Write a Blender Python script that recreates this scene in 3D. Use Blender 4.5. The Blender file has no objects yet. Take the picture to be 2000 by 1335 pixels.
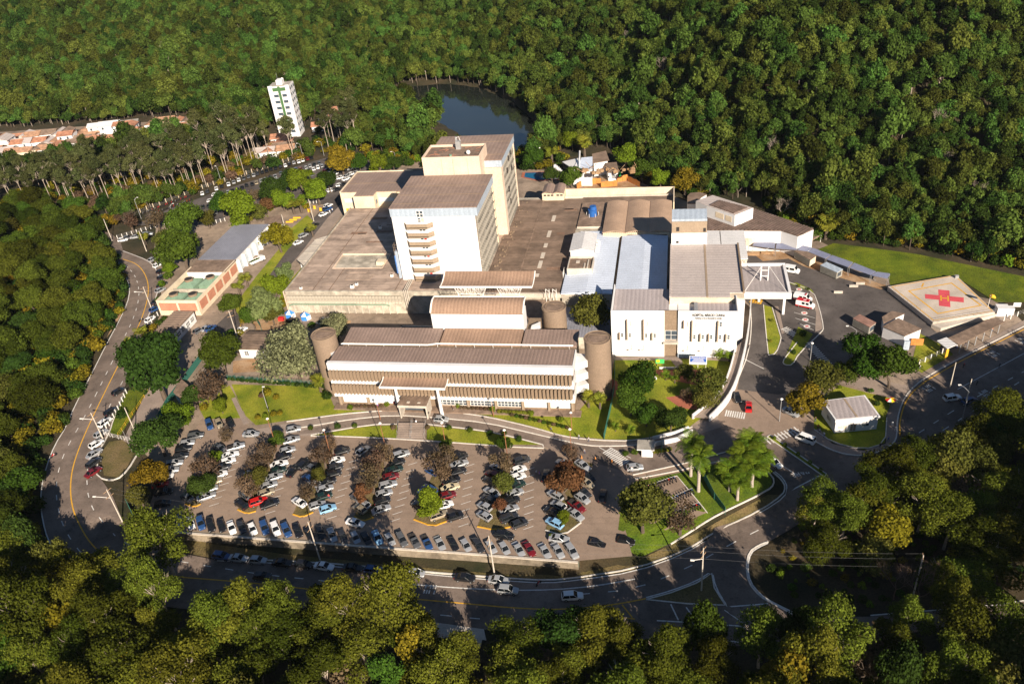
import bpy, bmesh, math, random
import numpy as np
from mathutils import Vector, Matrix
# ------------------------------------------------------------------ camera, sky, sun, exposure
SC = bpy.context.scene
COL = SC.collection
FPX, CX, CY, HC = 1591.8, 1000.0, 667.5, 135.0
PITCH, ROLL, YAW = 0.57320035, 0.11293315, -0.2311526
def _rot():
    cp, sp = math.cos(PITCH), math.sin(PITCH)
    f = np.array([math.sin(YAW)*cp, math.cos(YAW)*cp, -sp]); r = np.array([math.cos(YAW), -math.sin(YAW), 0.0]); d = np.cross(f, r)
    c, s = math.cos(ROLL), math.sin(ROLL)
    return np.array([c*r+s*d, -s*r+c*d, f])
RM = _rot()
cam = bpy.data.cameras.new('camera'); cam.sensor_width = 36.0; cam.lens = FPX/2000*36; cam.clip_start = 1.0; cam.clip_end = 4000
camo = bpy.data.objects.new('camera', cam); COL.objects.link(camo)
camo.matrix_world = Matrix([[RM[0][i], -RM[1][i], -RM[2][i], (0, 0, HC)[i]] for i in range(3)] + [[0, 0, 0, 1]])
SC.camera = camo
SUN_AZ, SUN_EL = math.radians(149), math.radians(26.5)
w = bpy.data.worlds.new('World'); SC.world = w; w.use_nodes = True
sky = w.node_tree.nodes.new('ShaderNodeTexSky'); sky.sky_type = 'NISHITA'; sky.sun_disc = False
sky.sun_elevation = SUN_EL; sky.sun_rotation = SUN_AZ; sky.altitude = 300; sky.dust_density = .2; sky.ozone_density = 5; sky.air_density = 1.2
bg = w.node_tree.nodes['Background']; bg.inputs[1].default_value = 0.037
w.node_tree.links.new(sky.outputs[0], bg.inputs[0])
sl = bpy.data.lights.new('sun', 'SUN'); sl.energy = 5.0; sl.angle = math.radians(0.5); sl.color = (1.0, 0.87, 0.72)
so = bpy.data.objects.new('sun', sl); COL.objects.link(so)
sd = Vector((math.sin(SUN_AZ)*math.cos(SUN_EL), math.cos(SUN_AZ)*math.cos(SUN_EL), math.sin(SUN_EL)))
so.rotation_euler = sd.to_track_quat('Z', 'Y').to_euler(); so.location = (80, -60, 160)
SC.view_settings.view_transform = 'Standard'; SC.view_settings.look = 'None'; SC.view_settings.gamma = 1; SC.view_settings.use_curve_mapping = False
SC.view_settings.exposure = 1.0
SC.render.engine = 'CYCLES'
SC.cycles.max_bounces = 5; SC.cycles.diffuse_bounces = 3; SC.cycles.glossy_bounces = 2; SC.cycles.transmission_bounces = 2; SC.cycles.transparent_max_bounces = 4

# ------------------------------------------------------------------ terrain and picture-to-ground helpers
def sm(a, b, x): t = np.clip((np.asarray(x, float)-a)/(b-a), 0, 1); return t*t*(3-2*t)
def _ip(x, p): p = np.array(p, float); return np.interp(x, p[:, 0], p[:, 1])
YS = [(-200, 119.5), (-121, 119.9), (-45, 119.2), (-19, 118.8), (-7, 121.6), (10, 129.6), (26, 143), (60, 150)]
YB = [(-900, 350), (-416, 452), (-230, 508), (-120, 500), (-70, 425), (-45, 385), (10, 318), (45, 280), (105, 254), (150, 252), (500, 250)]
XR = [(60, -140), (100, -150), (142, -170), (180, -190), (226, -200), (250, -220), (300, -270)]
LAKE = [(-178, 489), (-143, 496), (-116, 484), (-90, 452), (-71, 415), (-60, 385), (-76, 372), (-95, 380), (-118, 410), (-142, 440)]
LK = np.array(LAKE, float)
def poly_sd(x, y, P):
    """signed distance to a polygon, negative inside"""
    x = np.asarray(x, float); y = np.asarray(y, float); d = np.full(x.shape, 1e9); ins = np.zeros(x.shape, bool)
    n = len(P)
    for i in range(n):
        ax, ay = P[i]; bx, by = P[(i+1) % n]
        ex, ey = bx-ax, by-ay; t = np.clip(((x-ax)*ex+(y-ay)*ey)/(ex*ex+ey*ey+1e-12), 0, 1)
        d = np.minimum(d, np.hypot(x-ax-t*ex, y-ay-t*ey))
        if ey != 0: ins ^= ((ay > y) != (by > y)) & (x < ex*(y-ay)/ey+ax)
    return np.where(ins, -d, d)
def zt(x, y):
    x = np.asarray(x, float); y = np.asarray(y, float)
    s = _ip(x, YS)-y; a = np.where(x < -18, 4.0, 8.0)
    z = -2.4*sm(-150, -118, x)*(1-sm(5, 40, x))*sm(0, 1, (s+a)/(a+.3)) - .12*np.clip(92-y, 0, 60)
    d = np.clip(y-_ip(x, YB), 0, None); sl = _ip(x, [(-500, .16), (-150, .15), (-40, .16), (20, .32), (120, .4), (300, .4)])
    und = 5*np.sin(x*.021+1)*np.cos(y*.017+.5)+3*np.sin(x*.047+y*.031)
    z = z+sl*d*d/(d+35.)+und*sm(20, 90, d)
    z = z-9*sm(45, 95, x)*sm(2, 30, d)*(1-sm(40, 110, d))
    dl = np.clip(_ip(y, XR)-10-x, 0, None); z = z+np.minimum(.16*dl, 11)*(1-sm(285, 350, y))
    z = z+34*np.exp(-(((x-196)/34)**2+((y-205)/52)**2))*sm(118, 160, x)
    sdl = poly_sd(x, y, LK)
    z = np.where(sdl < 0, np.maximum(-4.5, -1.2+sdl*.35), np.where(sdl < 6, np.minimum(z, -1.2+.3*sdl), z))
    return z
def zf(x, y): return float(zt(np.array([x]), np.array([y]))[0])
def g(px, py, z=0.0):
    d = RM.T @ np.array([(px-CX)/FPX, (py-CY)/FPX, 1.0]); d = d*(HC-z)/-d[2]
    return (float(d[0]), float(d[1]))
def gt(px, py, dz=0.0):
    z = 0.0
    for _ in range(8): x, y = g(px, py, z+dz); z = .5*z+.5*zf(x, y)
    return x, y
def pj(x, y, z):
    v = np.stack([np.asarray(x, float), np.asarray(y, float), np.asarray(z, float)-HC]); v = RM @ v
    return CX+FPX*v[0]/v[2], CY+FPX*v[1]/v[2]
def pxm(x, y, z=0): return FPX/float((RM @ np.array([x, y, z-HC]))[2])

# ------------------------------------------------------------------ objects
OFF = {}
def tag(o, label=None, cat=None, group=None, kind=None):
    if label: o['label'] = label
    if cat: o['category'] = cat
    if group: o['group'] = group
    if kind: o['kind'] = kind
    return o
def thing(name, label, cat, loc=(0, 0, 0), group=None, rz=0):
    o = bpy.data.objects.new(name, None); o.empty_display_size = .5; COL.objects.link(o)
    o.location = loc; o.rotation_euler = (0, 0, rz); OFF[o.name] = np.array(loc, float)
    return tag(o, label, cat, group)
class MB:
    def __init__(s): s.v = []; s.f = []; s.m = []
    def poly(s, pts, m=0):
        i = len(s.v); s.v += [tuple(p) for p in pts]; s.f.append(tuple(range(i, i+len(pts)))); s.m.append(m); return s
    def prism(s, P, z0, z1, m=0, top=None, bot=False):
        n = len(P); a = sum(P[i][0]*P[(i+1) % n][1]-P[(i+1) % n][0]*P[i][1] for i in range(n))
        if a < 0: P = P[::-1]
        zz = z1 if hasattr(z1, '__len__') else [z1]*n
        if a < 0 and hasattr(z1, '__len__'): zz = zz[::-1]
        i = len(s.v); s.v += [(p[0], p[1], z0) for p in P]+[(p[0], p[1], q) for p, q in zip(P, zz)]
        for k in range(n): j = (k+1) % n; s.f.append((i+k, i+j, i+n+j, i+n+k)); s.m.append(m)
        s.f.append(tuple(range(i+n, i+2*n))); s.m.append(m if top is None else top)
        if bot: s.f.append(tuple(range(i+n-1, i-1, -1))); s.m.append(m)
        return s
    def box(s, x0, x1, y0, y1, z0, z1, m=0, top=None):
        return s.prism([(x0, y0), (x1, y0), (x1, y1), (x0, y1)], z0, z1, m, top, True)
    def tube(s, p, r, n=6, m=0, cap=True):
        """tube through points p with radii r"""
        p = [np.array(q, float) for q in p]; r = r if hasattr(r, '__len__') else [r]*len(p); i = len(s.v)
        for k, q in enumerate(p):
            t = (p[min(k+1, len(p)-1)]-p[max(k-1, 0)]); t = t/(np.linalg.norm(t)+1e-9)
            a = np.cross(t, (0, 0, 1) if abs(t[2]) < .9 else (1, 0, 0)); a = a/np.linalg.norm(a); b = np.cross(t, a)
            for j in range(n): an = 2*math.pi*j/n; s.v.append(tuple(q+r[k]*(math.cos(an)*a+math.sin(an)*b)))
        for k in range(len(p)-1):
            for j in range(n): s.f.append((i+k*n+j, i+k*n+(j+1) % n, i+(k+1)*n+(j+1) % n, i+(k+1)*n+j)[::-1]); s.m.append(m)
        if cap: s.f.append(tuple(range(i, i+n))); s.m.append(m); s.f.append(tuple(range(i+(len(p)-1)*n, i+len(p)*n))[::-1]); s.m.append(m)
        return s
    def cyl(s, x, y, r, z0, z1, n=12, m=0, top=None, r1=None):
        r1 = r if r1 is None else r1; i = len(s.v)
        for z, q in ((z0, r), (z1, r1)):
            for k in range(n): an = 2*math.pi*k/n; s.v.append((x+q*math.cos(an), y+q*math.sin(an), z))
        for k in range(n): j = (k+1) % n; s.f.append((i+k, i+j, i+n+j, i+n+k)); s.m.append(m)
        s.f.append(tuple(range(i+n, i+2*n))); s.m.append(m if top is None else top); return s
    def beam(s, p, q, w=.15, m=0): return s.tube([p, q], w/2, 4, m)
    def ball(s, c, r, m=0, n=8, rz=None):
        rz = rz or r; i = len(s.v); k = n//2
        for a in range(k+1):
            t = math.pi*a/k
            for b in range(n): s.v.append((c[0]+r*math.sin(t)*math.cos(2*math.pi*b/n), c[1]+r*math.sin(t)*math.sin(2*math.pi*b/n), c[2]+rz*math.cos(t)))
        for a in range(k):
            for b in range(n): s.f.append((i+a*n+b, i+(a+1)*n+b, i+(a+1)*n+(b+1) % n, i+a*n+(b+1) % n)); s.m.append(m)
        return s
    def mesh(s, name, mats, off=(0, 0, 0), smooth=False):
        me = bpy.data.meshes.new(name); v = np.array(s.v, float)-np.array(off, float)
        me.from_pydata(v.tolist(), [], s.f)
        for m in (mats if isinstance(mats, (list, tuple)) else [mats]): me.materials.append(m)
        if isinstance(mats, (list, tuple)) and len(mats) > 1: me.polygons.foreach_set('material_index', s.m)
        if smooth: me.polygons.foreach_set('use_smooth', [True]*len(me.polygons))
        me.update(); return me
    def build(s, name, mats, parent=None, local=False, smooth=False):
        off = (0, 0, 0) if (local or parent is None) else OFF.get(parent.name, (0, 0, 0))
        o = bpy.data.objects.new(name, s.mesh(name, mats, off, smooth)); COL.objects.link(o)
        if parent: o.parent = parent; OFF[o.name] = np.array(OFF.get(parent.name, (0, 0, 0)), float)
        return o
def inst(name, me, parent=None, loc=(0, 0, 0), rz=0, sc=None, rot=None):
    o = bpy.data.objects.new(name, me); COL.objects.link(o); o.location = loc; o.rotation_euler = rot or (0, 0, rz)
    if sc: o.scale = sc if hasattr(sc, '__len__') else (sc, sc, sc)
    if parent: o.parent = parent
    return o
def dup(root, loc, rz=0, sc=1, label=None, group=None, cat=None, swap=None):
    r = root.copy(); COL.objects.link(r); r.location = loc; r.rotation_euler = (0, 0, rz); r.scale = (sc, sc, sc)
    tag(r, label, cat, group)
    def kids(a, b):
        for ch in a.children:
            c = ch.copy(); COL.objects.link(c); c.parent = b
            if swap and ch.name.split('.')[0] in swap: c.material_slots[0].link = 'OBJECT'; c.material_slots[0].material = swap[ch.name.split('.')[0]]
            kids(ch, c)
    kids(root, r); return r
ORD = ['first', 'second', 'third', 'fourth', 'fifth', 'sixth', 'seventh', 'eighth', 'ninth', 'tenth', 'eleventh', 'twelfth', 'thirteenth', 'fourteenth', 'fifteenth', 'sixteenth', 'seventeenth', 'eighteenth', 'nineteenth', 'twentieth']
TENS = {2: 'twent', 3: 'thirt', 4: 'fort', 5: 'fift', 6: 'sixt', 7: 'sevent', 8: 'eight', 9: 'ninet'}
def ordn(i):
    n = i+1; h = ''
    if n >= 100:
        if n % 100 == 0: return 'hundredth'
        h = 'hundred-and-'; n %= 100
    if n <= 20: return h+ORD[n-1]
    return h+TENS[n//10]+('ieth' if n % 10 == 0 else 'y-'+ORD[n % 10-1])

# ------------------------------------------------------------------ materials
def mat(name, c, rough=.85, var=.18, sc=.35, stain=.0, wave=None, bump=0, metal=0, spec=.3, c2=None, stretch=None, fine=.12, spots=0):
    """procedural surface: broad + fine noise on the colour, optional corrugation (axis, pitch, depth) and weather stains"""
    m = bpy.data.materials.new(name); m.use_nodes = True; nt = m.node_tree; N = nt.nodes; L = nt.links; b = N['Principled BSDF']
    b.inputs['Roughness'].default_value = rough; b.inputs['Metallic'].default_value = metal; b.inputs['Specular IOR Level'].default_value = spec
    tc = N.new('ShaderNodeTexCoord'); src = tc.outputs['Object']
    mp = N.new('ShaderNodeMapping'); mp.inputs['Scale'].default_value = stretch or (1, 1, 1); L.new(src, mp.inputs[0])
    n1 = N.new('ShaderNodeTexNoise'); n1.inputs['Scale'].default_value = sc; n1.inputs['Detail'].default_value = 5; L.new(mp.outputs[0], n1.inputs['Vector'])
    r = N.new('ShaderNodeValToRGB'); r.color_ramp.elements[0].position = .3; r.color_ramp.elements[1].position = .7
    k2 = c2 or tuple(min(1, q*(1+var)) for q in c); k1 = tuple(q*(1-var) for q in c)
    r.color_ramp.elements[0].color = (*k1, 1); r.color_ramp.elements[1].color = (*k2, 1); L.new(n1.outputs[0], r.inputs[0])
    col = r.outputs[0]
    def mul(col, fac_out, lo, hi, a=.35, z=.7):
        mr = N.new('ShaderNodeMapRange'); mr.inputs[1].default_value = a; mr.inputs[2].default_value = z; mr.inputs[3].default_value = lo; mr.inputs[4].default_value = hi; L.new(fac_out, mr.inputs[0])
        mx = N.new('ShaderNodeMix'); mx.data_type = 'RGBA'; mx.blend_type = 'MULTIPLY'; mx.inputs[0].default_value = 1; L.new(col, mx.inputs[6]); L.new(mr.outputs[0], mx.inputs[7]); return mx.outputs[2]
    n2 = N.new('ShaderNodeTexNoise'); n2.inputs['Scale'].default_value = 2.6; n2.inputs['Detail'].default_value = 4; L.new(mp.outputs[0], n2.inputs['Vector'])
    col = mul(col, n2.outputs[0], 1-fine, 1+fine)
    if stain:
        n3 = N.new('ShaderNodeTexNoise'); n3.inputs['Scale'].default_value = .12; n3.inputs['Detail'].default_value = 7; n3.inputs['Roughness'].default_value = .7; L.new(src, n3.inputs['Vector'])
        col = mul(col, n3.outputs[0], 1-stain, 1.0, .42, .56)
    if spots:
        n4 = N.new('ShaderNodeTexNoise'); n4.inputs['Scale'].default_value = .55; n4.inputs['Detail'].default_value = 6; n4.inputs['Roughness'].default_value = .75; L.new(src, n4.inputs['Vector']); col = mul(col, n4.outputs[0], 1-spots, 1.0, .36, .47)
        n5 = N.new('ShaderNodeTexNoise'); n5.inputs['Scale'].default_value = .05; n5.inputs['Detail'].default_value = 3; L.new(src, n5.inputs['Vector']); col = mul(col, n5.outputs[0], 1-spots*.7, 1+spots*.4, .35, .65)
    if wave:
        ax, pitch, depth = wave
        wv = N.new('ShaderNodeTexWave'); wv.bands_direction = ax; wv.inputs['Scale'].default_value = .314/pitch; wv.inputs['Distortion'].default_value = 0; L.new(src, wv.inputs['Vector'])
        col = mul(col, wv.outputs['Fac'], 1-depth, 1.0, .0, .35)
        bp = N.new('ShaderNodeBump'); bp.inputs['Strength'].default_value = .5; bp.inputs['Distance'].default_value = .08; L.new(wv.outputs['Fac'], bp.inputs['Height']); L.new(bp.outputs[0], b.inputs['Normal'])
    elif bump:
        bp = N.new('ShaderNodeBump'); bp.inputs['Strength'].default_value = bump; bp.inputs['Distance'].default_value = .15; L.new(n2.outputs[0], bp.inputs['Height']); L.new(bp.outputs[0], b.inputs['Normal'])
    L.new(col, b.inputs['Base Color']); return m
def brickmat(name, c1, c2, mortar, scale, rough=.9, w=.5, h=.25):
    m = mat(name, c1, rough, spots=.3); nt = m.node_tree; N = nt.nodes; L = nt.links; b = N['Principled BSDF']
    br = N.new('ShaderNodeTexBrick'); br.inputs['Color1'].default_value = (*c1, 1); br.inputs['Color2'].default_value = (*c2, 1); br.inputs['Mortar'].default_value = (*mortar, 1)
    br.inputs['Scale'].default_value = scale; br.inputs['Mortar Size'].default_value = .02; br.inputs['Brick Width'].default_value = w; br.inputs['Row Height'].default_value = h
    L.new(N['Texture Coordinate'].outputs['Object'], br.inputs['Vector'])
    old = b.inputs['Base Color'].links[0].from_socket
    mx = N.new('ShaderNodeMix'); mx.data_type = 'RGBA'; mx.inputs[0].default_value = .5; L.new(old, mx.inputs[6]); L.new(br.outputs[0], mx.inputs[7]); L.new(mx.outputs[2], b.inputs['Base Color']); return m
def leafmat(name, c, hue=.03, val=.45, trans=.3, isl=.5):
    m = bpy.data.materials.new(name); m.use_nodes = True; nt = m.node_tree; N = nt.nodes; L = nt.links; N.remove(N['Principled BSDF'])
    oi = N.new('ShaderNodeObjectInfo'); ge = N.new('ShaderNodeNewGeometry')
    hs = N.new('ShaderNodeHueSaturation'); hs.inputs['Color'].default_value = (*c, 1)
    def rng(o, a, b): q = N.new('ShaderNodeMapRange'); q.inputs[3].default_value = a; q.inputs[4].default_value = b; L.new(o, q.inputs[0]); return q.outputs[0]
    mt = N.new('ShaderNodeMath'); mt.operation = 'FRACT'; m7 = N.new('ShaderNodeMath'); m7.operation = 'MULTIPLY'; m7.inputs[1].default_value = 7.31; L.new(oi.outputs['Random'], m7.inputs[0]); L.new(m7.outputs[0], mt.inputs[0])
    L.new(rng(oi.outputs['Random'], .5-hue, .5+hue), hs.inputs['Hue'])
    a = rng(mt.outputs[0], 1-val, 1+val); i2 = rng(ge.outputs['Random Per Island'], 1-isl, 1+isl)
    mm = N.new('ShaderNodeMath'); mm.operation = 'MULTIPLY'; L.new(a, mm.inputs[0]); L.new(i2, mm.inputs[1]); L.new(mm.outputs[0], hs.inputs['Value'])
    df = N.new('ShaderNodeBsdfDiffuse'); tr = N.new('ShaderNodeBsdfTranslucent'); mx = N.new('ShaderNodeMixShader'); mx.inputs[0].default_value = trans
    L.new(hs.outputs[0], df.inputs[0]); L.new(hs.outputs[0], tr.inputs[0]); L.new(df.outputs[0], mx.inputs[1]); L.new(tr.outputs[0], mx.inputs[2]); L.new(mx.outputs[0], N['Material Output'].inputs[0]); return m
M = {}
M['white'] = mat('white_render', (.66, .65, .645), .8, .07, .2, .06, fine=.03)
M['panel'] = mat('white_panel', (.70, .69, .68), .7, .04, .2, wave=('Z', 1.1, .05), fine=.02)
M['cream'] = mat('cream_render', (.66, .55, .40), .85, .08, .25, .12)
M['dirty'] = mat('stained_concrete', (.46, .41, .33), .9, .2, .5, .35)
M['peach'] = mat('peach_render', (.64, .50, .385), .85, .07, .2, .08)
M['brownroof'] = mat('brown_sheet_roof', (.265, .19, .155), .7, .08, .15, .12, wave=('X', 1.0, .16))
M['brownroof_y'] = mat('brown_sheet_roof_flat', (.285, .205, .165), .7, .07, .12, .12, wave=('X', 1.4, .10))
M['oldroof'] = mat('weathered_fibre_roof', (.43, .325, .255), .9, .26, .35, .35, wave=('Y', 1.1, .22), stretch=(.12, 1, 1))
M['oldroof2'] = mat('weathered_brown_roof', (.235, .165, .12), .9, .25, .3, .35, wave=('Y', 1.1, .25), stretch=(.2, 1, 1))
M['peachroof'] = mat('tan_barrel_roof', (.40, .275, .19), .75, .07, .2, .1, wave=('Y', .9, .06))
M['greyroof'] = mat('pale_grey_sheet_roof', (.46, .40, .37), .65, .06, .2, .06, wave=('Y', 1.6, .14))
M['greyroof_x'] = mat('pale_grey_sheet_roof_front', (.37, .325, .32), .65, .06, .2, .06, wave=('X', 1.2, .12))
M['blueroof'] = mat('light_metal_roof', (.54, .60, .70), .55, .05, .2, .05, wave=('Y', 1.5, .08))
M['whiteroof'] = mat('white_metal_roof', (.62, .61, .60), .55, .05, .2, .05, wave=('Y', 1.2, .06))
M['slate'] = mat('blue_grey_roof', (.24, .245, .285), .6, .08, .2, .1, wave=('X', .9, .12))
M['walkroof'] = mat('blue_walkway_sheet', (.19, .205, .29), .45, .08, .4, .06)
M['concrete'] = mat('concrete', (.38, .35, .30), .9, .15, .4, .2)
M['pale_conc'] = mat('pale_concrete', (.52, .46, .385), .9, .1, .3, .12)
M['brown'] = mat('brown_painted_concrete', (.235, .17, .115), .85, .08, .3, .08)
M['taupe'] = mat('taupe_balcony', (.31, .235, .165), .85, .06, .3)
M['cylinder'] = mat('ribbed_brown_tower', (.235, .17, .12), .85, .08, .3, .06)
M['flatbrown'] = mat('dusty_brown_flat_roof', (.235, .165, .12), .95, .25, .6, .3)
M['fascia'] = mat('pale_blue_fascia', (.37, .43, .50), .5, .06, .3, .05, wave=('X', 1.6, .06))
M['glass'] = mat('window_glass', (.06, .08, .10), .12, .3, .8, spec=.6)
M['paleglass'] = mat('pale_blind_glass', (.50, .57, .62), .35, .15, .6, spec=.5)
M['palmgrass'] = mat('shade_toned_palm_lawn', (.055, .11, .004), 1, .3, .2, c2=(.12, .16, .008), fine=.3, bump=.8)  # darker than the other lawns: the shade over it is mixed into the green
M['louvre'] = mat('stained_louvre_concrete', (.35, .32, .27), .95, .25, .6, .55, fine=.2)
M['dark'] = mat('dark_recess', (.035, .03, .028), .9)
M['metalwhite'] = mat('white_painted_steel', (.76, .73, .68), .5, .05)
M['steel'] = mat('galvanised_steel', (.36, .36, .36), .5, .1, metal=.3)
M['brickred'] = mat('terracotta_wall', (.45, .20, .125), .9, .1, .5, .08)
M['green_eq'] = mat('green_cooling_tower', (.19, .29, .20), .7, .12, .6, .15)
M['yellow'] = mat('yellow_paint', (.75, .42, .03), .6, .08)
M['redpaint'] = mat('red_paint', (.60, .03, .03), .5, .08)
M['orange'] = mat('orange_board', (.50, .20, .05), .8, .15, .6)
M['bluepaint'] = mat('blue_tank_plastic', (.02, .10, .33), .5, .08)
M['meshgreen'] = mat('green_mesh_fence', (.03, .13, .10), .7, .1)
M['tile'] = mat('clay_tile_roof', (.42, .20, .12), .9, .25, .5, .25, wave=('X', .6, .12))
M['bluecloth'] = mat('blue_tarpaulin', (.05, .22, .62), .5, .15)
M['wood'] = mat('timber', (.35, .22, .12), .85, .2)
M['bark'] = mat('brown_bark', (.10, .075, .055), .95, .2, .8)
M['palebark'] = mat('pale_bark', (.34, .28, .225), .9, .2, .8)
M['palmbark'] = mat('grey_palm_trunk', (.40, .34, .29), .9, .1, .6, wave=('Z', .5, .15))
# ground
M['earth'] = mat('earth_ground', (.03, .034, .013), 1, .45, .08, c2=(.085, .058, .032), fine=.3)
M['woodfloor'] = mat('woodland_floor', (.025, .034, .010), 1, .45, .08, c2=(.075, .052, .028), fine=.3)
M['dirt'] = mat('orange_dirt', (.36, .19, .075), 1, .25, .25, .15, c2=(.42, .29, .18), fine=.2)
M['asphalt'] = mat('asphalt', (.19, .146, .118), .9, .14, .12, .2, fine=.1, spots=.28)
M['darkasphalt'] = mat('dark_asphalt', (.105, .09, .082), .9, .16, .1, .2, fine=.1, spots=.28)
M['paver'] = brickmat('interlocking_pavers', (.27, .198, .148), (.235, .172, .128), (.16, .118, .09), 1.3)
M['walk'] = mat('pavement_concrete', (.285, .225, .185), .95, .12, .3, .12, fine=.1)
M['yard'] = mat('yard_concrete', (.30, .23, .172), .95, .22, .15, .25, fine=.12, spots=.3)
M['lawn'] = mat('lawn', (.15, .22, .004), 1, .3, .15, c2=(.30, .29, .025), fine=.25, bump=.6, spots=.22)
M['rough'] = mat('rough_grass', (.085, .14, .0), 1, .3, .2, c2=(.14, .165, .004), fine=.4, bump=1, spots=.35)
M['drygrass'] = mat('dry_grass', (.13, .115, .03), 1, .35, .2, c2=(.17, .12, .055), fine=.3, bump=.8)
M['line'] = mat('white_road_paint', (.62, .60, .56), .8, .12, .8, fine=.15)
M['yline'] = mat('yellow_road_paint', (.62, .33, .03), .8, .12, .8, fine=.12)
M['kerb'] = mat('white_kerb', (.60, .56, .50), .9, .12, .8)
M['redpave'] = mat('red_paving', (.34, .115, .07), .95, .15, .4, .12)
M['padmat'] = mat('helipad_concrete', (.52, .445, .37), .9, .08, .2, .12, fine=.07, spots=.12)
M['pinkred'] = mat('faded_red_paint', (.55, .075, .09), .8, .12, .5, fine=.1)
def water():
    m = mat('pond_water', (.018, .022, .018), .06, .2, .05, spec=.6); return m
M['water'] = water()
M['pool'] = mat('pool_water', (.015, .12, .24), .1, .1, spec=.6)
# ------------------------------------------------------------------ ground
def sheet(name, P, m, z=0.0, drape=False, parent=None, world=False, cell=5.0, kind='structure'):
    """flat sheet from picture points (or world points); draped sheets follow the terrain"""
    W = P if world else [(gt(*p) if drape else g(*p)) for p in P]
    bm = bmesh.new(); vs = [bm.verts.new((x, y, z)) for x, y in W]; bm.faces.new(vs)
    if drape:
        bmesh.ops.triangulate(bm, faces=bm.faces[:], ngon_method='EAR_CLIP')
        for _ in range(6):
            ed = [e for e in bm.edges if e.calc_length() > cell]
            if not ed: break
            bmesh.ops.subdivide_edges(bm, edges=ed, cuts=1); bmesh.ops.triangulate(bm, faces=[f for f in bm.faces if len(f.verts) > 3])
        zs = zt([v.co.x for v in bm.verts], [v.co.y for v in bm.verts])
        for v, q in zip(bm.verts, zs): v.co.z = float(q)+z
    bmesh.ops.recalc_face_normals(bm, faces=bm.faces[:])
    if sum(f.normal.z for f in bm.faces) < 0: bmesh.ops.reverse_faces(bm, faces=bm.faces[:])
    me = bpy.data.meshes.new(name); bm.to_mesh(me); bm.free(); me.materials.append(m)
    o = bpy.data.objects.new(name, me); COL.objects.link(o)
    if parent: o.parent = parent
    elif kind: o['kind'] = kind
    return o
def resamp(P, step=3.0, closed=False):
    P = [np.array(p, float) for p in P]; out = []
    Q = P+[P[0]] if closed else P
    for a, b in zip(Q[:-1], Q[1:]):
        n = max(1, int(np.linalg.norm(b-a)/step))
        out += [a+(b-a)*t/n for t in range(n)]
    if not closed: out.append(Q[-1])
    return out
def smooth_line(P, it=2):
    P = [np.array(p, float) for p in P]
    for _ in range(it):
        Q = [P[0]]
        for a, b in zip(P[:-1], P[1:]): Q += [a*.75+b*.25, a*.25+b*.75]
        Q.append(P[-1]); P = Q
    return P
def strip_mb(mb, W, w, z=0.012, h=None, closed=False, drape=True, m=0, dash=None):
    """ribbon (h None) or kerb (height h) along world points"""
    W = resamp(W, 2.0 if dash is None else .5, closed)
    if closed: W = W+[W[0]]
    W = np.array(W)[:, :2]; t = np.gradient(W, axis=0); t /= np.linalg.norm(t, axis=1)[:, None]+1e-9; nn = np.stack([-t[:, 1], t[:, 0]], 1)
    A = W+nn*w/2; B = W-nn*w/2; zs = zt(W[:, 0], W[:, 1]) if drape else np.zeros(len(W))
    s = np.concatenate([[0], np.cumsum(np.linalg.norm(np.diff(W, axis=0), axis=1))])
    for i in range(len(W)-1):
        if dash and (s[i] % (dash[0]+dash[1])) > dash[0]: continue
        a, b, c, d = (*B[i], zs[i]+z), (*B[i+1], zs[i+1]+z), (*A[i+1], zs[i+1]+z), (*A[i], zs[i]+z)
        if h:
            up = lambda q: (q[0], q[1], q[2]-z+h); dn = lambda q: (q[0], q[1], q[2]-.2)
            mb.poly([up(a), up(b), up(c), up(d)], m); mb.poly([dn(a), dn(b), up(b), up(a)], m); mb.poly([up(d), up(c), dn(c), dn(d)], m)
        else: mb.poly([a, b, c, d], m)
def line(name, m, lines, w, z=.034, parent=None, h=None, dash=None, smooth=0, drape=True):
    mb = MB()
    for P in lines:
        W = [gt(*p) for p in P]
        if smooth: W = smooth_line(W, smooth)
        strip_mb(mb, W, w, z, h, dash=dash, drape=drape)
    o = mb.build(name, m, None)
    if parent: o.parent = parent
    else: o['kind'] = 'structure'
    return o
def ground():
    xs = np.concatenate([np.arange(-1200, -240, 14), np.arange(-240, 140, 4), np.arange(140, 520, 12)]); ys = np.concatenate([np.arange(20, 330, 4), np.arange(330, 1300, 12)])
    X, Y = np.meshgrid(xs, ys); Z = zt(X.ravel(), Y.ravel())-.16
    v = np.stack([X.ravel(), Y.ravel(), Z], 1); nx, ny = len(xs), len(ys)
    i = (np.arange(ny-1)[:, None]*nx+np.arange(nx-1)).ravel(); f = np.stack([i, i+1, i+nx+1, i+nx], 1)
    me = bpy.data.meshes.new('ground'); me.from_pydata(v.tolist(), [], f.tolist()); me.materials.append(M['woodfloor']); me.polygons.foreach_set('use_smooth', [True]*len(f))
    o = bpy.data.objects.new('ground', me); COL.objects.link(o); o['kind'] = 'structure'
ground()
wl = sheet('pond_water', [(x*1.0, y) for x, y in LAKE], M['water'], -1.7, world=True); wl.name = 'pond'
# campus floor (everything inside the ring road), then the sheets on it, each a few mm higher
sheet('campus_floor', [(305, 440), (420, 400), (520, 365), (700, 305), (1000, 330), (1200, 335), (1345, 395), (1600, 470), (1740, 540), (1960, 590), (2010, 640), (1800, 745), (1760, 800), (1600, 862), (1500, 905), (1240, 910), (1240, 1000), (380, 960), (262, 870), (300, 640), (320, 600), (300, 500)], M['yard'], -.03)
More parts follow.
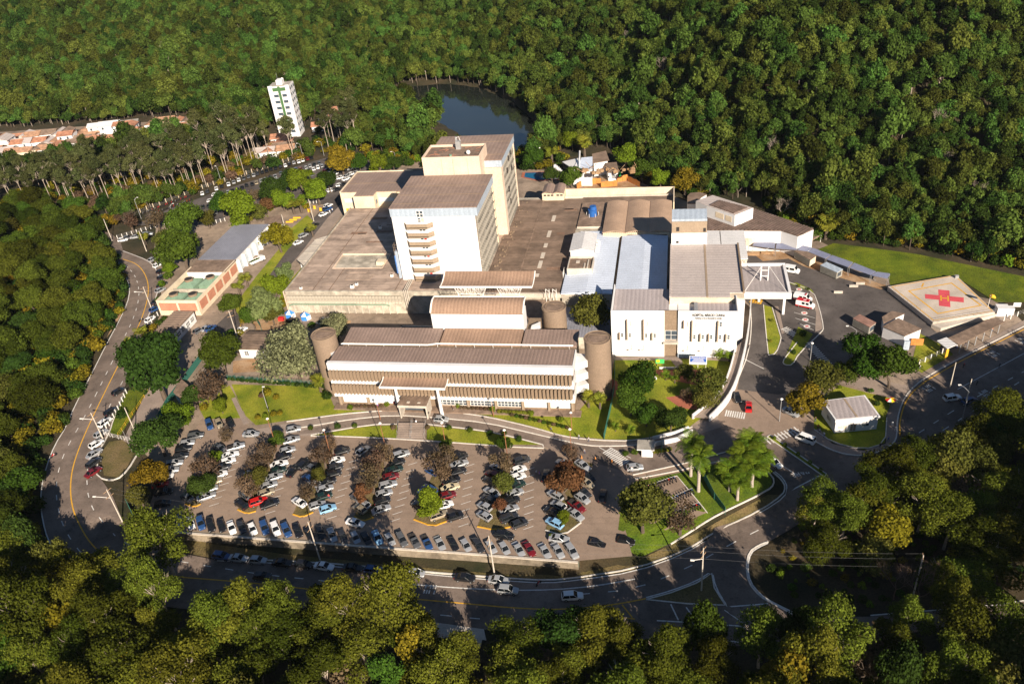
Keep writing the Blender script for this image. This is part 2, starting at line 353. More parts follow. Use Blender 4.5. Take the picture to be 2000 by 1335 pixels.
# retaining wall under the car park
M['wallgrey'] = mat('stained_retaining_wall', (.25, .205, .15), .95, .25, .4, .45)
def wallx():
    pts = [(-124, 121.5), (-121, 119.9), (-95, 119.6), (-69, 119.3), (-45, 119.2), (-19, 118.8)]
    t = thing('retaining_wall', 'long low cream retaining wall between the car park and the lower road', 'wall', (-70, 119.3, -3))
    mb = MB(); mb.prism(pts+[(-19, 128), (-124, 128)], -4.5, -.02, 0); mb.build('wall', M['wallgrey'], t)
    mb = MB(); W = resamp(pts, 3); 
    for a, b in zip(W[:-1], W[1:]): mb.prism([(a[0], a[1]-.25), (b[0], b[1]-.25), (b[0], b[1]+.25), (a[0], a[1]+.25)], -.03, .22, 0)
    mb.build('coping', M['pale_conc'], t)
    # green mesh fence on it
    f = thing('mesh_fence', 'green mesh fence along the top of the car park retaining wall', 'fence', (-70, 120, 0))
    pts2 = [(x, y+.6) for x, y in pts]; fence_run(f, pts2, 1.5, M['meshgreen'], 4.0, wires=True)
def fence_run(t, pts, h, m, step=3.0, wires=False, pm=None, z0=0.0):
    W = resamp(pts, step); post = MB().box(-.05, .05, -.05, .05, 0, h).mesh('fence_post', pm or m)
    ox, oy, oz = OFF[t.name]
    for p in W: inst('post', post, t, (p[0]-ox, p[1]-oy, zf(p[0], p[1])+z0-oz))
    mb = MB()
    for a, b in zip(W[:-1], W[1:]):
        za, zb = zf(*a[:2])+z0, zf(*b[:2])+z0
        if wires:
            k = int(h/.18)
            for i in range(k+1): q = h*i/k; mb.beam((a[0], a[1], za+q), (b[0], b[1], zb+q), .03)
            n = max(1, int(np.hypot(*(b-a)[:2])/.3))
            for i in range(n+1): c = a+(b-a)*i/n; zc = za+(zb-za)*i/n; mb.beam((c[0], c[1], zc), (c[0], c[1], zc+h), .03)
        else: mb.prism([(a[0], a[1]), (b[0], b[1]), (b[0]+.02, b[1]+.04), (a[0]+.02, a[1]+.04)], za+.05, [zb+h]*4 if abs(za-zb) < .05 else [za+h, zb+h, zb+h, za+h])
    mb.build('mesh_panel', m, t)
wallx()
# ring road
RL = [(150, 440), (205, 470), (228, 505), (240, 530), (250, 548), (254, 566), (249, 592), (232, 628), (208, 672), (180, 728), (146, 792), (129, 834), (107, 868), (90, 912), (80, 956), (80, 995), (88, 1036), (99, 1064), (135, 1110), (190, 1146), (260, 1172), (340, 1186), (440, 1196), (600, 1204), (800, 1216), (1000, 1233), (1200, 1246), (1350, 1254), (1500, 1262)]
RR = [(1545, 1272), (1600, 1285), (1760, 1240), (1880, 1215), (2150, 1190), (2150, 1145), (2000, 1172), (1940, 1184), (1700, 1203), (1600, 1206), (1553, 1199), (1499, 1174), (1478, 1152), (1463, 1128), (1460, 1105), (1466, 1078), (1482, 1066), (1500, 1058), (1540, 1035), (1620, 985), (1700, 950), (1764, 919), (1850, 872), (1991, 799), (2200, 700), (2200, 560), (2000, 637), (1910, 682), (1868, 703), (1830, 724), (1800, 742), (1776, 763), (1761, 787), (1752, 820), (1752, 850), (1745, 866), (1725, 881), (1686, 891), (1650, 888), (1620, 878), (1593, 863), (1569, 848), (1480, 850), (1420, 905), (1513, 918), (1531, 934), (1538, 950), (1534, 968), (1489, 998), (1399, 1040), (1334, 1081), (1240, 1115), (1129, 1131), (1070, 1137), (998, 1133), (890, 1125), (830, 1119), (744, 1112), (610, 1101), (424, 1093), (340, 1075), (280, 1048), (245, 1026), (219, 966), (200, 938), (190, 925), (193, 881), (215, 842), (222, 815), (241, 770), (252, 720), (277, 660), (302, 592), (312, 562), (313, 538), (304, 518), (288, 507), (262, 497), (240, 488), (235, 470), (250, 462), (330, 440), (330, 425), (240, 445), (215, 455)]
RW = [(215, 455), (235, 470), (240, 488), (262, 497), (288, 507), (304, 518), (313, 538), (312, 562), (302, 592), (277, 660), (252, 720), (241, 770), (222, 815), (215, 842), (193, 881), (190, 925), (200, 938), (219, 966), (245, 1026), (280, 1048), (340, 1077), (424, 1093), (610, 1101), (744, 1112), (830, 1119), (890, 1125), (998, 1133), (1070, 1137), (1129, 1131), (1240, 1115), (1334, 1081), (1399, 1040)]
def road_strip(name, A, B, m, z, n=110):
    A = np.array([gt(*p) for p in A]); B = np.array([gt(*p) for p in B])
    def rs(W):
        s = np.concatenate([[0], np.cumsum(np.hypot(*np.diff(W, axis=0).T))]); u = np.linspace(0, s[-1], n); return np.stack([np.interp(u, s, W[:, 0]), np.interp(u, s, W[:, 1])], 1)
    A, B = rs(A), rs(B); mb = MB(); K = 7; P = [[A[i]*(1-k/K)+B[i]*k/K for k in range(K+1)] for i in range(n)]
    Z = zt(np.array([[p[0] for p in r] for r in P]), np.array([[p[1] for p in r] for r in P]))+z
    for i in range(n-1):
        for k in range(K): mb.poly([(*P[a][b], Z[a][b]) for a, b in ((i, k), (i, k+1), (i+1, k+1), (i+1, k))])
    o = mb.build(name, m); o['kind'] = 'structure'
road_strip('ring_road', RL[:18]+[(101, 1072)], RW[:18]+[(248, 1034)], M['asphalt'], .01, 70)
road_strip('lower_road', RL[17:28], RW[18:], M['asphalt'], .014, 90)
sheet('road_junction', [(1395, 1030), (1489, 998), (1534, 968), (1538, 950), (1531, 934), (1513, 918), (1420, 905), (1480, 850), (1569, 848), (1593, 863), (1620, 878), (1650, 888), (1686, 891), (1725, 881), (1768, 917), (1700, 950), (1620, 985), (1540, 1035), (1500, 1058), (1482, 1066), (1466, 1078), (1460, 1105), (1463, 1128), (1478, 1152), (1499, 1174), (1553, 1199), (1610, 1206), (1605, 1285), (1545, 1272), (1500, 1262), (1340, 1254)], M['asphalt'], .022, drape=True)
sheet('side_road', [(1600, 1206), (1700, 1203), (1940, 1184), (2000, 1172), (2150, 1145), (2150, 1190), (1880, 1215), (1760, 1240), (1600, 1285)], M['asphalt'], .012, drape=True)
sheet('avenue', [(1725, 881), (1745, 866), (1752, 850), (1752, 820), (1761, 787), (1776, 763), (1800, 742), (1830, 724), (1868, 703), (1910, 682), (2000, 637), (2200, 540), (2200, 700), (1991, 799), (1850, 872), (1764, 919)], M['asphalt'], .016, drape=True)
E1 = [(240, 490), (262, 498), (285, 507), (301, 519), (311, 540), (310, 562), (301, 591), (286, 625), (276, 650)]
line('road_edge_line', M['line'], [RL[2:18], E1, [(424, 1094), (610, 1102), (744, 1113), (830, 1120), (890, 1126), (998, 1134), (1070, 1138), (1129, 1132), (1240, 1116), (1334, 1082), (1399, 1041), (1489, 999), (1534, 969), (1538, 950), (1530, 934), (1513, 920)],
     [(800, 1140), (900, 1148), (1000, 1152), (1080, 1151), (1160, 1144), (1240, 1130)],
     [(1262, 1166), (1310, 1153), (1360, 1134), (1391, 1114), (1398, 1147), (1421, 1184)], [(1283, 1211), (1380, 1216), (1465, 1223), (1500, 1254)], [(1345, 1244), (1500, 1256)],
     [(1500, 1060), (1482, 1068), (1466, 1079), (1460, 1106), (1465, 1136), (1486, 1161), (1505, 1173), (1553, 1197)], [(1700, 1201), (1940, 1182), (2000, 1172)], [(1421, 1184), (1500, 1178)], [(1542, 959), (1600, 929)], [(1340, 1185), (1360, 1212)], [(1310, 1179), (1325, 1210)], [(1415, 1190), (1460, 1222)]], .28, smooth=1)
line('road_kerb', M['kerb'], [[(1129, 1127), (1240, 1110), (1334, 1077), (1399, 1036), (1489, 994), (1529, 966), (1534, 950), (1527, 937), (1510, 922)],
     [(1593, 862), (1620, 877), (1650, 887), (1686, 890), (1725, 880), (1746, 865), (1752, 850), (1752, 820), (1761, 787), (1776, 763), (1800, 742), (1830, 724), (1868, 703), (1910, 682), (2000, 637), (2100, 588)], [(424, 1089), (610, 1097), (744, 1108), (890, 1121), (998, 1129), (1070, 1133), (1129, 1127)],
     [(1500, 1057), (1482, 1064), (1463, 1077), (1457, 1106), (1462, 1138), (1484, 1164), (1505, 1176), (1553, 1201)], [(189, 926), (193, 881), (215, 842), (222, 818), (240, 773)], [(189, 926), (201, 936), (228, 937), (250, 917), (272, 880)]], .3, h=.14, smooth=1)
line('centre_line', M['yline'], [[(240, 506), (268, 515), (284, 535), (291, 560), (287, 592), (270, 640), (235, 705), (205, 765), (183, 810), (160, 860), (142, 910), (137, 950), (140, 985), (150, 1015), (175, 1060), (215, 1095), (300, 1122), (478, 1136), (561, 1145), (700, 1160), (800, 1168), (922, 1179), (1010, 1187), (1100, 1190), (1200, 1180), (1262, 1168)],
     [(1758, 852), (1757, 822), (1766, 789), (1781, 766), (1805, 746), (1835, 728), (1872, 707), (1914, 686), (2004, 641)], [(1215, 1180), (1235, 1205)], [(1180, 1200), (1240, 1208)]], .3, smooth=2)
line('lane_dashes', M['line'], [[(246, 518), (262, 535), (270, 555), (272, 580), (262, 620), (238, 668), (205, 735), (165, 815), (131, 872), (116, 910), (109, 950), (112, 985), (122, 1025), (150, 1072), (200, 1120)], [(276, 665), (258, 705), (232, 760), (210, 800), (190, 850), (172, 900), (169, 950), (178, 990), (205, 1025), (240, 1060), (330, 1092), (440, 1110), (520, 1122), (640, 1134), (760, 1150)],
     [(860, 1200), (950, 1209), (1060, 1217)], [(1130, 1160), (1240, 1150), (1340, 1110), (1420, 1065), (1490, 1030)], [(1700, 905), (1790, 848), (1880, 790), (2000, 725)], [(1780, 880), (1880, 815), (2000, 740)]], .22, dash=(2.2, 3.6), smooth=1)
line('lane_solid', M['line'], [[(1764, 917), (1880, 860), (1991, 797)], [(1870, 760), (2000, 690)]], .18)
# islands and verges round the road
sheet('road_verge', [(245, 1026), (262, 1000), (300, 1030), (420, 1062), (560, 1082), (744, 1100), (880, 1112), (1000, 1122), (1129, 1118), (1240, 1095), (1380, 1030), (1500, 965), (1528, 966), (1489, 996), (1399, 1038), (1334, 1079), (1240, 1112), (1129, 1129), (998, 1131), (830, 1117), (610, 1099), (424, 1091), (340, 1073), (280, 1046)], M['drygrass'], -.02, drape=True)
sheet('road_verge', [(203, 928), (230, 932), (248, 912), (262, 885), (242, 858), (214, 862), (196, 885)], M['drygrass'], .02)
sheet('traffic_island', [(1262, 1170), (1310, 1157), (1360, 1138), (1390, 1119), (1395, 1147), (1416, 1181), (1340, 1178)], M['drygrass'], .03, drape=True)
line('island_kerb', M['kerb'], [[(1262, 1170), (1310, 1157), (1360, 1138), (1390, 1119), (1395, 1147), (1416, 1181), (1340, 1178), (1262, 1170)]], .25, h=.14)
sheet('woodland_clearing', [(1500, 1062), (1466, 1081), (1462, 1106), (1468, 1136), (1488, 1160), (1520, 1178), (1700, 1198), (1940, 1180), (2100, 1160), (2100, 1000), (1700, 1020), (1560, 1040)], M['earth'], 0, drape=True)
# car park and approach drive
sheet('car_park', [(375, 845), (395, 818), (470, 815), (490, 838), (600, 845), (830, 856), (1064, 877), (1180, 868), (1300, 850), (1400, 820), (1430, 770), (1450, 690), (1500, 690), (1520, 760), (1590, 830), (1600, 862), (1569, 870), (1510, 918), (1440, 893), (1340, 923), (1238, 942), (1206, 975), (1235, 1085), (1133, 1094), (900, 1077), (700, 1063), (500, 1043), (300, 1032), (285, 1005), (302, 960), (345, 890)], M['paver'], .0)
sheet('approach_drive', [(470, 840), (500, 838), (640, 812), (755, 802), (830, 800), (890, 805), (950, 813), (1040, 834), (1100, 852), (1160, 862), (1240, 862), (1330, 845), (1400, 810), (1415, 850), (1330, 880), (1236, 892), (1180, 900), (1160, 872), (1063, 872), (950, 843), (833, 829), (719, 831), (607, 851), (560, 850)], M['walk'], .01)
sheet('drive_lane', [(560, 851), (600, 838), (680, 820), (770, 811), (860, 817), (950, 826), (1040, 847), (1130, 868), (1165, 873), (1234, 872), (1330, 858), (1420, 830), (1440, 880), (1340, 905), (1236, 925), (1150, 900), (1063, 872), (1010, 856), (950, 842), (833, 829), (719, 831)], M['asphalt'], .018)
line('drive_kerb', M['kerb'], [[(560, 823), (640, 812), (680, 807), (755, 801), (830, 800), (890, 805), (950, 813), (1040, 834), (1100, 852), (1159, 859), (1240, 861), (1330, 843), (1352, 833)], [(560, 838), (600, 833), (680, 819), (770, 810), (860, 816), (950, 825), (1040, 846), (1130, 867), (1165, 871), (1234, 870), (1290, 862)],
     [(607, 849), (719, 829), (775, 828)], [(833, 828), (950, 841), (1010, 855), (1060, 868)], [(607, 851), (680, 852), (830, 860), (1063, 877), (1060, 868)], [(1236, 927), (1345, 903), (1425, 880)], [(1240, 935), (1330, 918), (1440, 892), (1480, 905), (1510, 930), (1512, 945), (1500, 957), (1400, 1005), (1310, 1062)]], .28, h=.13, smooth=1)
for P in ([(612, 849), (719, 832), (777, 830), (775, 855), (680, 851)], [(834, 831), (950, 843), (1010, 857), (1056, 868), (950, 868), (833, 858)]): sheet('lawn', P, M['lawn'], .03)
sheet('lawn', [(452, 750), (600, 754), (640, 762), (652, 792), (700, 800), (755, 799), (680, 805), (560, 821), (500, 830), (480, 812), (465, 780)], M['lawn'], .02)
sheet('lawn', [(385, 790), (448, 752), (475, 800), (470, 816), (400, 818)], M['lawn'], .02)
sheet('lawn', [(890, 803), (1125, 808), (1150, 780), (1200, 770), (1190, 858), (1100, 850), (1040, 832), (950, 811)], M['lawn'], .02)
sheet('garden_lawn', [(1200, 700), (1440, 700), (1430, 740), (1412, 775), (1385, 805), (1340, 838), (1240, 858), (1190, 858), (1190, 770)], M['lawn'], .03)
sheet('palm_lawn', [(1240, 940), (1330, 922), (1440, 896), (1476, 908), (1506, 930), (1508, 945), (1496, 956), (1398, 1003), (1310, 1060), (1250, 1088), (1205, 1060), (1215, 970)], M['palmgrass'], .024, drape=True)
sheet('motorcycle_bay', [(1253, 951), (1322, 929), (1382, 1000), (1300, 1035), (1240, 1010)], M['paver'], .045, drape=True)
sheet('road_divider', [(1498, 853), (1504, 849), (1614, 925), (1610, 931)], M['lawn'], .05)
line('divider_kerb', M['kerb'], [[(1498, 853), (1504, 849), (1614, 925), (1610, 931), (1498, 853)]], .25, h=.14)
line('bay_kerb', M['kerb'], [[(1253, 951), (1322, 929), (1382, 1002)]], .2, h=.12)
line('bay_markings', M['line'], [[(1170, 873), (1240, 912)], [(1190, 873), (1232, 894)], [(1462, 868), (1560, 930)], [(1498, 857), (1560, 838)], [(1452, 700), (1492, 720)]], .2)
sheet('red_path', [(1272, 722), (1390, 722), (1392, 738), (1360, 752), (1300, 740)], M['redpave'], .05); sheet('red_path', [(1300, 776), (1340, 770), (1368, 770), (1360, 800), (1330, 797)], M['redpave'], .05); sheet('red_path', [(1188, 735), (1206, 745), (1208, 768), (1190, 782), (1170, 785)], M['redpave'], .05)
sheet('pavement', [(1195, 697), (1437, 697), (1437, 706), (1330, 700), (1340, 722), (1325, 722), (1310, 703), (1200, 703)], M['walk'], .04)
sheet('pavement', [(1569, 848), (1600, 836), (1625, 866), (1686, 880), (1730, 866), (1732, 812), (1750, 780), (1700, 765), (1640, 747), (1680, 735), (1770, 752), (1830, 718), (2000, 625), (2000, 637), (1910, 682), (1868, 703), (1830, 724), (1800, 742), (1776, 763), (1761, 787), (1752, 820), (1752, 850), (1746, 865), (1725, 880), (1686, 890), (1650, 887), (1620, 877), (1593, 862)], M['walk'], .03)
sheet('gatehouse_lawn', [(1590, 838), (1625, 862), (1686, 877), (1728, 864), (1730, 812), (1745, 778), (1700, 768), (1640, 752), (1590, 790)], M['lawn'], .026)
line('pavement_kerb', M['kerb'], [[(1590, 838), (1625, 863), (1686, 878), (1729, 865), (1732, 815)]], .2, h=.12, smooth=1)
# emergency forecourt
sheet('forecourt', [(1455, 585), (1450, 490), (1545, 505), (1620, 535), (1740, 565), (1830, 650), (1760, 690), (1690, 720), (1640, 745), (1520, 770), (1440, 760), (1452, 690), (1468, 600)], M['darkasphalt'], .004)
sheet('forecourt_dark', [(1458, 700), (1476, 598), (1540, 548), (1585, 555), (1600, 590), (1608, 645), (1560, 690), (1600, 700), (1640, 750), (1520, 770), (1470, 745)], M['darkasphalt'], .01)
sheet('dirt_patch', [(1460, 487), (1560, 492), (1690, 545), (1740, 560), (1720, 565), (1650, 545), (1570, 520), (1540, 505), (1490, 510)], M['dirt'], .014)
sheet('lawn_strip', [(1491, 595), (1508, 600), (1524, 654), (1526, 662), (1516, 690), (1502, 694)], M['lawn'], .03); sheet('lawn_strip', [(1541, 553), (1556, 552), (1585, 565), (1590, 572)], M['lawn'], .03); sheet('lawn_strip', [(1559, 638), (1588, 652), (1580, 664), (1555, 700), (1548, 713), (1533, 713), (1530, 706)], M['lawn'], .03)
line('forecourt_kerb', M['kerb'], [[(1491, 595), (1500, 690), (1502, 694), (1516, 690), (1526, 662), (1524, 654), (1508, 600)], [(1541, 551), (1588, 568), (1600, 600), (1609, 640), (1605, 648), (1560, 690), (1548, 713), (1533, 713), (1528, 706), (1540, 690), (1557, 668)], [(1466, 600), (1468, 640), (1462, 690), (1440, 745), (1420, 785), (1400, 812)]], .25, h=.13, smooth=1)
sheet('crossing_walk', [(1585, 567), (1600, 600), (1608, 642), (1592, 648), (1594, 610), (1580, 575)], M['walk'], .02); sheet('pavement', [(1512, 598), (1520, 598), (1532, 650), (1527, 652)], M['walk'], .02)
def zebra(name, a, b, n, ln, m, wd=.36):
    """n stripes from picture point a to b, each ln long across"""
    A = np.array(gt(*a)); B = np.array(gt(*b)); u = (B-A)/np.linalg.norm(B-A); v = np.array([-u[1], u[0]]); mb = MB()
    for i in range(n):
        c = A+(B-A)*(i+.5)/n; q = [c+u*wd/2*s+v*ln/2*t for s, t in ((-1, -1), (1, -1), (1, 1), (-1, 1))]; mb.poly([(p[0], p[1], zf(*p)+.03) for p in q])
    o = mb.build(name, m); o['kind'] = 'structure'
zebra('zebra_crossing', (1185, 878), (1222, 905), 11, 3.0, M['line']); zebra('zebra_crossing', (1577, 668), (1618, 712), 13, 2.4, M['line']); zebra('zebra_crossing', (1530, 640), (1555, 655), 7, 2.4, M['line']); zebra('zebra_crossing', (1496, 862), (1560, 838), 10, 2.6, M['line']); zebra('zebra_crossing', (1416, 806), (1456, 812), 9, 2.6, M['line'], .35)
zebra('zebra_crossing', (1466, 584), (1490, 588), 5, 4, M['yline'], .6)
sheet('helipad_lawn', [(1595, 488), (1628, 475), (1700, 484), (1790, 496), (1880, 515), (2000, 540), (2150, 570), (2150, 620), (2000, 590), (1946, 590), (1868, 541), (1739, 558), (1736, 544)], M['rough'], .03)
sheet('verge', [(1795, 650), (1836, 672), (1850, 680), (1862, 692), (1800, 728), (1780, 712)], M['lawn'], .02)
sheet('construction_yard', [(1140, 372), (1240, 365), (1245, 345), (1140, 350)], M['dirt'], .02); sheet('dirt_patch', [(455, 705), (500, 700), (510, 725), (455, 728)], M['dirt'], .02); sheet('dirt_patch', [(490, 625), (560, 618), (600, 640), (500, 645)], M['dirt'], .02)
sheet('dirt_patch', [(238, 590), (225, 625), (208, 660), (222, 640), (246, 600)], M['dirt'], .02, drape=True)
# roads on the west and the far car park
sheet('far_car_park', [(262, 440), (330, 408), (430, 372), (520, 345), (600, 318), (650, 305), (720, 300), (730, 330), (668, 395), (640, 400), (560, 395), (470, 400), (420, 440), (330, 440)], M['darkasphalt'], .0)
sheet('west_street', [(640, 395), (668, 395), (660, 410), (600, 480), (530, 560), (470, 640), (420, 690), (395, 660), (470, 590), (540, 500), (600, 440)], M['darkasphalt'], .004)
sheet('pavement', [(668, 397), (675, 408), (600, 510), (575, 510), (640, 425)], M['walk'], .01)
sheet('verge', [(520, 420), (570, 445), (600, 420), (612, 432), (560, 490), (500, 575), (470, 620), (455, 600), (500, 540), (550, 480)], M['lawn'], .012)
sheet('verge', [(600, 510), (580, 545), (548, 610), (530, 620), (555, 560)], M['lawn'], .012)
sheet('verge', [(240, 770), (262, 755), (290, 762), (235, 850), (215, 845), (222, 815)], M['rough'], .02)
sheet('ramp_path', [(286, 765), (345, 740), (330, 790), (262, 870), (240, 860)], M['walk'], .024)
sheet('footpath', [(590, 290+463), (455, 742), (600, 750), (645, 752), (645, 756)], M['walk'], .034)
sheet('footpath', [(452, 778), (460, 775), (486, 826), (476, 830)], M['walk'], .034)
sheet('footbridge_deck', [(800, 1214), (845, 1214), (945, 1228), (950, 1250), (900, 1240), (805, 1234)], M['pale_conc'], .06, drape=True)
# car park tree strips
STRIPS = [[(428, 870), (440, 868), (400, 960), (392, 984), (380, 990), (362, 984), (385, 930)], [(540, 850), (548, 848), (520, 940), (500, 998), (482, 1003), (464, 995), (500, 920)], [(640, 868), (652, 866), (640, 940), (612, 1000), (590, 1010), (572, 1004), (600, 940)], [(748, 872), (760, 874), (740, 950), (730, 1010), (708, 1018), (692, 1008), (715, 950)], [(868, 876), (880, 878), (868, 950), (872, 1018), (845, 1028), (808, 1014), (830, 960)], [(985, 884), (998, 886), (985, 960), (1000, 1028), (968, 1035), (932, 1028), (955, 970)], [(1112, 895), (1160, 905), (1120, 960), (1135, 1020), (1100, 1046), (1065, 1035), (1085, 970)]]
for P in STRIPS: sheet('tree_strip', P, M['drygrass'], .05)
for i, P in enumerate(STRIPS): line('strip_kerb', M['yline'] if i != 6 else M['kerb'], [[P[3], P[4], P[5]] if True else P], .3, h=.16, smooth=1, drape=False)
mbs = MB()
for (a, b, n) in (((470, 878), (418, 985), 9), ((572, 880), (528, 1000), 9), ((690, 900), (648, 1010), 9), ((806, 905), (772, 1015), 9), ((918, 908), (905, 1025), 9), ((1035, 915), (1032, 1030), 9)):
    for i in range(n):
        t = i/(n-1); c = np.array(g(a[0]+(b[0]-a[0])*t, a[1]+(b[1]-a[1])*t)); q = math.radians(30); u = np.array([math.cos(q), math.sin(q)])*1.2; v = np.array([-math.sin(q), math.cos(q)])*.07
        mbs.poly([(*(c-u-v), .02), (*(c+u-v), .02), (*(c+u+v), .02), (*(c-u+v), .02)])
ob = mbs.build('stall_lines', M['line']); ob['kind'] = 'structure'
# words painted on the roads
def text(name, s, size, loc, rot, m, parent=None, ext=.0, align='CENTER'):
    cu = bpy.data.curves.new(name, 'FONT'); cu.body = s; cu.size = size; cu.align_x = align; cu.align_y = 'CENTER'; cu.extrude = ext; cu.offset = .05*size if ext else .0; cu.materials.append(m)
    o = bpy.data.objects.new(name, cu); COL.objects.link(o)
    if parent: o.parent = parent; loc = np.array(loc)-OFF[parent.name]
    else: o['kind'] = 'structure'
    o.location = tuple(loc); o.rotation_euler = rot; return o
x, y = gt(1563, 924); t = text('road_lettering', 'PARE', 1.9, (x, y, zf(x, y)+.04), (0, 0, math.radians(-155)), M['line'])
for q in ((1814, 758), (1940, 691), (1995, 665), (1925, 768), (840, 1150)):
    x, y = gt(*q); a = math.radians(38) if q[0] > 1000 else 0; mb = MB()
    for k in range(5):
        for s in (-1, 1):
            if (k*3+s) % 4 == 0: continue
            c = np.array([math.cos(a), math.sin(a)])*(k-2)*.55+np.array([-math.sin(a), math.cos(a)])*s*.7; u = np.array([math.cos(a), math.sin(a)])*.14; v = np.array([-math.sin(a), math.cos(a)])*.5
            mb.poly([(x+p[0], y+p[1], zf(x, y)+.035) for p in (c-u-v, c+u-v, c+u+v, c-u+v)])
    o = mb.build('worn_road_marking', M['line']); o['kind'] = 'structure'
# ------------------------------------------------------------------ buildings
def window(t, x0, x1, z0, z1, y, nx=2, nz=2, glass='glass', frame='metalwhite', ax='y', d=-1, name='window', fw=.1):
    """glazed opening on a wall facing -y (ax y) or +x (ax x): glass pane with frame bars"""
    def bx(mb, a0, a1, h0, h1, p0, p1):
        lo, hi = min(y+d*p0, y+d*p1), max(y+d*p0, y+d*p1)
        if ax == 'y': mb.box(a0, a1, lo, hi, h0, h1)
        else: mb.box(lo, hi, a0, a1, h0, h1)
    mb = MB(); bx(mb, x0, x1, z0, z1, .005, .03); wdo = mb.build(name, M[glass], t)
    mb = MB()
    for i in range(nx+1): q = x0+(x1-x0)*i/nx; bx(mb, q-fw/2, q+fw/2, z0, z1, .0, .08)
    for i in range(nz+1): q = z0+(z1-z0)*i/nz; bx(mb, x0, x1, q-fw/2, q+fw/2, .0, .07)
    mb.build('frame', M[frame], wdo); return wdo
def rail(t, pts, h, m, name='railing', step=2.5, bars=2):
    mb = MB(); W = resamp(pts, step)
    for p in W: mb.beam((p[0], p[1], p[2]), (p[0], p[1], p[2]+h), .07)
    for a, b in zip(W[:-1], W[1:]):
        for k in range(1, bars+1): mb.beam((a[0], a[1], a[2]+h*k/bars), (b[0], b[1], b[2]+h*k/bars), .06)
    return mb.build(name, m, t)
def arc_roof(mb, x0, x1, y0, y1, z0, z1, bulge, th=.25, n=12, ax='y', m=0):
    """curved sheet: profile from (y0,z0) to (y1,z1) bulging by bulge"""
    P = [(y0+(y1-y0)*i/n, z0+(z1-z0)*i/n+bulge*math.sin(math.pi*i/n)) for i in range(n+1)]
    def v(a, b, c): return (a, b, c) if ax == 'y' else (b, a, c)
    for (a, za), (b, zb) in zip(P[:-1], P[1:]):
        q = [v(x0, a, za), v(x1, a, za), v(x1, b, zb), v(x0, b, zb)]
        mb.poly(q if ax == 'y' else q[::-1], m); lo = [v(x0, a, za-th), v(x0, b, zb-th), v(x1, b, zb-th), v(x1, a, za-th)]; mb.poly(lo if ax == 'y' else lo[::-1], m)
        for X in (x0, x1): mb.poly([v(X, a, za-th), v(X, a, za), v(X, b, zb), v(X, b, zb-th)], m)
    for (a, za) in (P[0], P[-1]): mb.poly([v(x0, a, za-th), v(x1, a, za-th), v(x1, a, za), v(x0, a, za)], m)
    return P
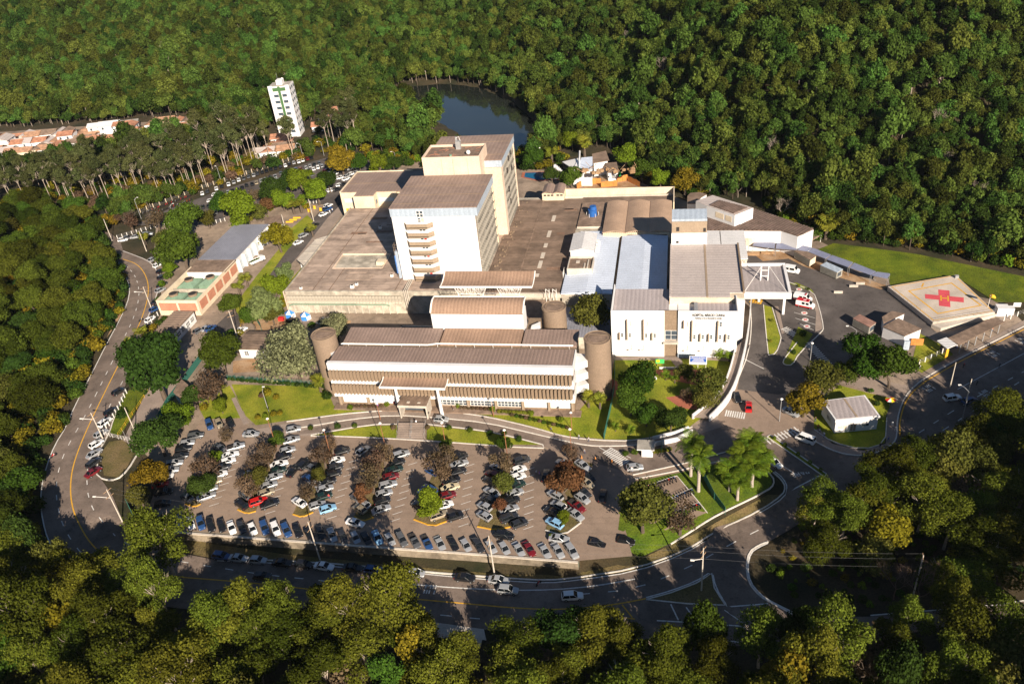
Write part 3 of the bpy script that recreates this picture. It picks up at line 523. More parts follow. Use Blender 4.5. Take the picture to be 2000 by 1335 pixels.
def front_building():
    X0, X1, Y0 = -92.2, -24.8, 169.6
    t = thing('office_building', 'three storey white office building with rows of brown sun fins behind the car park', 'building', (-58, 175, 0))
    MB().box(X0+.3, X1-.3, Y0+1.0, 178.4, 0, 14.0).build('wall', M['brown'], t); MB().box(X0+1, X1-.6, 178.4, 188, 0, 13.6).build('rear_wall', M['brown'], t)
    mb = MB()
    for z0, z1 in ((12.4, 14.75), (7.9, 10.3), (3.5, 5.9)): mb.box(X0, X1, Y0, Y0+1.2, z0, z1); mb.box(X1-.25, X1+.02, Y0+1.2, 178.2, z0, z1)
    mb.build('white_band', M['white'], t)
    mb = MB()
    for z0, z1 in ((10.3, 12.4), (5.9, 7.9)): mb.box(X0+.3, X1-.3, Y0+.75, Y0+.95, z0, z1)
    mb.build('window_strip', M['dark'], t)
    fin = MB().prism([(-.40, -1.0), (-.26, -1.02), (.27, -.25), (.27, .5), (-.40, .5)], 0, 3.0).mesh('fin', M['brown'])
    ox, oy, oz = OFF[t.name]; n = 66
    for z in (9.6, 5.1):
        for i in range(n): inst('fin', fin, t, (X0+.75+i*(X1-X0-1.5)/(n-1)-ox, Y0-.12-oy, z-oz))
    # ground floor windows
    for i, (a, b) in enumerate(((-90.2, -83.2), (-82.4, -74.2), (-62.6, -54.6), (-53.6, -46.8), (-46, -39.4), (-38.6, -32.2), (-31.6, -26.2))):
        window(t, a, b, 1.0, 3.5, Y0+1.0, 7, 3, 'paleglass' if i in (0, 1, 6, 5) else 'glass', fw=.14)
    for a in (-82.8, -54.1, -46.4, -39, -31.9, -25.6, -91): MB().box(a-.3, a+.3, Y0+.3, Y0+1.0, 0, 3.5).build('column', M['taupe'], t)
    MB().box(X0-.5, X1+1.5, Y0-1.6, Y0+1, 0, .35).build('plinth', M['flatbrown'], t)
    # roofs
    mb = MB(); mb.poly([(X0+.4, Y0+.25, 14.62), (X1-.35, Y0+.25, 14.62), (X1-.35, 178.5, 14.5), (X0+.4, 178.5, 14.5)]); mb.build('roof', M['brownroof'], t)
    mb = MB(); mb.box(X0+1, X1-.3, 178.5, 180.3, 13.5, 13.9); mb.build('gutter', M['brown'], t)
    for a, b, m in ((-91.3, -63.6, 'brownroof'), (-63, -40.4, 'peachbrown'), (-39.9, -25, 'brownroof')):
        mb = MB(); mb.prism([(a, 180.5), (b, 180.5), (b, 187.7), (a, 187.7)], 13.6, [14.35, 14.35, 14.9, 14.9]); mb.build('rear_roof', M[m], t)
    mb = MB()
    mb.tube([(X0+1, 178.9, 14.9), (-66, 178.9, 14.9), (-63.5, 179.6, 14.9), (X1-1, 179.6, 14.9)], .13, 6); mb.tube([(X0+1, 179.4, 14.8), (-66, 179.4, 14.8), (-63.5, 180.1, 14.8), (X1-1, 180.1, 14.8)], .13, 6)
    for i in range(13): a = X0+3+i*5.2; mb.beam((a, 179.2, 13.9), (a, 179.2, 14.9), .12)
    mb.build('roof_pipe', M['metalwhite'], t)
    for z in (10.4, 6.6, 2.8):
        MB().prism([(X1-.2, 174.6), (-21.6, 176.6), (-21.6, 179.2), (X1-.2, 179.8)], z, z+2.1).build('link_bridge', M['white'], t)
    MB().prism([(X0-2.2, 176.6), (X0+.2, 175.2), (X0+.2, 179.6), (X0-2.2, 179.2)], 11.4, 13.6).build('link_bridge', M['white'], t)
    mb = MB()
    for k in range(8):
        for z in (12.0, 7.5): mb.box(X1-.33, X1-.22, Y0+1.4+k*.95, Y0+1.8+k*.95, z-.35, z)
    mb.build('vent_slot', M['dark'], t)
M['peachbrown'] = mat('warm_brown_sheet', (.30, .195, .135), .75, .12, .15, .12, wave=('X', 1.0, .14))  # a slightly warmer, redder brown than the other sheet roofs
front_building()
def cylinder(name, label, x, y, r, h, z0=0):
    t = thing(name, label, 'stair tower', (x, y, z0), 'round brown stair towers')
    MB().cyl(x, y, r, z0, h, 40).build('shaft', M['cylinder'], t, smooth=False)
    mb = MB(); mb.cyl(x, y, r-.25, h, h+.12, 32); mb.build('roof_slab', M['flatbrown'], t)
    mb = MB(); P = [(x+r*math.cos(a), y+r*math.sin(a), h+.12) for a in np.linspace(0, 2*math.pi, 33)]; mb.tube(P, .16, 4, cap=False)
    mb.tube([(x-r*.7, y+r*.5, h+.3), (x+r*.8, y+r*.3, h+.3)], .09, 5); mb.tube([(x+r*.75*math.cos(a), y+r*.75*math.sin(a), h+.2) for a in np.linspace(2.6, 6.4, 18)], .08, 4); mb.build('rim', M['brown'], t)
cylinder('stair_tower', 'round brown stair tower at the right end of the office building', -19.2, 178.7, 3.45, 18)
cylinder('stair_tower', 'round brown stair tower at the left end of the office building', -95.8, 178.9, 3.45, 18)
cylinder('stair_tower', 'short round brown tower between the curved white hall and the dark tree', -33.2, 197.7, 3.4, 16)
def entrance():
    t = thing('entrance_canopy', 'curved brown entrance canopy on two white posts over the front door', 'canopy', (-67, 168, 0))
    mb = MB(); arc_roof(mb, -76.2, -58.2, 164.9, 170.0, 10.8, 11.6, -.45, .2); mb.build('roof', M['peachbrown'], t)
    mb = MB(); mb.box(-76.3, -58.1, 164.6, 164.9, 10.4, 10.95)
    for x in (-76.3, -58.2): P = [(x, 164.9+5.1*i/8, 10.8+.8*i/8-.45*math.sin(math.pi*i/8)) for i in range(9)]; mb.tube(P, .15, 4)
    mb.build('edge_beam', M['metalwhite'], t)
    for x in (-72.9, -61.2):
        MB().tube([(x+.2, 167.2, 0), (x, 167.2, 9.2)], [.5, .38], 10).build('post', M['white'], t)
        mb = MB()
        for dx in (-3.2, 3): mb.beam((x, 167.2, 8.9), (x+dx, 166.2, 10.5), .2); mb.beam((x, 167.2, 8.9), (x+dx*.9, 168.8, 10.8), .16)
        mb.build('brace', M['metalwhite'], t)
    p = thing('entrance_porch', 'flat roofed grey porch in front of the office building door', 'porch', (-68, 166.5, 0))
    MB().box(-72.4, -64.2, 164.9, 169.5, 3.9, 4.7, 0, 1).build('roof', [M['pale_conc'], M['flatbrown']], p)
    MB().box(-72.2, -71.9, 165.2, 169.4, 0, 3.9).build('side_wall', M['pale_conc'], p); MB().box(-64.7, -64.4, 165.2, 169.4, 0, 3.9).build('side_wall', M['pale_conc'], p)
    MB().box(-71.8, -64.8, 168.6, 168.8, 0, 3.6).build('door', M['glass'], p)
    mb = MB(); mb.box(-70, -69.2, 166, 166.6, 4.7, 4.9); mb.box(-67, -66.2, 166, 166.4, 4.7, 4.85); mb.build('roof_hatch', M['pale_conc'], p)
entrance()
def hall():
    t = thing('curved_hall', 'white hall with a curved brown roof behind the office building', 'building', (-53, 190, 0))
    mb = MB(); mb.prism([(-66.6, 187.75), (-40.3, 187.75), (-40.3, 192.6), (-66.6, 192.6)], 8, 19.6); mb.build('wall', M['white'], t)
    mb = MB(); arc_roof(mb, -66.6, -40.3, 187.6, 193.2, 19.9, 22.0, .95, .3, 14); mb.build('roof', M['peachbrown'], t)
    mb = MB()
    for x in (-66.65, -40.2): P = [(x, 187.6+5.6*i/12, 19.95+2.1*i/12+.95*math.sin(math.pi*i/12)) for i in range(13)]; mb.tube(P, .22, 5)
    mb.tube([(-66.6, 193.2, 22), (-40.3, 193.2, 22)], .25, 5); mb.build('edge_beam', M['metalwhite'], t)
    mb = MB(); mb.prism([(-66.4, 192.6), (-38, 192.6), (-38, 218), (-66.4, 218)], 0, 6.5); mb.build('rear_block', M['flatbrown'], t)
    mb = MB(); mb.box(-40.2, -36.8, 184.5, 196, 8, 13.4); mb.build('side_block', M['brown'], t)
    mb = MB(); mb.prism([(-38.6, 188.2), (-36.4, 190.2), (-36.4, 192.2), (-38.6, 190.2)], 10.5, 14.6); mb.build('link_bridge', M['white'], t)
    u = thing('roof_canopy', 'long upswept brown canopy carried on white trusses in front of the ward tower', 'canopy', (-52, 200, 6))
    mb = MB(); arc_roof(mb, -65.6, -38.9, 197.2, 203.6, 23.0, 24.5, -.55, .25, 12); mb.build('roof', M['peachbrown'], u)
    mb = MB(); mb.box(-65.8, -38.8, 196.9, 197.2, 22.7, 23.2)
    for x in (-65.7, -38.85): P = [(x, 197.2+6.4*i/10, 23.0+1.5*i/10-.55*math.sin(math.pi*i/10)) for i in range(11)]; mb.tube(P, .18, 4)
    mb.build('edge_beam', M['metalwhite'], u)
    for x0, x1 in ((-62, -52.5), (-49.5, -42)):
        mb = MB(); n = 6
        for y in (198.4, 201.2):
            mb.tube([(x0, y, 22.2), (x0+1, y, 19.8), (x1-1, y, 19.8), (x1, y, 22.2)], .11, 5)
            for i in range(n+1):
                a = x0+1+(x1-x0-2)*i/n; mb.beam((a, y, 19.8), (a, y, 22.6), .12)
                if i < n: b = x0+1+(x1-x0-2)*(i+1)/n; mb.beam((a if i % 2 else b, y, 19.6), (b if i % 2 else a, y, 21.6), .1)
        for i in range(n+1): a = x0+1+(x1-x0-2)*i/n; mb.beam((a, 198.4, 19.6), (a, 201.2, 19.6), .1)
        xm = (x0+x1)/2
        mb.beam((x0+1, 198.4, 19.6), (xm-.6, 197, 14), .3); mb.beam((x1-1, 198.4, 19.6), (xm+.6, 197, 14), .3); mb.beam((xm-.6, 197, 14), (xm-.6, 197, 6), .4); mb.beam((xm+.6, 197, 14), (xm+.6, 197, 6), .4)
        mb.build('truss', M['metalwhite'], u)
    v = thing('grey_annex_roof', 'low flat blue-grey roof behind the dark tree', 'building', (-30, 208, 0)); MB().box(-37.6, -18, 200.5, 217.8, 0, 4, 0, 1).build('block', [M['dirty'], M['slate']], v)
    mb = MB()
    for x in (-38.6, -36.4): mb.beam((x, 216.8, 4), (x, 216.8, 11), .2); mb.beam((x+1.1, 216.8, 4), (x+1.1, 216.8, 11), .2); mb.beam((x, 216.8, 11), (x+1.1, 216.8, 10), .15)
    o = mb.build('roof_gantry', M['metalwhite']); tag(o, 'small white steel gantry standing behind the curved hall', 'gantry')
    s = thing('striped_pergola', 'low open roof of slanted concrete beams left of the curved hall', 'pergola', (-76, 200, 0))
    mb = MB(); mb.box(-82.5, -70, 190.5, 205, 3.2, 3.5); mb.build('ceiling', M['peachroof'], s)
    mb = MB()
    for a, b in (((-83, 190), (-70, 190)), ((-70, 190), (-70, 205.5)), ((-70, 205.5), (-83, 205.5)), ((-83, 205.5), (-83, 190))): mb.box(min(a[0], b[0])-.25, max(a[0], b[0])+.25, min(a[1], b[1])-.25, max(a[1], b[1])+.25, 3.0, 4.2)
    mb.build('kerb_beam', M['dirty'], s); bm_ = MB().beam((0, 0, 0), (4, 14.5, 0), .35).mesh('beam', M['pale_conc'])
    for i in range(6): inst('beam', bm_, s, (-82.6+i*1.7+76, 190.4-200, 3.75))
    q = thing('low_side_block', 'low block with a slate roof left of the white hall', 'building', (-69, 198, 0)); MB().box(-69.6, -66.9, 190, 212, 0, 6, 0, 1).build('block', [M['brown'], M['slate']], q)
hall()
def ward_tower():
    X0, X1, Y0, Y1, Z = -88.4, -60.2, 228.2, 254.2, 34
    t = thing('ward_tower', 'nine storey white ward tower with seven brown balconies and a brown roof', 'building', (-74, 241, 8))
    mb = MB(); mb.box(X0, X1-.8, Y0, Y1, 0, 31.2); mb.build('wall', M['white'], t)
    mb = MB(); mb.box(X0-.2, X1+.1, Y0-.25, Y1+.2, 30.9, 33.7); mb.build('fascia', M['fascia'], t)
    mb = MB(); mb.box(X0-.3, X1+.2, Y0-.35, Y1+.3, 33.7, 33.95); mb.build('roof', M['brownroof_y'], t)
    mb = MB()
    for k in (.12, .38, .66): y = Y0+(Y1-Y0)*k; mb.box(X0-.2, X1+.1, y-.1, y+.1, 33.95, 34.03)
    mb.build('roof_seam', M['brown'], t)
    side_fins(t, X1-.8, Y0+.3, Y1, 8.6, 30.8, 7)
    MB().box(X1-.8, X1-.1, Y1-.8, Y1, 8, 30.8).build('corner_pier', M['cream'], t)
    xs = -84.6
    for i in range(7):
        z = 8.9+i*3.12; P = [(xs, Y0), (xs+1.2, Y0-1.7), (xs+8.0, Y0-1.7), (xs+9.6, Y0)]
        b = MB().prism(P, z-.1, z+.12, bot=True).build('balcony', M['white'], t)
        mb = MB(); W = P
        for a, c in zip(W[:-1], W[1:]):
            n = np.array([-(c[1]-a[1]), c[0]-a[0]]); n = n/np.hypot(*n)*.15; mb.prism([a, c, (c[0]+n[0], c[1]+n[1]), (a[0]+n[0], a[1]+n[1])], z-.45, z+1.25, bot=True)
        mb.build('parapet', M['taupe'], b)
        w = window(t, xs+4.7, xs+6.9, z+.9+.3, z+2.75, Y0, 2, 2, 'glass', fw=.22)
        if i % 2 == 0: mb = MB(); mb.box(xs+5.9, xs+6.7, Y0-.1, Y0-.04, z+1.3, z+2.6); mb.build('curtain', M['redpaint'] if i < 5 else M['cream'], w)
    window(t, xs+4.7, xs+6.9, 30.7, 32.9, Y0-.25, 2, 2, 'glass', fw=.22)
    mb = MB(); mb.box(X0-1.6, X0, Y0+1, Y0+3.5, 8, 18); mb.build('scaffold_sheet', M['fascia'], t); mb = MB(); mb.box(X0-1.9, X0-1.6, Y0+.8, Y0+3.3, 10, 16.5); mb.build('scaffold_tarp', M['bluecloth'], t)
    mb = MB()
    for a in (0, 1.5, 3): mb.beam((X0-1.7, Y0+.8+a, 8), (X0-1.7, Y0+.8+a, 20.5), .1)
    for z in (18.5, 19.5, 20.5): mb.beam((X0-1.7, Y0+.8, z), (X0-1.7, Y0+3.8, z), .1); mb.beam((X0, Y0+.8, z), (X0-1.7, Y0+.8, z), .1)
    mb.build('scaffold', M['brown'], t)
    r = thing('rear_tower', 'peach rear tower with a brown roof behind the ward tower', 'building', (-72, 272, 8))
    mb = MB(); mb.box(-85.5, -59.4, 262, 287, 0, 33.5); mb.build('wall', M['peach'], r); MB().box(-66, -58.4, 261.4, 264.5, 0, 33.4).build('front_pier', M['peach'], r)
    mb = MB(); mb.box(-85.7, -58.2, 261.8, 287.2, 33.5, 35.9); mb.build('fascia', M['fascia'], r); mb = MB(); mb.box(-85.8, -58.1, 261.7, 287.3, 35.9, 36.15); mb.build('roof', M['brownroof_y'], r)
    mb = MB()
    for k in (.2, .72): y = 262+25*k; mb.box(-85.7, -58.2, y-.1, y+.1, 36.15, 36.23)
    mb.build('roof_seam', M['brown'], r)
    side_fins(r, -59.4, 264.8, 286.4, 8.6, 33.2, 8)
    MB().box(-59.4, -58.4, 286.2, 287, 8, 33.4).build('corner_pier', M['peach'], r)
    mb = MB()
    for y, z in ((272, 27), (272, 20), (276, 30), (280, 31), (280, 25), (272.5, 15)): mb.box(-58.95, -58.5, y, y+.7, z, z+2)
    mb.build('window', M['dark'], r)
    c = thing('lift_core', 'peach lift shaft block with a dusty flat roof between the two towers', 'building', (-74, 261, 8))
    mb = MB(); mb.box(-84.2, -64.2, 255.2, 267.5, 8, 39.3); mb.build('wall', M['peach'], c); mb = MB(); mb.box(-83.8, -64.6, 255.6, 267.1, 39.3, 39.36); mb.build('roof', M['flatbrown'], c)
    mb = MB()
    for a in ((-84.2, -64.2, 255.2, 255.5), (-84.2, -64.2, 267.2, 267.5), (-84.2, -83.9, 255.5, 267.2), (-64.5, -64.2, 255.5, 267.2)): mb.box(*a, 39.3, 40.1)
    mb.build('parapet', M['peach'], c)
    mb = MB()
    for x in (-77.5, -73.5, -68.5): mb.box(x, x+.05, 255.14, 255.2, 30, 39.6)
    mb.build('rain_streak', M['brown'], c)
    a = thing('roof_vent_box', 'grey metal vent box on top of the lift shaft block', 'vent', (-73.4, 264.6, 39.4)); mb = MB(); mb.box(-74.2, -72.6, 264, 265.6, 39.36, 42.2); mb.box(-74.4, -73.8, 265.2, 265.7, 39.4, 43.4); mb.build('box', M['steel'], a); mb = MB(); mb.tube([(-74.2, 265, 43), (-73, 265, 43.6), (-72.6, 265, 42.2)], .1, 5); mb.build('pipe', M['metalwhite'], a)
    d = thing('satellite_dish', 'white satellite dish on the lift shaft block', 'dish', (-68.6, 258.8, 39.4)); mb = MB(); mb.ball((-68.6, 258.6, 40.3), .75, 0, 10, .75); mb.build('reflector', M['metalwhite'], d); MB().tube([(-68.6, 259, 39.3), (-68.6, 259, 40.2)], .1, 5).build('mast', M['steel'], d)
    e = thing('roof_fan', 'small green fan unit on the lift shaft block', 'fan', (-74.6, 257.5, 39.4)); MB().cyl(-74.6, 257.5, .5, 39.36, 40.1, 8).build('casing', M['green_eq'], e)
    f = thing('roof_debris', 'rusty cables and pipes lying on the lift shaft block', 'pipes', (-72, 259, 39.4)); mb = MB(); rr = random.Random(4)
    for k in range(22): q = rr.uniform(-83, -66); y = rr.uniform(256, 266); mb.tube([(q, y, 39.45), (q+rr.uniform(-2.5, 2.5), y+rr.uniform(-1.5, 1.5), 39.5+rr.random()*.3)], .06, 4)
    mb.build('pipe', M['brickred'], f)
def side_fins(t, x, y0, y1, z0, z1, fl):
    """stained concrete sun louvres of the right hand face: one row of slanted slabs per floor"""
    MB().box(x-.05, x+.02, y0, y1, z0, z1).build('louvre_backing', M['brown'], t)
    n = 16; me = MB().prism([(0, -.16), (.62, .25), (.62, .42), (0, .05)], 0, (z1-z0)/fl*.72, bot=True).mesh('louvre', M['louvre']); ox, oy, oz = OFF[t.name]
    for f in range(fl):
        z = z0+(z1-z0)*f/fl; MB().box(x, x+.75, y0, y1, z-.05, z+.22).build('floor_slab', M['louvre'], t)
        for i in range(n): inst('louvre', me, t, (x+.02-ox, y0+(y1-y0)*(i+.5)/n-oy, z+.35-oz))
ward_tower()
M['patch1'] = mat('lighter_roof_sheet', (.40, .30, .23), .9, .2, .5, .2); M['patch2'] = mat('rusty_roof_sheet', (.25, .155, .105), .9, .25, .5, .3); M['patch3'] = mat('dark_roof_sheet', (.14, .10, .08), .9, .25, .5, .3)
def low_blocks():
    t = thing('west_clinic_block', 'wide low block with a patchy brown roof left of the ward tower', 'building', (-100, 240, 0))
    mb = MB()
    mb.prism([(-127.6, 219.8), (-60.2, 219.8), (-60.2, 290), (-127.6, 287)], 0, 7.7); mb.build('wall', M['dirty'], t)
    mb = MB(); o = mb
    for a in ((-127.4, -116.5, 220.2, 287), (-116.5, -98.5, 220.2, 236.4), (-116.5, -98.5, 247, 287), (-98.5, -60.4, 220.2, 287)): o.box(*a, 7.7, 8.0)
    o.build('roof', M['oldroof'], t)
    mb = MB(); mb.box(-127.6, -60.2, 219.5, 220.2, 7.2, 8.5); mb.box(-127.8, -127.4, 219.5, 287, 7.2, 8.4); mb.build('parapet', M['dirty'], t)
    mb = MB(); mb.box(-127.95, -127.6, 219.2, 220, 0, 8.5); mb.box(-127.8, -127.6, 219.8, 287, 5, 7.2); mb.build('end_wall', M['peach'], t)
    w = MB().box(-116.5, -98.5, 236.4, 247, 5.0, 5.05).build('courtyard_roof', M['flatbrown'], t)
    mb = MB(); mb.box(-116.6, -98.5, 246.8, 247.1, 5, 8.3); mb.box(-98.6, -98.3, 236.4, 247, 5, 8.2); mb.box(-116.8, -116.4, 236.4, 247, 7.9, 8.15); mb.box(-116.6, -98.5, 236.2, 236.5, 7.9, 8.15); mb.build('courtyard_wall', M['peach'], t)
    MB().box(-101.4, -98.4, 239, 241.5, 5, 9).build('courtyard_hut', M['cream'], t)
    seam = MB().box(-.12, .12, 0, 66, 0, .12).mesh('roof_seam', M['flatbrown'])
    for x in (-112.2, -89.2, -118): inst('roof_seam', seam, t, (x+100, 220.6-240, 7.98), sc=(1, (.24 if x == -112.2 else 1), 1))
    mb = MB(); rr = random.Random(3)
    for (x, y, a, b) in ((-122, 259, 1.6, 4.5), (-113, 268, 2.2, 2), (-121, 271, 2.4, 1.2), (-119, 276, 1.6, 1.6), (-108, 272, 1, 5), (-109, 228, 9, 4), (-110, 233, 7, 2)): mb.box(x, x+a, y, y+b, 8.0, 8.07)
    mb.build('roof_patch', M['patch1'], t)
    for k in range(26): x = rr.uniform(-126, -63); y = rr.uniform(222, 285); w_ = rr.choice([.95, .95, 1.9]); l = rr.uniform(2, 7); (-117.5 < x < -94 and 233 < y < 249) or (x > -92 and y > 224) or MB().box(x, x+l, y, y+w_, 8.0, 8.05).build('roof_sheet', M[rr.choice(['patch1', 'patch2', 'patch2'])], t)
    # fluted front: leaning precast ribs, green pipe and lower wall
    rib = MB().prism([(-.5, -.55), (.42, -.2), (.42, .2), (-.5, .2)], 0, 2.6).mesh('precast_rib', M['dirty'])
    for i in range(36): inst('precast_rib', rib, t, (-126.6+i*1.12+100, 219.4-240, 4.3))
    MB().tube([(-126.5, 218.4, 3.6), (-125, 218.4, 4.1), (-92, 218.4, 4.1), (-91, 218.6, 3.6)], .22, 6).build('pipe', M['green_eq'], t)
    mb = MB()
    for i in range(16): mb.box(-125.5+i*2.4, -125.2+i*2.4, 219.45, 219.8, 0, 3.4)
    mb.build('pilaster', M['pale_conc'], t)
    mb = MB()
    for k in range(3): mb.tube([(-85-k*.6, 229, 8.2), (-84.4-k*.6, 219.3, 8.9), (-84-k*.6, 218.9, 2)], .2, 5)
    mb.build('duct', M['pale_conc'], t)
    for (x, y, s, lab) in ((-122.5, 222, .7, 'small white cooler near the front left corner of the patchy roof'), (-104.5, 222.8, 1.0, 'larger white cooler in the middle of the patchy roof'), (-103.6, 224.6, .8, 'white cooler just behind the larger one on the patchy roof'), (-93, 230.5, .8, 'grey cooler near the ward tower on the patchy roof'), (-109, 268, .9, 'white cooler far back on the patchy roof')):
        t2 = thing('air_cooler', lab, 'cooler', (x, y, 8)); mb = MB(); mb.box(x-s*.6, x+s*.6, y-s*.5, y+s*.5, 8.0, 8+s); mb.build('casing', M['metalwhite'], t2); MB().cyl(x, y, s*.4, 8+s, 8.1+s, 10).build('fan', M['dark'], t2)
    # middle wing
    u = thing('middle_clinic_block', 'low block with a ribbed brown roof right of the ward tower', 'building', (-48, 256, 0))
    mb = MB(); mb.prism([(-60.2, 219.8), (-34.2, 219.8), (-34.2, 294.5), (-60.2, 294.5)], 0, 7.8); mb.prism([(-34.2, 258), (-.5, 258), (-.5, 296), (-34.2, 294.5)], 0, 7.8); mb.build('wall', M['dirty'], u)
    mb = MB(); mb.box(-60, -49.8, 220, 292, 7.8, 8.05); mb.box(-49.5, -34.4, 220, 292, 7.8, 8.05); mb.box(-34.4, -.8, 284, 295, 7.8, 8.05); mb.build('roof', M['oldroof2'], u)
    MB().box(-49.9, -49.3, 220, 292, 8.03, 8.16).build('roof_gutter', M['flatbrown'], u)
    mb = MB()
    for y0, y1 in ((236, 241), (243, 247), (251, 254), (259, 264), (272, 277), (230, 232)): mb.box(-44.2, -42.9, y0, y1, 8.05, 8.14)
    mb.build('roof_light', M['pale_conc'], u); rr = random.Random(6)
    for k in range(30): x = rr.uniform(-56, -40); y = rr.uniform(222, 288); l = rr.uniform(2, 6); (-50.5-l < x < -49) or (-45-l < x < -42.5) or MB().box(x, x+l, y, y+rr.choice([.95, 1.9]), 8.05, 8.09).build('roof_sheet', M[rr.choice(['patch1', 'patch2', 'patch3'])], u)
    mb = MB(); mb.box(-60.2, -18.2, 218.6, 219.3, 6.8, 8.3); mb.build('parapet', M['pale_conc'], u)
    mb = MB(); rr = random.Random(9)
    for k in range(70): x = rr.gauss(-57.4, 1.1); y = rr.uniform(221, 290); s = rr.uniform(.2, .7); mb.box(x, x+s, y, y+s*1.4, 8.05, 8.1+s*.4)
    mb.build('roof_rubble', M['brown'], u).__setitem__('kind', 'stuff')
    l = thing('boundary_wall', 'long pale wall with a coping behind the low roofs', 'wall', (-20, 296, 0)); MB().box(-41.5, .2, 296, 296.4, 0, 10.4).build('wall', M['cream'], l); MB().box(-.2, .2, 282, 296, 0, 10.4).build('return_wall', M['cream'], l); MB().box(-41.5, -.2, 293.2, 293.5, 7.8, 8.7).build('lower_wall', M['pale_conc'], l)
    c = thing('vaulted_store', 'small cream store with two vaulted brown roofs beside the low block', 'building', (-45, 295, 0))
    MB().box(-50, -41.6, 290.8, 299, 0, 11).build('wall', M['cream'], c)
    for a in (-50.1, -45.8): mb = MB(); arc_roof(mb, 290.6, 299.2, a, a+4.25, 11, 11, .9, .2, 8, 'x'); mb.build('vault_roof', M['brownroof_y'], c)
    mb = MB(); 
    for a in (-49.4, -48, -46.6, -44.4, -43): mb.box(a, a+1, 290.75, 290.8, 9.9, 10.5)
    mb.build('vent', M['dark'], c)
    k = thing('back_wing', 'cream back wing with a brown roof left of the ward tower', 'building', (-120, 302, 0))
    mb = MB(); mb.prism([(-132.9, 291.6), (-109, 291.6), (-109, 313), (-132.9, 313)], 0, 12.8); mb.prism([(-125.8, 287.4), (-117.2, 287.4), (-117.2, 291.6), (-125.8, 291.6)], 0, 12.8); mb.box(-110, -85, 293, 313, 0, 12.8); mb.build('wall', M['cream'], k)
    mb = MB(); mb.box(-132.6, -85, 291.9, 313, 12.8, 13.02); mb.box(-125.5, -117.5, 287.7, 291.9, 12.8, 13.02); mb.build('roof', M['brownroof_y'], k)
    mb = MB(); mb.box(-132.9, -132.5, 291.6, 313, 12.8, 13.4); mb.box(-133, -108, 313, 313.4, 12.5, 13.4); mb.build('parapet', M['cream'], k); MB().box(-132.6, -108.5, 300.5, 300.8, 13.02, 13.1).build('roof_seam', M['brown'], k)
    mb = MB(); mb.box(-131.5, -126.5, 291.5, 291.6, 8.6, 10.2); mb.box(-116.5, -110.4, 291.5, 291.6, 8.8, 10.4); mb.build('louvre_window', M['paleglass'], k); MB().box(-131.6, -127, 291.45, 291.6, 1, 6).build('doorway', M['yellow'], k); mb = MB(); mb.box(-117.2, -117.12, 289, 290.6, 8.8, 10.4); mb.build('window', M['glass'], k)
low_blocks()
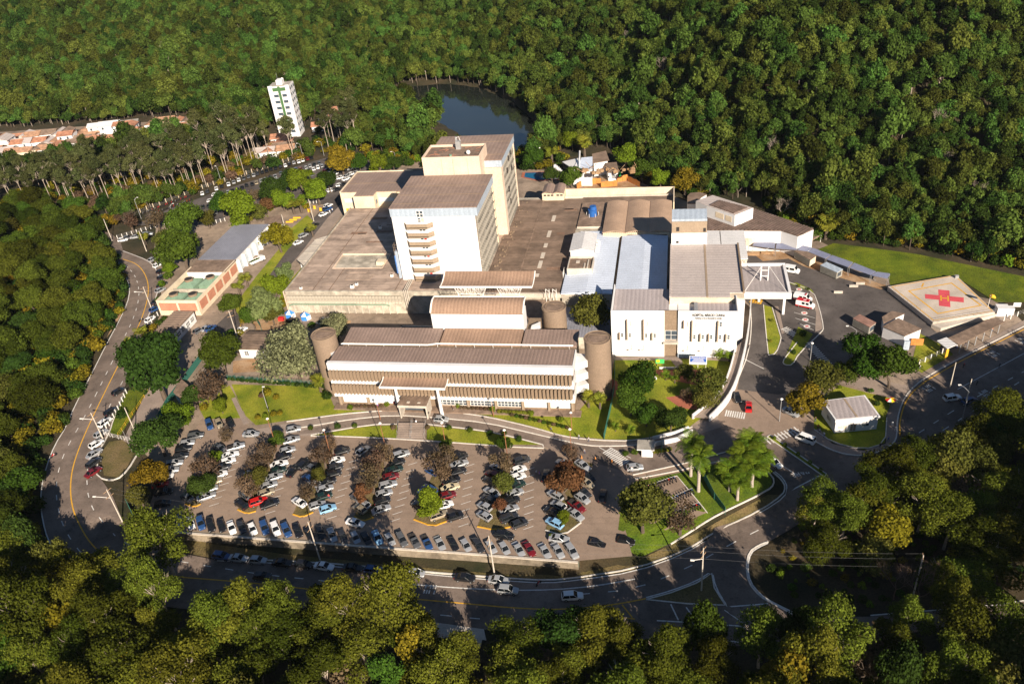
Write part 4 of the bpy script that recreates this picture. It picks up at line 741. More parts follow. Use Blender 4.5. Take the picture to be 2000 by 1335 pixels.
def blue_roofs():
    t = thing('west_metal_roof_block', 'pale metal roofed block carrying a white plant house and a brown tank deck', 'building', (-26, 238, 0))
    mb = MB(); mb.box(-33.9, -18.5, 218.4, 257, 0, 8.4); mb.box(-32, -24, 257, 262, 0, 8.4); mb.build('wall', M['dirty'], t)
    mb = MB(); mb.prism([(-34.1, 218), (-26.3, 218), (-26.3, 257), (-34.1, 257)], 8.4, [8.7, 9.3, 9.3, 8.7]); mb.prism([(-26.3, 218), (-18.3, 218), (-18.3, 257), (-26.3, 257)], 8.4, [9.3, 8.7, 8.7, 9.3]); mb.box(-32.2, -24, 257, 262, 8.4, 8.7); mb.build('roof', M['blueroof'], t)
    p = thing('plant_house', 'white plant house with a ridged pale roof on the metal roof', 'building', (-29.6, 248, 8)); MB().box(-33.4, -25.8, 240.4, 253, 8, 12).build('wall', M['white'], p)
    mb = MB(); mb.prism([(-33.7, 240.1), (-29.6, 240.1), (-29.6, 253.3), (-33.7, 253.3)], 11.9, [12.1, 13, 13, 12.1]); mb.prism([(-29.6, 240.1), (-25.5, 240.1), (-25.5, 253.3), (-29.6, 253.3)], 11.9, [13, 12.1, 12.1, 13]); mb.build('roof', M['whiteroof'], p)
    mb = MB()
    for k in range(4): mb.box(-25.4, -24.6, 242.5+k*2, 243.7+k*2, 10.4, 11.5); mb.cyl(-24.5, 243.1+k*2, .3, 10.2, 11.2, 8)
    mb.build('cooler_unit', M['metalwhite'], p)
    q = thing('tank_deck', 'square brown deck box in front of the white plant house', 'building', (-29.4, 234, 8)); MB().box(-33.4, -25.3, 229.8, 238, 8, 10.6, 0, 1).build('box', [M['pale_conc'], M['flatbrown']], q)
    mb = MB(); 
    for a in ((-33.4, -25.3, 229.8, 230.1), (-33.4, -25.3, 237.7, 238), (-33.4, -33.1, 230.1, 237.7), (-25.6, -25.3, 230.1, 237.7)): mb.box(*a, 10.6, 11.1)
    mb.box(-27.2, -26.8, 231, 236.5, 10.6, 10.9); mb.box(-28.2, -27.8, 231, 234, 10.6, 10.9); mb.box(-31, -29.8, 234.5, 236, 10.6, 10.8); mb.build('parapet', M['pale_conc'], q)
    rail(q, [(-34.6, 228.5, 8.2), (-34.6, 232, 8.2)], 2.2, M['metalwhite'], 'ladder', .6, 4)
    u = thing('east_metal_roof_block', 'long pale metal roof half in the shadow of the white hospital block', 'building', (-9.5, 238, 0))
    MB().box(-17.2, -1.9, 219.8, 257.5, 0, 8.5).build('wall', M['dirty'], u)
    mb = MB(); mb.prism([(-17.4, 219.4), (-9.4, 219.4), (-9.4, 257.7), (-17.4, 257.7)], 8.5, [8.8, 9.4, 9.4, 8.8]); mb.prism([(-9.4, 219.4), (-1.8, 219.4), (-1.8, 257.7), (-9.4, 257.7)], 8.5, [9.4, 8.8, 8.8, 9.4]); mb.build('roof', M['blueroof'], u)
    MB().box(-18.25, -17.4, 218.4, 257.6, 0, 7.6).build('valley_gutter', M['brown'], u)
    v = thing('tan_vault_block', 'block of three tan vaulted roofs behind the pale metal roofs', 'building', (-12, 271, 0))
    MB().box(-24, -.7, 258.3, 284, 0, 9.7).build('wall', M['cream'], v)
    for a, b in ((-24.3, -16.6), (-16.4, -8.6), (-8.4, -.6)): mb = MB(); arc_roof(mb, 258, 284.2, a, b, 9.9, 9.9, .75, .25, 10, 'x'); mb.build('vault_roof', M['peachroof'], v)
    mb = MB()
    for a, b in ((-24.3, -16.6), (-16.4, -8.6), (-8.4, -.6)):
        for i in range(12): x = a+(b-a)*(i+.5)/12; z = 9.8+.75*math.sin(math.pi*(i+.5)/12); mb.beam((x, 258.1, 9.0), (x, 258.1, z), .12)
        mb.beam((a, 258.1, 9.1), (b, 258.1, 9.1), .15)
    mb.build('end_lattice', M['cream'], v)
    mb = MB(); mb.box(-15.6, -11, 258.22, 258.3, 8.3, 8.9); mb.box(-6.5, -2.2, 258.22, 258.3, 8.3, 8.9); mb.build('vent', M['dark'], v)
    w_ = thing('tank_terrace', 'dusty sunken roof terrace beside the tan vaults', 'roof terrace', (-29.4, 276, 7)); MB().box(-34, -25, 266, 287, 7, 8.6, 0, 1).build('deck', [M['pale_conc'], M['flatbrown']], w_)
    tk = thing('water_tank', 'blue water tank with a smaller blue drum stacked on it', 'tank', (-29.2, 275.4, 8.6)); MB().cyl(-29.2, 275.4, 1.6, 8.6, 11, 20).build('tank', M['bluepaint'], tk); MB().cyl(-29, 275.6, 1.35, 11, 12.2, 20, r1=1.2).build('upper_drum', M['bluepaint'], tk)
    mb = MB()
    for k in range(6): a = k*1.05; mb.beam((-29.2+2.2*math.cos(a), 275.4+2.2*math.sin(a), 8.6), (-29.2+2.2*math.cos(a), 275.4+2.2*math.sin(a), 10), .15)
    mb.build('support', M['metalwhite'], tk)
    tk2 = thing('water_drum', 'small blue drum behind the blue water tank', 'tank', (-30.3, 279.4, 8.6)); MB().cyl(-30.3, 279.4, .9, 8.6, 9.6, 14).build('drum', M['bluepaint'], tk2)
blue_roofs()
def hospital():
    t = thing('hospital_block', 'white panelled hospital block with lettering over its slit windows', 'building', (0, 215, 0))
    mb = MB(); mb.box(-17, -2.1, 197, 212.2, 0, 13); mb.box(1.6, 17.8, 197, 206, 0, 13); mb.box(-17, 17.8, 197.9, 205, 0, 12.8); mb.build('wall', M['panel'], t)
    mb = MB(); mb.box(-17, -2.1, 196.95, 197.3, 13, 15.4); mb.box(1.6, 17.8, 196.95, 197.3, 13, 15.4); mb.box(-17, -16.7, 197.3, 212.2, 13, 15.3); mb.box(17.5, 17.8, 197.3, 206, 13, 15.3); mb.build('parapet', M['panel'], t)
    mb = MB(); mb.box(-2.1, 1.6, 197.6, 197.9, 0, 15.1); mb.build('recess_wall', M['brown'], t)
    window(t, -1.9, 1.4, 5.6, 8.6, 197.6, 2, 2, 'glass'); MB().box(-2.4, 1.9, 196.2, 197.6, 4.8, 5.3).build('door_canopy', M['pale_conc'], t)
    mb = MB(); mb.prism([(-16.6, 200), (-1, 200), (-1, 212), (-16.6, 212)], 13, [13.2, 13.2, 13.8, 13.8]); mb.build('front_roof', M['greyroof_x'], t)
    mb = MB(); mb.prism([(7, 198), (16.8, 198), (16.8, 204.6), (7, 204.6)], 13, [13.3, 13.3, 13.6, 13.6]); mb.build('front_roof', M['greyroof_x'], t); MB().box(6, 7, 199, 204, 13, 14.2).build('roof_plant', M['steel'], t)
    mb = MB(); mb.box(-.8, 19.9, 205, 238.2, 0, 14.9); mb.build('main_wall', M['cream'], t)
    mb = MB(); mb.box(17.8, 19.95, 204, 208, 0, 14.8); mb.box(19.7, 20.0, 208, 238, 0, 14.8); mb.build('east_wall', M['white'], t)
    mb = MB(); mb.box(-.5, 9.4, 205.2, 238, 14.9, 15.15); mb.box(10.0, 16, 205.2, 238, 14.9, 15.15); mb.box(16, 19.6, 207.8, 238, 14.9, 15.15); mb.build('main_roof', M['greyroof'], t)
    MB().box(9.4, 10.0, 205.2, 238, 14.9, 15.22).build('roof_gutter', M['taupe'], t); MB().box(19.6, 20.1, 207.8, 238, 14.8, 15.7).build('east_parapet', M['brown'], t); MB().box(-.9, -.5, 205, 238, 14.8, 15.5).build('west_parapet', M['greyroof'], t)
    # slit windows: deep dark fins with frames
    def slit(x, z0, z1, wins):
        MB().box(x-.3, x+.0, 196.2, 197.0, z0, z1).build('window_fin', M['taupe'], t)
        for (a, b, gl) in wins:
            if gl: window(t, x+.25, x+.95, a, b, 197.0, 1, 2, 'glass', fw=.1)
            else:
                mb = MB(); mb.box(x+.9, x+1.0, 196.9, 197, a, b); mb.box(x+.35, x+1.0, 196.9, 197, a-.1, a); mb.build('blind_reveal', M['taupe'], t)
    for x, z0, z1, wn in ((-14.6, 6.0, 8.2, [(6.6, 7.9, 1)]), (-12.4, 6.0, 12.6, [(6.6, 7.9, 1), (10.6, 12, 0)]), (-7.8, 6.0, 12.6, [(6.6, 7.9, 1), (10.6, 12, 0)]), (-5.4, 6.0, 8.2, [(6.6, 7.9, 1)]),
                          (3.3, 10.0, 12.4, [(10.5, 12, 0)]), (5.6, 5.7, 12.4, [(6.3, 7.7, 1), (10.5, 12, 0)]), (7.9, 5.7, 8.1, [(6.3, 7.7, 1)]), (10.2, 5.7, 8.1, [(6.3, 7.7, 1)]), (12.6, 5.7, 12.4, [(6.3, 7.7, 1), (10.5, 12, 1)]), (14.9, 5.7, 8.1, [(6.3, 7.7, 1)]), (-12.2, 2.4, 2.5, [(2.5, 4.2, 0)]), (-9, 2.4, 2.5, [(2.3, 4.2, 0)]), (3.4, 2.4, 2.5, [(2.4, 4, 0)]), (7.8, 2.4, 2.5, [(2.4, 4, 0)])): slit(x, z0, z1, wn)
    mb = MB(); mb.box(1.7, 5.6, 196.6, 197, .1, 1.4); mb.build('base_panel', M['fascia'], t)
    text('lettering', 'HOSPITAL MÁRCIO CUNHA', 1.1, (9.8, 196.93, 14.1), (math.pi/2, 0, 0), M['dark'], t, .02).scale = (.64, 1, 1)
    text('lettering', 'FUNDAÇÃO SÃO FRANCISCO XAVIER', .62, (9.8, 196.93, 13.1), (math.pi/2, 0, 0), M['dark'], t, .02).scale = (.68, 1, 1)
    s = thing('stair_block', 'grey-brown stair block rising over the white hospital block', 'building', (5, 246, 0))
    mb = MB(); mb.box(-.6, 10.4, 238.3, 247, 8, 19.0); mb.build('lower_wall', M['white'], s)
    mb = MB(); mb.box(-.5, 10.3, 238.6, 246, 19.0, 22.8); mb.build('upper_wall', M['taupe'], s); mb = MB(); mb.box(-.5, 10.3, 238.9, 239.2, 22.8, 23.6); mb.prism([(-.5, 239.2), (10.3, 239.2), (10.3, 246), (-.5, 246)], 22.8, [23.0, 23.0, 23.8, 23.8]); mb.build('roof', M['fascia'], s)
    mb = MB(); mb.box(.9, 1.8, 238.5, 238.6, 19.6, 21); mb.box(9.2, 10, 238.5, 238.6, 19.3, 20.6); mb.box(.9, 1.7, 238.2, 238.3, 15.6, 16.3); mb.build('opening', M['dark'], s); MB().tube([(5.5, 238.2, 15.2), (5.5, 238.2, 18)], .06, 5).build('pipe', M['steel'], s)
    e = thing('east_roof_annex', 'white metal roofed annex beside the stair block', 'building', (18, 252, 0))
    mb = MB(); mb.prism([(10.6, 250.5), (20.2, 240.5), (23.3, 241.5), (23.3, 260.6), (10.6, 260.6)], 0, 8.6); mb.build('wall', M['dirty'], e)
    mb = MB(); mb.box(10.7, 15.4, 248, 260.8, 8.6, 8.9); mb.box(15.7, 23.5, 240.2, 260.8, 8.6, 8.9); mb.build('roof', M['whiteroof'], e)
    mb = MB(); 
    for i in range(3): a = 20.4+i; mb.beam((a, 240.1, 8.4), (a+1, 240.1, 7), .12); mb.beam((a+1, 240.1, 8.4), (a, 240.1, 7), .12)
    mb.beam((20.4, 240.1, 7), (23.4, 240.1, 7), .12); mb.build('truss', M['metalwhite'], e)
    c = thing('ambulance_canopy', 'wide white framed canopy with mast and cables over the emergency entrance', 'canopy', (27.5, 228, 0))
    MB().box(20.2, 34, 219.6, 237, 7.4, 7.9).build('roof', M['slate2'], c)
    mb = MB(); mb.box(16.2, 34.6, 218.8, 219.7, 6.6, 8.5); mb.box(33.8, 34.6, 219.7, 237.3, 6.9, 8.5); mb.box(20.2, 34.6, 237, 237.6, 7, 8.7); mb.build('edge_beam', M['white'], c)
    mb = MB()
    for x in (26.4, 28.6): mb.box(x-.18, x+.18, 227.6, 228, 7.9, 13.4)
    for z in (9.4, 11.4): mb.box(26.4, 28.6, 227.7, 227.9, z-.12, z+.12)
    mb.build('mast', M['white'], c)
    mb = MB()
    for a, b in (((26.4, 227.8, 12.8), (21, 220, 8)), ((28.6, 227.8, 12.8), (33.4, 220, 8.2)), ((26.4, 227.8, 12.8), (20.6, 236.6, 8)), ((28.6, 227.8, 12.8), (33.6, 236.8, 8.2))): mb.beam(a, b, .12)
    mb.build('cable', M['metalwhite'], c)
    for x, y in ((33, 221), (33, 235), (26.5, 228.5)): MB().box(x-.35, x+.35, y-.35, y+.35, 0, 7.4).build('post', M['white'], c)
    MB().prism([(19.9, 219.5), (20.6, 219.5), (20.6, 226), (19.9, 226)], 0, 7.4).build('side_wall', M['white'], c)
    return t
M['slate2'] = mat('canopy_roof_sheet', (.31, .275, .27), .7, .06, .2, .06, wave=('X', 1.5, .08))
hospital()
def east_building():
    t = thing('east_pavilion', 'angled white pavilion with channelled dark brown roofs at the forest edge', 'building', (26, 275, 0))
    q = lambda *p, z=8: [g(1320+a/6.667, 370+b/6.667, z) for a, b in p]
    P = q((410, 525), (880, 525), (1375, 530), (1590, 600), (1795, 510), (1010, 250), (700, 160), (410, 150))
    mb = MB(); mb.prism(P, 0, 7.6); mb.build('wall', M['white'], t)
    MB().prism(P, 7.6, 7.75).build('roof_base', M['oldroof2'], t)
    # individual roof channels running front to back, perpendicular to the far eave
    A = np.array(P[5]); B = np.array(P[4]); u = (B-A)/np.linalg.norm(B-A); v = np.array([u[1], -u[0]])
    if v[1] > 0: v = -v
    def inside(p): return poly_sd(np.array([p[0]]), np.array([p[1]]), P)[0] < 0
    L = np.linalg.norm(B-A)+26; n = int(L/1.05); 
    for i in range(n):
        s = A-u*26+u*(i+.5)*L/n; ts = [k*.25 for k in range(0, 160) if inside(s+v*k*.25)]
        if not ts or ts[-1]-ts[0] < 1.5: continue
        a, b = s+v*ts[0], s+v*ts[-1]; w2 = u*.36; MB().prism([tuple(a-w2), tuple(a+w2), tuple(b+w2), tuple(b-w2)], 7.75, [8.25, 8.25, 8.0, 8.0]).build('roof_channel', M['channel'], t)
    T = q((260, 145), (400, 205), (770, 330), (1010, 235), (545, 140), z=12.4)
    b2 = thing('roof_lantern', 'white raised box with brown channelled roof on the angled pavilion', 'building', (*T[1], 8))
    T = [T[0], T[1], T[2], T[3], q((480, 70), z=12.4)[0]]
    MB().prism(T, 7.6, 12.2).build('wall', M['white'], b2); MB().prism(T, 12.2, 12.3).build('roof', M['greyroof'], b2)
    c, d, e, f = (np.array(k) for k in q((440, 205), (760, 315), (940, 240), (560, 145), z=12.4))
    for i in range(12):
        a = (i+.15)/12; b = (i+.8)/12; MB().prism([tuple(c+(d-c)*a), tuple(c+(d-c)*b), tuple(f+(e-f)*b), tuple(f+(e-f)*a)], 12.3, 12.75).build('roof_channel', M['channel'], b2)
    mb = MB()
    for a0, a1 in ((.33, .62), (.68, .9)):
        p0, p1 = (np.array(T[1])+(np.array(T[2])-np.array(T[1]))*k for k in (a0, a1)); nn = np.array([(p1-p0)[1], -(p1-p0)[0]]); nn = nn/np.hypot(*nn)*.06
        if nn[1] > 0: nn = -nn
        mb.prism([tuple(p0), tuple(p1), tuple(p1+nn), tuple(p0+nn)], 9.2, 11.2)
    mb.build('louvre_panel', M['cream'], b2)
    s0, s1 = (np.array(k) for k in q((900, 560), (1340, 560), z=6)); mb = MB()
    for i in range(26): p = s0+(s1-s0)*i/25; mb.box(p[0]-.12, p[0]+.12, P[1][1]-.25, P[1][1], 2, 5)
    mb.build('window_bars', M['cream'], t)
    an = thing('pavilion_annex', 'small white annex with a dark roof left of the angled pavilion', 'building', (10, 290, 0)); Q = q((150, 90), (150, 190), (260, 190), (330, 110), (400, 70), (310, 40), (190, 50), z=7)
    MB().prism(Q, 0, 7).build('wall', M['white'], an); MB().prism(Q, 7, 7.2).build('roof', M['oldroof2'], an)
    lean = thing('lean_to_shed', 'small brown roofed lean-to at the right end of the pavilion', 'shed', (*g(1575, 470), 0)); Q = q((1640, 680), (1780, 640), (1880, 670), (1800, 600), (1690, 640), z=3); mb = MB(); mb.prism([g(1568, 474), g(1590, 466), g(1602, 472), g(1582, 484)], 2.4, 2.7); mb.build('roof', M['flatbrown'], lean); mb = MB(); 
    for p in ((1568, 474), (1590, 466), (1602, 472), (1582, 484)): x, y = g(*p); mb.box(x-.1, x+.1, y-.1, y+.1, 0, 2.5)
    mb.build('post', M['metalwhite'], lean)
M['channel'] = mat('dark_brown_roof_channel', (.15, .105, .085), .85, .2, .5, .25)
east_building()
def small_block(name, label, cat, px, z, h, wallm, roofm, base=0.0, over=.2, extra=None, slope=None, thick=.2, gable=False):
    """block from picture points of its roof corners (at height z+h): walls, overhanging roof"""
    P = [np.array(g(*p, h)) for p in px]; c = sum(P)/len(P)
    t = thing(name, label, cat, (c[0], c[1], base)); W = [tuple(c+(p-c)*(1-over/np.linalg.norm(p-c)*1.0)) for p in P]
    MB().prism(W, base, h-thick).build('wall', M[wallm], t)
    mb = MB()
    if slope: mb.prism([tuple(p) for p in P], h-thick, [h+s for s in slope])
    else: mb.prism([tuple(p) for p in P], h-thick, h)
    mb.build('roof', M[roofm], t)
    return t, P
def west_side():
    # utility building with cooling towers
    t = thing('utility_building', 'long terracotta and white plant building with a blue-grey roof in the west yard', 'building', (-167, 248, 0))
    mb = MB(); mb.box(-175, -160.2, 238.4, 277.8, 0, 5.6); mb.build('wall', M['white'], t)
    mb = MB(); mb.box(-175.2, -160, 247.5, 278, 5.6, 5.9); mb.build('roof', M['slate'], t); mb = MB(); mb.box(-175.2, -159.4, 238.2, 247.5, 5.6, 5.85); mb.build('front_roof', M['flatbrown'], t)
    mb = MB()
    for a in ((-175.2, -159.6, 217.4, 217.9), (-175.2, -174.7, 217.9, 242), (-160.1, -159.6, 217.9, 247)): mb.box(*a, 0, 5.9)
    mb.build('yard_wall', M['cream'], t); MB().box(-174.7, -160.1, 227.4, 227.9, 0, 4.6).build('yard_wall', M['dirty'], t); MB().box(-174.7, -160.1, 241, 241.5, 0, 5.6).build('yard_wall', M['brickred'], t)
    mb = MB()
    for a, b in ((-174.4, -167.8), (-167, -160.4)): mb.box(a, b, 217.3, 217.4, 1.9, 4.9)
    for k in range(5): mb.box(-159.6, -159.5, 218.6+k*5.8, 223.2+k*5.8, 1.7, 4.8)
    mb.build('terracotta_panel', M['brickred'], t)
    mb = MB()
    for k in range(6): mb.box(-160.2, -160.1, 249.5+k*4.6, 252.5+k*4.6, .2, 4)
    mb.build('bay_door', M['paleglass'], t)
    for k in range(7): MB().box(-160.2, -159.0, 248.6+k*4.6, 249.1+k*4.6, 0, 5.2).build('buttress', M['white'], t)
    for i, (x, y, lab) in enumerate(((-171.4, 222.5, 'front left'), (-164, 222.5, 'front right'), (-171.2, 233, 'back left'), (-163.8, 235, 'back right'))):
        c = thing('cooling_tower', f'green cooling tower, {lab} of the four in the walled yard', 'cooling tower', (x, y, 0), 'green cooling towers')
        mb = MB(); mb.prism([(x-3.2, y-3.6), (x+3.2, y-3.6), (x+3.2, y+3.6), (x-3.2, y+3.6)], 0, 4.1); mb.build('basin', M['green_eq'], c)
        mb = MB(); n = 4; b = [(x-3.2, y-3.6), (x+3.2, y-3.6), (x+3.2, y+3.6), (x-3.2, y+3.6)]; a = [(x-1.2, y-1.3), (x+1.2, y-1.3), (x+1.2, y+1.3), (x-1.2, y+1.3)]
        for k in range(4): j = (k+1) % 4; mb.poly([(*b[k], 4.1), (*b[j], 4.1), (*a[j], 5.2), (*a[k], 5.2)])
        mb.poly([(*p, 5.2) for p in a]); mb.build('hood', M['green_eq'], c)
        MB().cyl(x, y, 1.55, 5.0, 5.9, 18).build('fan_ring', M['brown'], c); MB().cyl(x, y, 1.35, 5.9, 5.95, 18).build('fan', M['dark'], c)
    s = thing('workshop_shed', 'white shed with a brown channelled roof and a front awning below the plant building', 'shed', (-162.6, 206, 0))
    MB().box(-166.2, -159.4, 200.4, 213.6, 0, 3.7).build('wall', M['white'], s)
    MB().box(-166.5, -159.2, 200.2, 213.8, 3.7, 4.0).build('roof', M['oldroof2'], s)
    ch = MB().box(-3.6, 3.6, -.3, .3, 0, .3).mesh('roof_channel', M['channel2'])
    for k in range(12): inst('roof_channel', ch, s, (-162.85+162.6, 200.9+k*1.1-206, 4.0))
    mb = MB(); mb.prism([(-166.4, 195.4), (-159, 194.2), (-159, 200.2), (-166.4, 200.2)], 2.8, [2.9, 2.9, 3.5, 3.5]); mb.build('awning', M['whiteroof'], s)
    for k in range(4): window(s, 201.5+k*3, 203.6+k*3, 1.2, 2.8, -159.4, 3, 2, 'glass', ax='x', d=1)
    h = thing('brown_roof_cottage', 'small white cottage with a dark brown roof beside the big flowering tree', 'house', (-128, 197, 0)); MB().box(-132.6, -122, 192.4, 201, 0, 3.4).build('wall', M['white'], h); mb = MB(); mb.prism([(-133.4, 191.9), (-121.5, 191.9), (-121.5, 199.4), (-133.4, 199.4)], 3.4, [3.6, 3.6, 4.6, 4.6]); mb.prism([(-133.4, 199.4), (-121.5, 199.4), (-121.5, 201.6), (-133.4, 201.6)], 3.4, [4.6, 4.6, 4.1, 4.1]); mb.build('roof', M['oldroof2'], h)
    window(h, -131, -129.6, 1, 2.6, 192.4, 2, 2, 'glass'); window(h, -126.5, -125, .1, 2.6, 192.4, 1, 2, 'paleglass', name='door')
    b, P = small_block('brick_gatehouse', 'small terracotta and white block at the edge of the far car park', 'building', [(515, 424), (550, 420), (551, 438), (517, 438)][::1], 0, 3.6, 'white', 'flatbrown')
    x0, x1 = P[3][0]+.4, P[2][0]-.4; y0 = min(P[3][1], P[2][1])+.15
    mb = MB(); mb.box(x0+.4, x0+2.6, y0-.05, y0+.2, .4, 2.8); mb.box(x1-2.6, x1-.4, y0-.05, y0+.2, .4, 2.8); mb.build('terracotta_panel', M['brickred'], b); window(b, x0+3.2, x0+4.6, .6, 2.6, y0+.1, 2, 2, 'glass')
    c = thing('carport_roof', 'pale slanted loading canopy along the left of the patchy roofed block', 'canopy', (-133.5, 260, 0)); mb = MB(); mb.prism([(-137.2, 251.3), (-131, 244.8), (-128.6, 246), (-128.6, 271), (-132.4, 271), (-136.2, 268)], 3.5, 3.9); mb.build('roof', M['pale_conc'], c)
    mb = MB()
    for y in (250, 256, 262, 267): mb.box(-136.4, -129, y, y+.25, 3.9, 4.1)
    mb.build('roof_rib', M['concrete'], c); mb = MB()
    for x, y in ((-136.4, 252), (-136, 267.5), (-130.8, 246)): mb.box(x-.2, x+.2, y-.2, y+.2, 0, 3.5)
    mb.build('post', M['white'], c)
    d, P = small_block('gate_cabin', 'grey cabin with white end beside the green fence near the ramp', 'cabin', [(338, 765), (352, 738), (370, 753), (356, 784)], 0, 2.8, 'paleglass', 'flatbrown')
M['channel2'] = mat('brown_roof_channel', (.23, .165, .125), .85, .15, .5, .2)
west_side()
def east_side():
    # covered walkway of blue panels
    t = thing('covered_walkway', 'curving covered walkway of blue-grey roof panels along the helipad lawn', 'walkway', (48, 252, 0))
    F = [(230, 265), (380, 283), (525, 293), (590, 302), (710, 352), (860, 407), (1005, 457), (1115, 480)]; B = [(238, 235), (385, 248), (550, 262), (625, 280), (745, 325), (890, 375), (1040, 435), (1130, 447)]
    F = [np.array(g(1400+a/3.333, 400+b/3.333, 3)) for a, b in F]; B = [np.array(g(1400+a/3.333, 400+b/3.333, 3.3)) for a, b in B]
    for i in range(7):
        e = .03; P = [F[i]*(1-e)+F[i+1]*e, F[i]*e+F[i+1]*(1-e), B[i]*e+B[i+1]*(1-e), B[i]*(1-e)+B[i+1]*e]; MB().prism([tuple(p) for p in P], 2.9+.02*(i % 2), [3.05, 3.05, 3.35, 3.35], bot=True).build('roof_panel', M['walkroof'], t)
        mb = MB(); 
        for p in (P[0], P[1], P[2], P[3]): mb.beam((*p, 0), (*p, 3), .12)
        mb.build('post', M['steel'], t)
    w = thing('trailer', 'beige site trailer with a brown roof beside the covered walkway', 'trailer', (*g(1572, 512), 0))
    def hut(t, px, h, wm, rm, top=True):
        P = [np.array(g(*p)) for p in px]; MB().prism([tuple(p) for p in P], .25, h).build('body', M[wm], t); c = sum(P)/4; MB().prism([tuple(c+(p-c)*1.03) for p in P], h, h+.15).build('roof', M[rm], t); return P
    P = hut(w, [(1550, 505), (1581, 522), (1592, 514), (1562, 498)], 2.7, 'cream', 'flatbrown'); ribs(w, P[0], P[1], 2.5)
    c = thing('shipping_container', 'grey ribbed container cabin with a blue-white roof beside the walkway', 'container', (*g(1620, 535), 0)); P = hut(c, [(1601, 532), (1633, 546), (1644, 540), (1613, 526)], 2.6, 'steelgrey', 'fascia'); ribs(c, P[0], P[1], 2.4); cabin_end(c, P[1], P[2])
    c = thing('shipping_container', 'grey ribbed container cabin with a rusty half roof next to the helipad sheds', 'container', (*g(1685, 640), 0)); P = hut(c, [(1664, 637), (1696, 654), (1708, 645), (1677, 629)], 2.6, 'steelgrey', 'rustroof'); ribs(c, P[0], P[1], 2.4); cabin_end(c, P[1], P[2])
    V = lambda a, b: (1400+a/3.333, 400+b/3.333)
    t, P = small_block('helipad_shed', 'white building with a flat brown roof beside the helipad', 'building', [V(1080, 790), V(1225, 852), V(1335, 805), V(1180, 735)], 0, 3.6, 'white', 'flatbrown'); MB().box(P[1][0]-.3, P[1][0]+1.2, P[1][1]-1.6, P[1][1]-.8, 0, 2.8).build('side_cupboard', M['fascia'], t)
    t, P = small_block('helipad_shed', 'smaller flat roofed white shed behind the brown roofed building', 'building', [V(1075, 728), V(1140, 690), V(1225, 705), V(1085, 770)], 0, 3.2, 'white', 'flatbrown')
    o = thing('orange_hoarding', 'bright orange board leaning at the brown roofed building', 'board', (*g(1790, 672), 0)); x, y = g(1790, 674); MB().box(x-1.6, x+1.6, y-.1, y+.1, .1, 2.2).build('board', M['orange'], o)
    # helipad
    h = thing('helipad', 'raised concrete helipad with a faded red cross and yellow H', 'helipad', (79, 229, 0)); Z = 1.5
    q = lambda a, b: g(1720+a/7.407, 520+b/7.407, Z)
    C = [q(105, 292), q(250, 265), q(1085, 122), q(1655, 662), q(758, 808)]
    MB().prism(C, -.2, Z).build('slab', M['padmat'], h)
    def ring(P, wd, z, name, m):
        P = [np.array(p) for p in P]; c = sum(P)/len(P); I = [p+(c-p)/np.linalg.norm(c-p)*wd*1.41 for p in P]; mb = MB()
        for i in range(len(P)): j = (i+1) % len(P); mb.poly([(*P[i], z), (*P[j], z), (*I[j], z), (*I[i], z)])
        return mb.build(name, m, h)
    ring([q(390, 352), q(1028, 235), q(1468, 567), q(825, 690)], .45, Z+.012, 'yellow_square', M['yline'])
    ring([q(150, 292), q(1075, 128), q(1630, 650), q(762, 785)], .3, Z+.012, 'yellow_border', M['yline'])
    mb = MB(); mb.poly([(*q(*p), Z+.012) for p in ((640, 400), (1203, 450), (1203, 522), (645, 465))]); mb.poly([(*q(*p), Z+.016) for p in ((833, 335), (995, 350), (1010, 590), (845, 570))]); mb.build('red_cross', M['pinkred'], h)
    mb = MB()
    for P in (((860, 418), (882, 420), (886, 498), (864, 495)), ((962, 424), (984, 426), (990, 504), (968, 502)), ((884, 450), (962, 456), (963, 470), (884, 464))): mb.poly([(*q(*p), Z+.02) for p in P])
    for P in (((610, 240), (632, 240), (608, 298), (582, 298)),): mb.poly([(*q(*p), Z+.012) for p in P])
    mb.build('yellow_letter', M['yline'], h)
    MB().prism([tuple(np.array(C[4])+(-.4, -.4)), tuple(np.array(C[4])+(1.6, -2.4)), tuple(np.array(C[3])+(.6, -.2)), C[3], C[4]], -.2, Z-.5).build('retaining_step', M['pale_conc'], h)
    rail(h, [(*C[0], Z), (*C[4], Z)], 1.0, M['steel'], 'railing', 2.0, 2); rail(h, [(*C[4], Z), (*C[3], Z)], 1.0, M['steel'], 'railing', 2.0, 2)
    mb = MB(); x, y = q(1098, 165); mb.box(x-.5, x+.5, y-.4, y+.4, Z, Z+.9); mb.build('floodlight', M['steel'], h)
    s = thing('windsock', 'yellow windsock on a pole at the right corner of the helipad', 'windsock', (*q(1560, 590), Z)); x, y = q(1550, 590); MB().tube([(x, y, Z), (x, y, Z+4)], .07, 5).build('pole', M['metalwhite'], s); MB().tube([(x, y, Z+3.8), (x+.9, y+.4, Z+3.4), (x+1.5, y+.6, Z+2.8)], [.55, .5, .32], 10).build('sock', M['yellow'], s)
    k = thing('white_kiosk', 'white equipment kiosk right of the helipad', 'kiosk', (*g(1960, 608), 0)); x, y = g(1956, 616); MB().box(x-1.6, x+1.6, y-.6, y+2, 0, 2.7).build('body', M['white'], k); MB().box(x+1.7, x+3.2, y+.2, y+2, 0, 2.2).build('side_box', M['whiteroof'], k); x, y = g(1983, 606); MB().box(x-.9, x+1.1, y, y+.1, 1.2, 2.6).build('sign_board', M['white'], k)
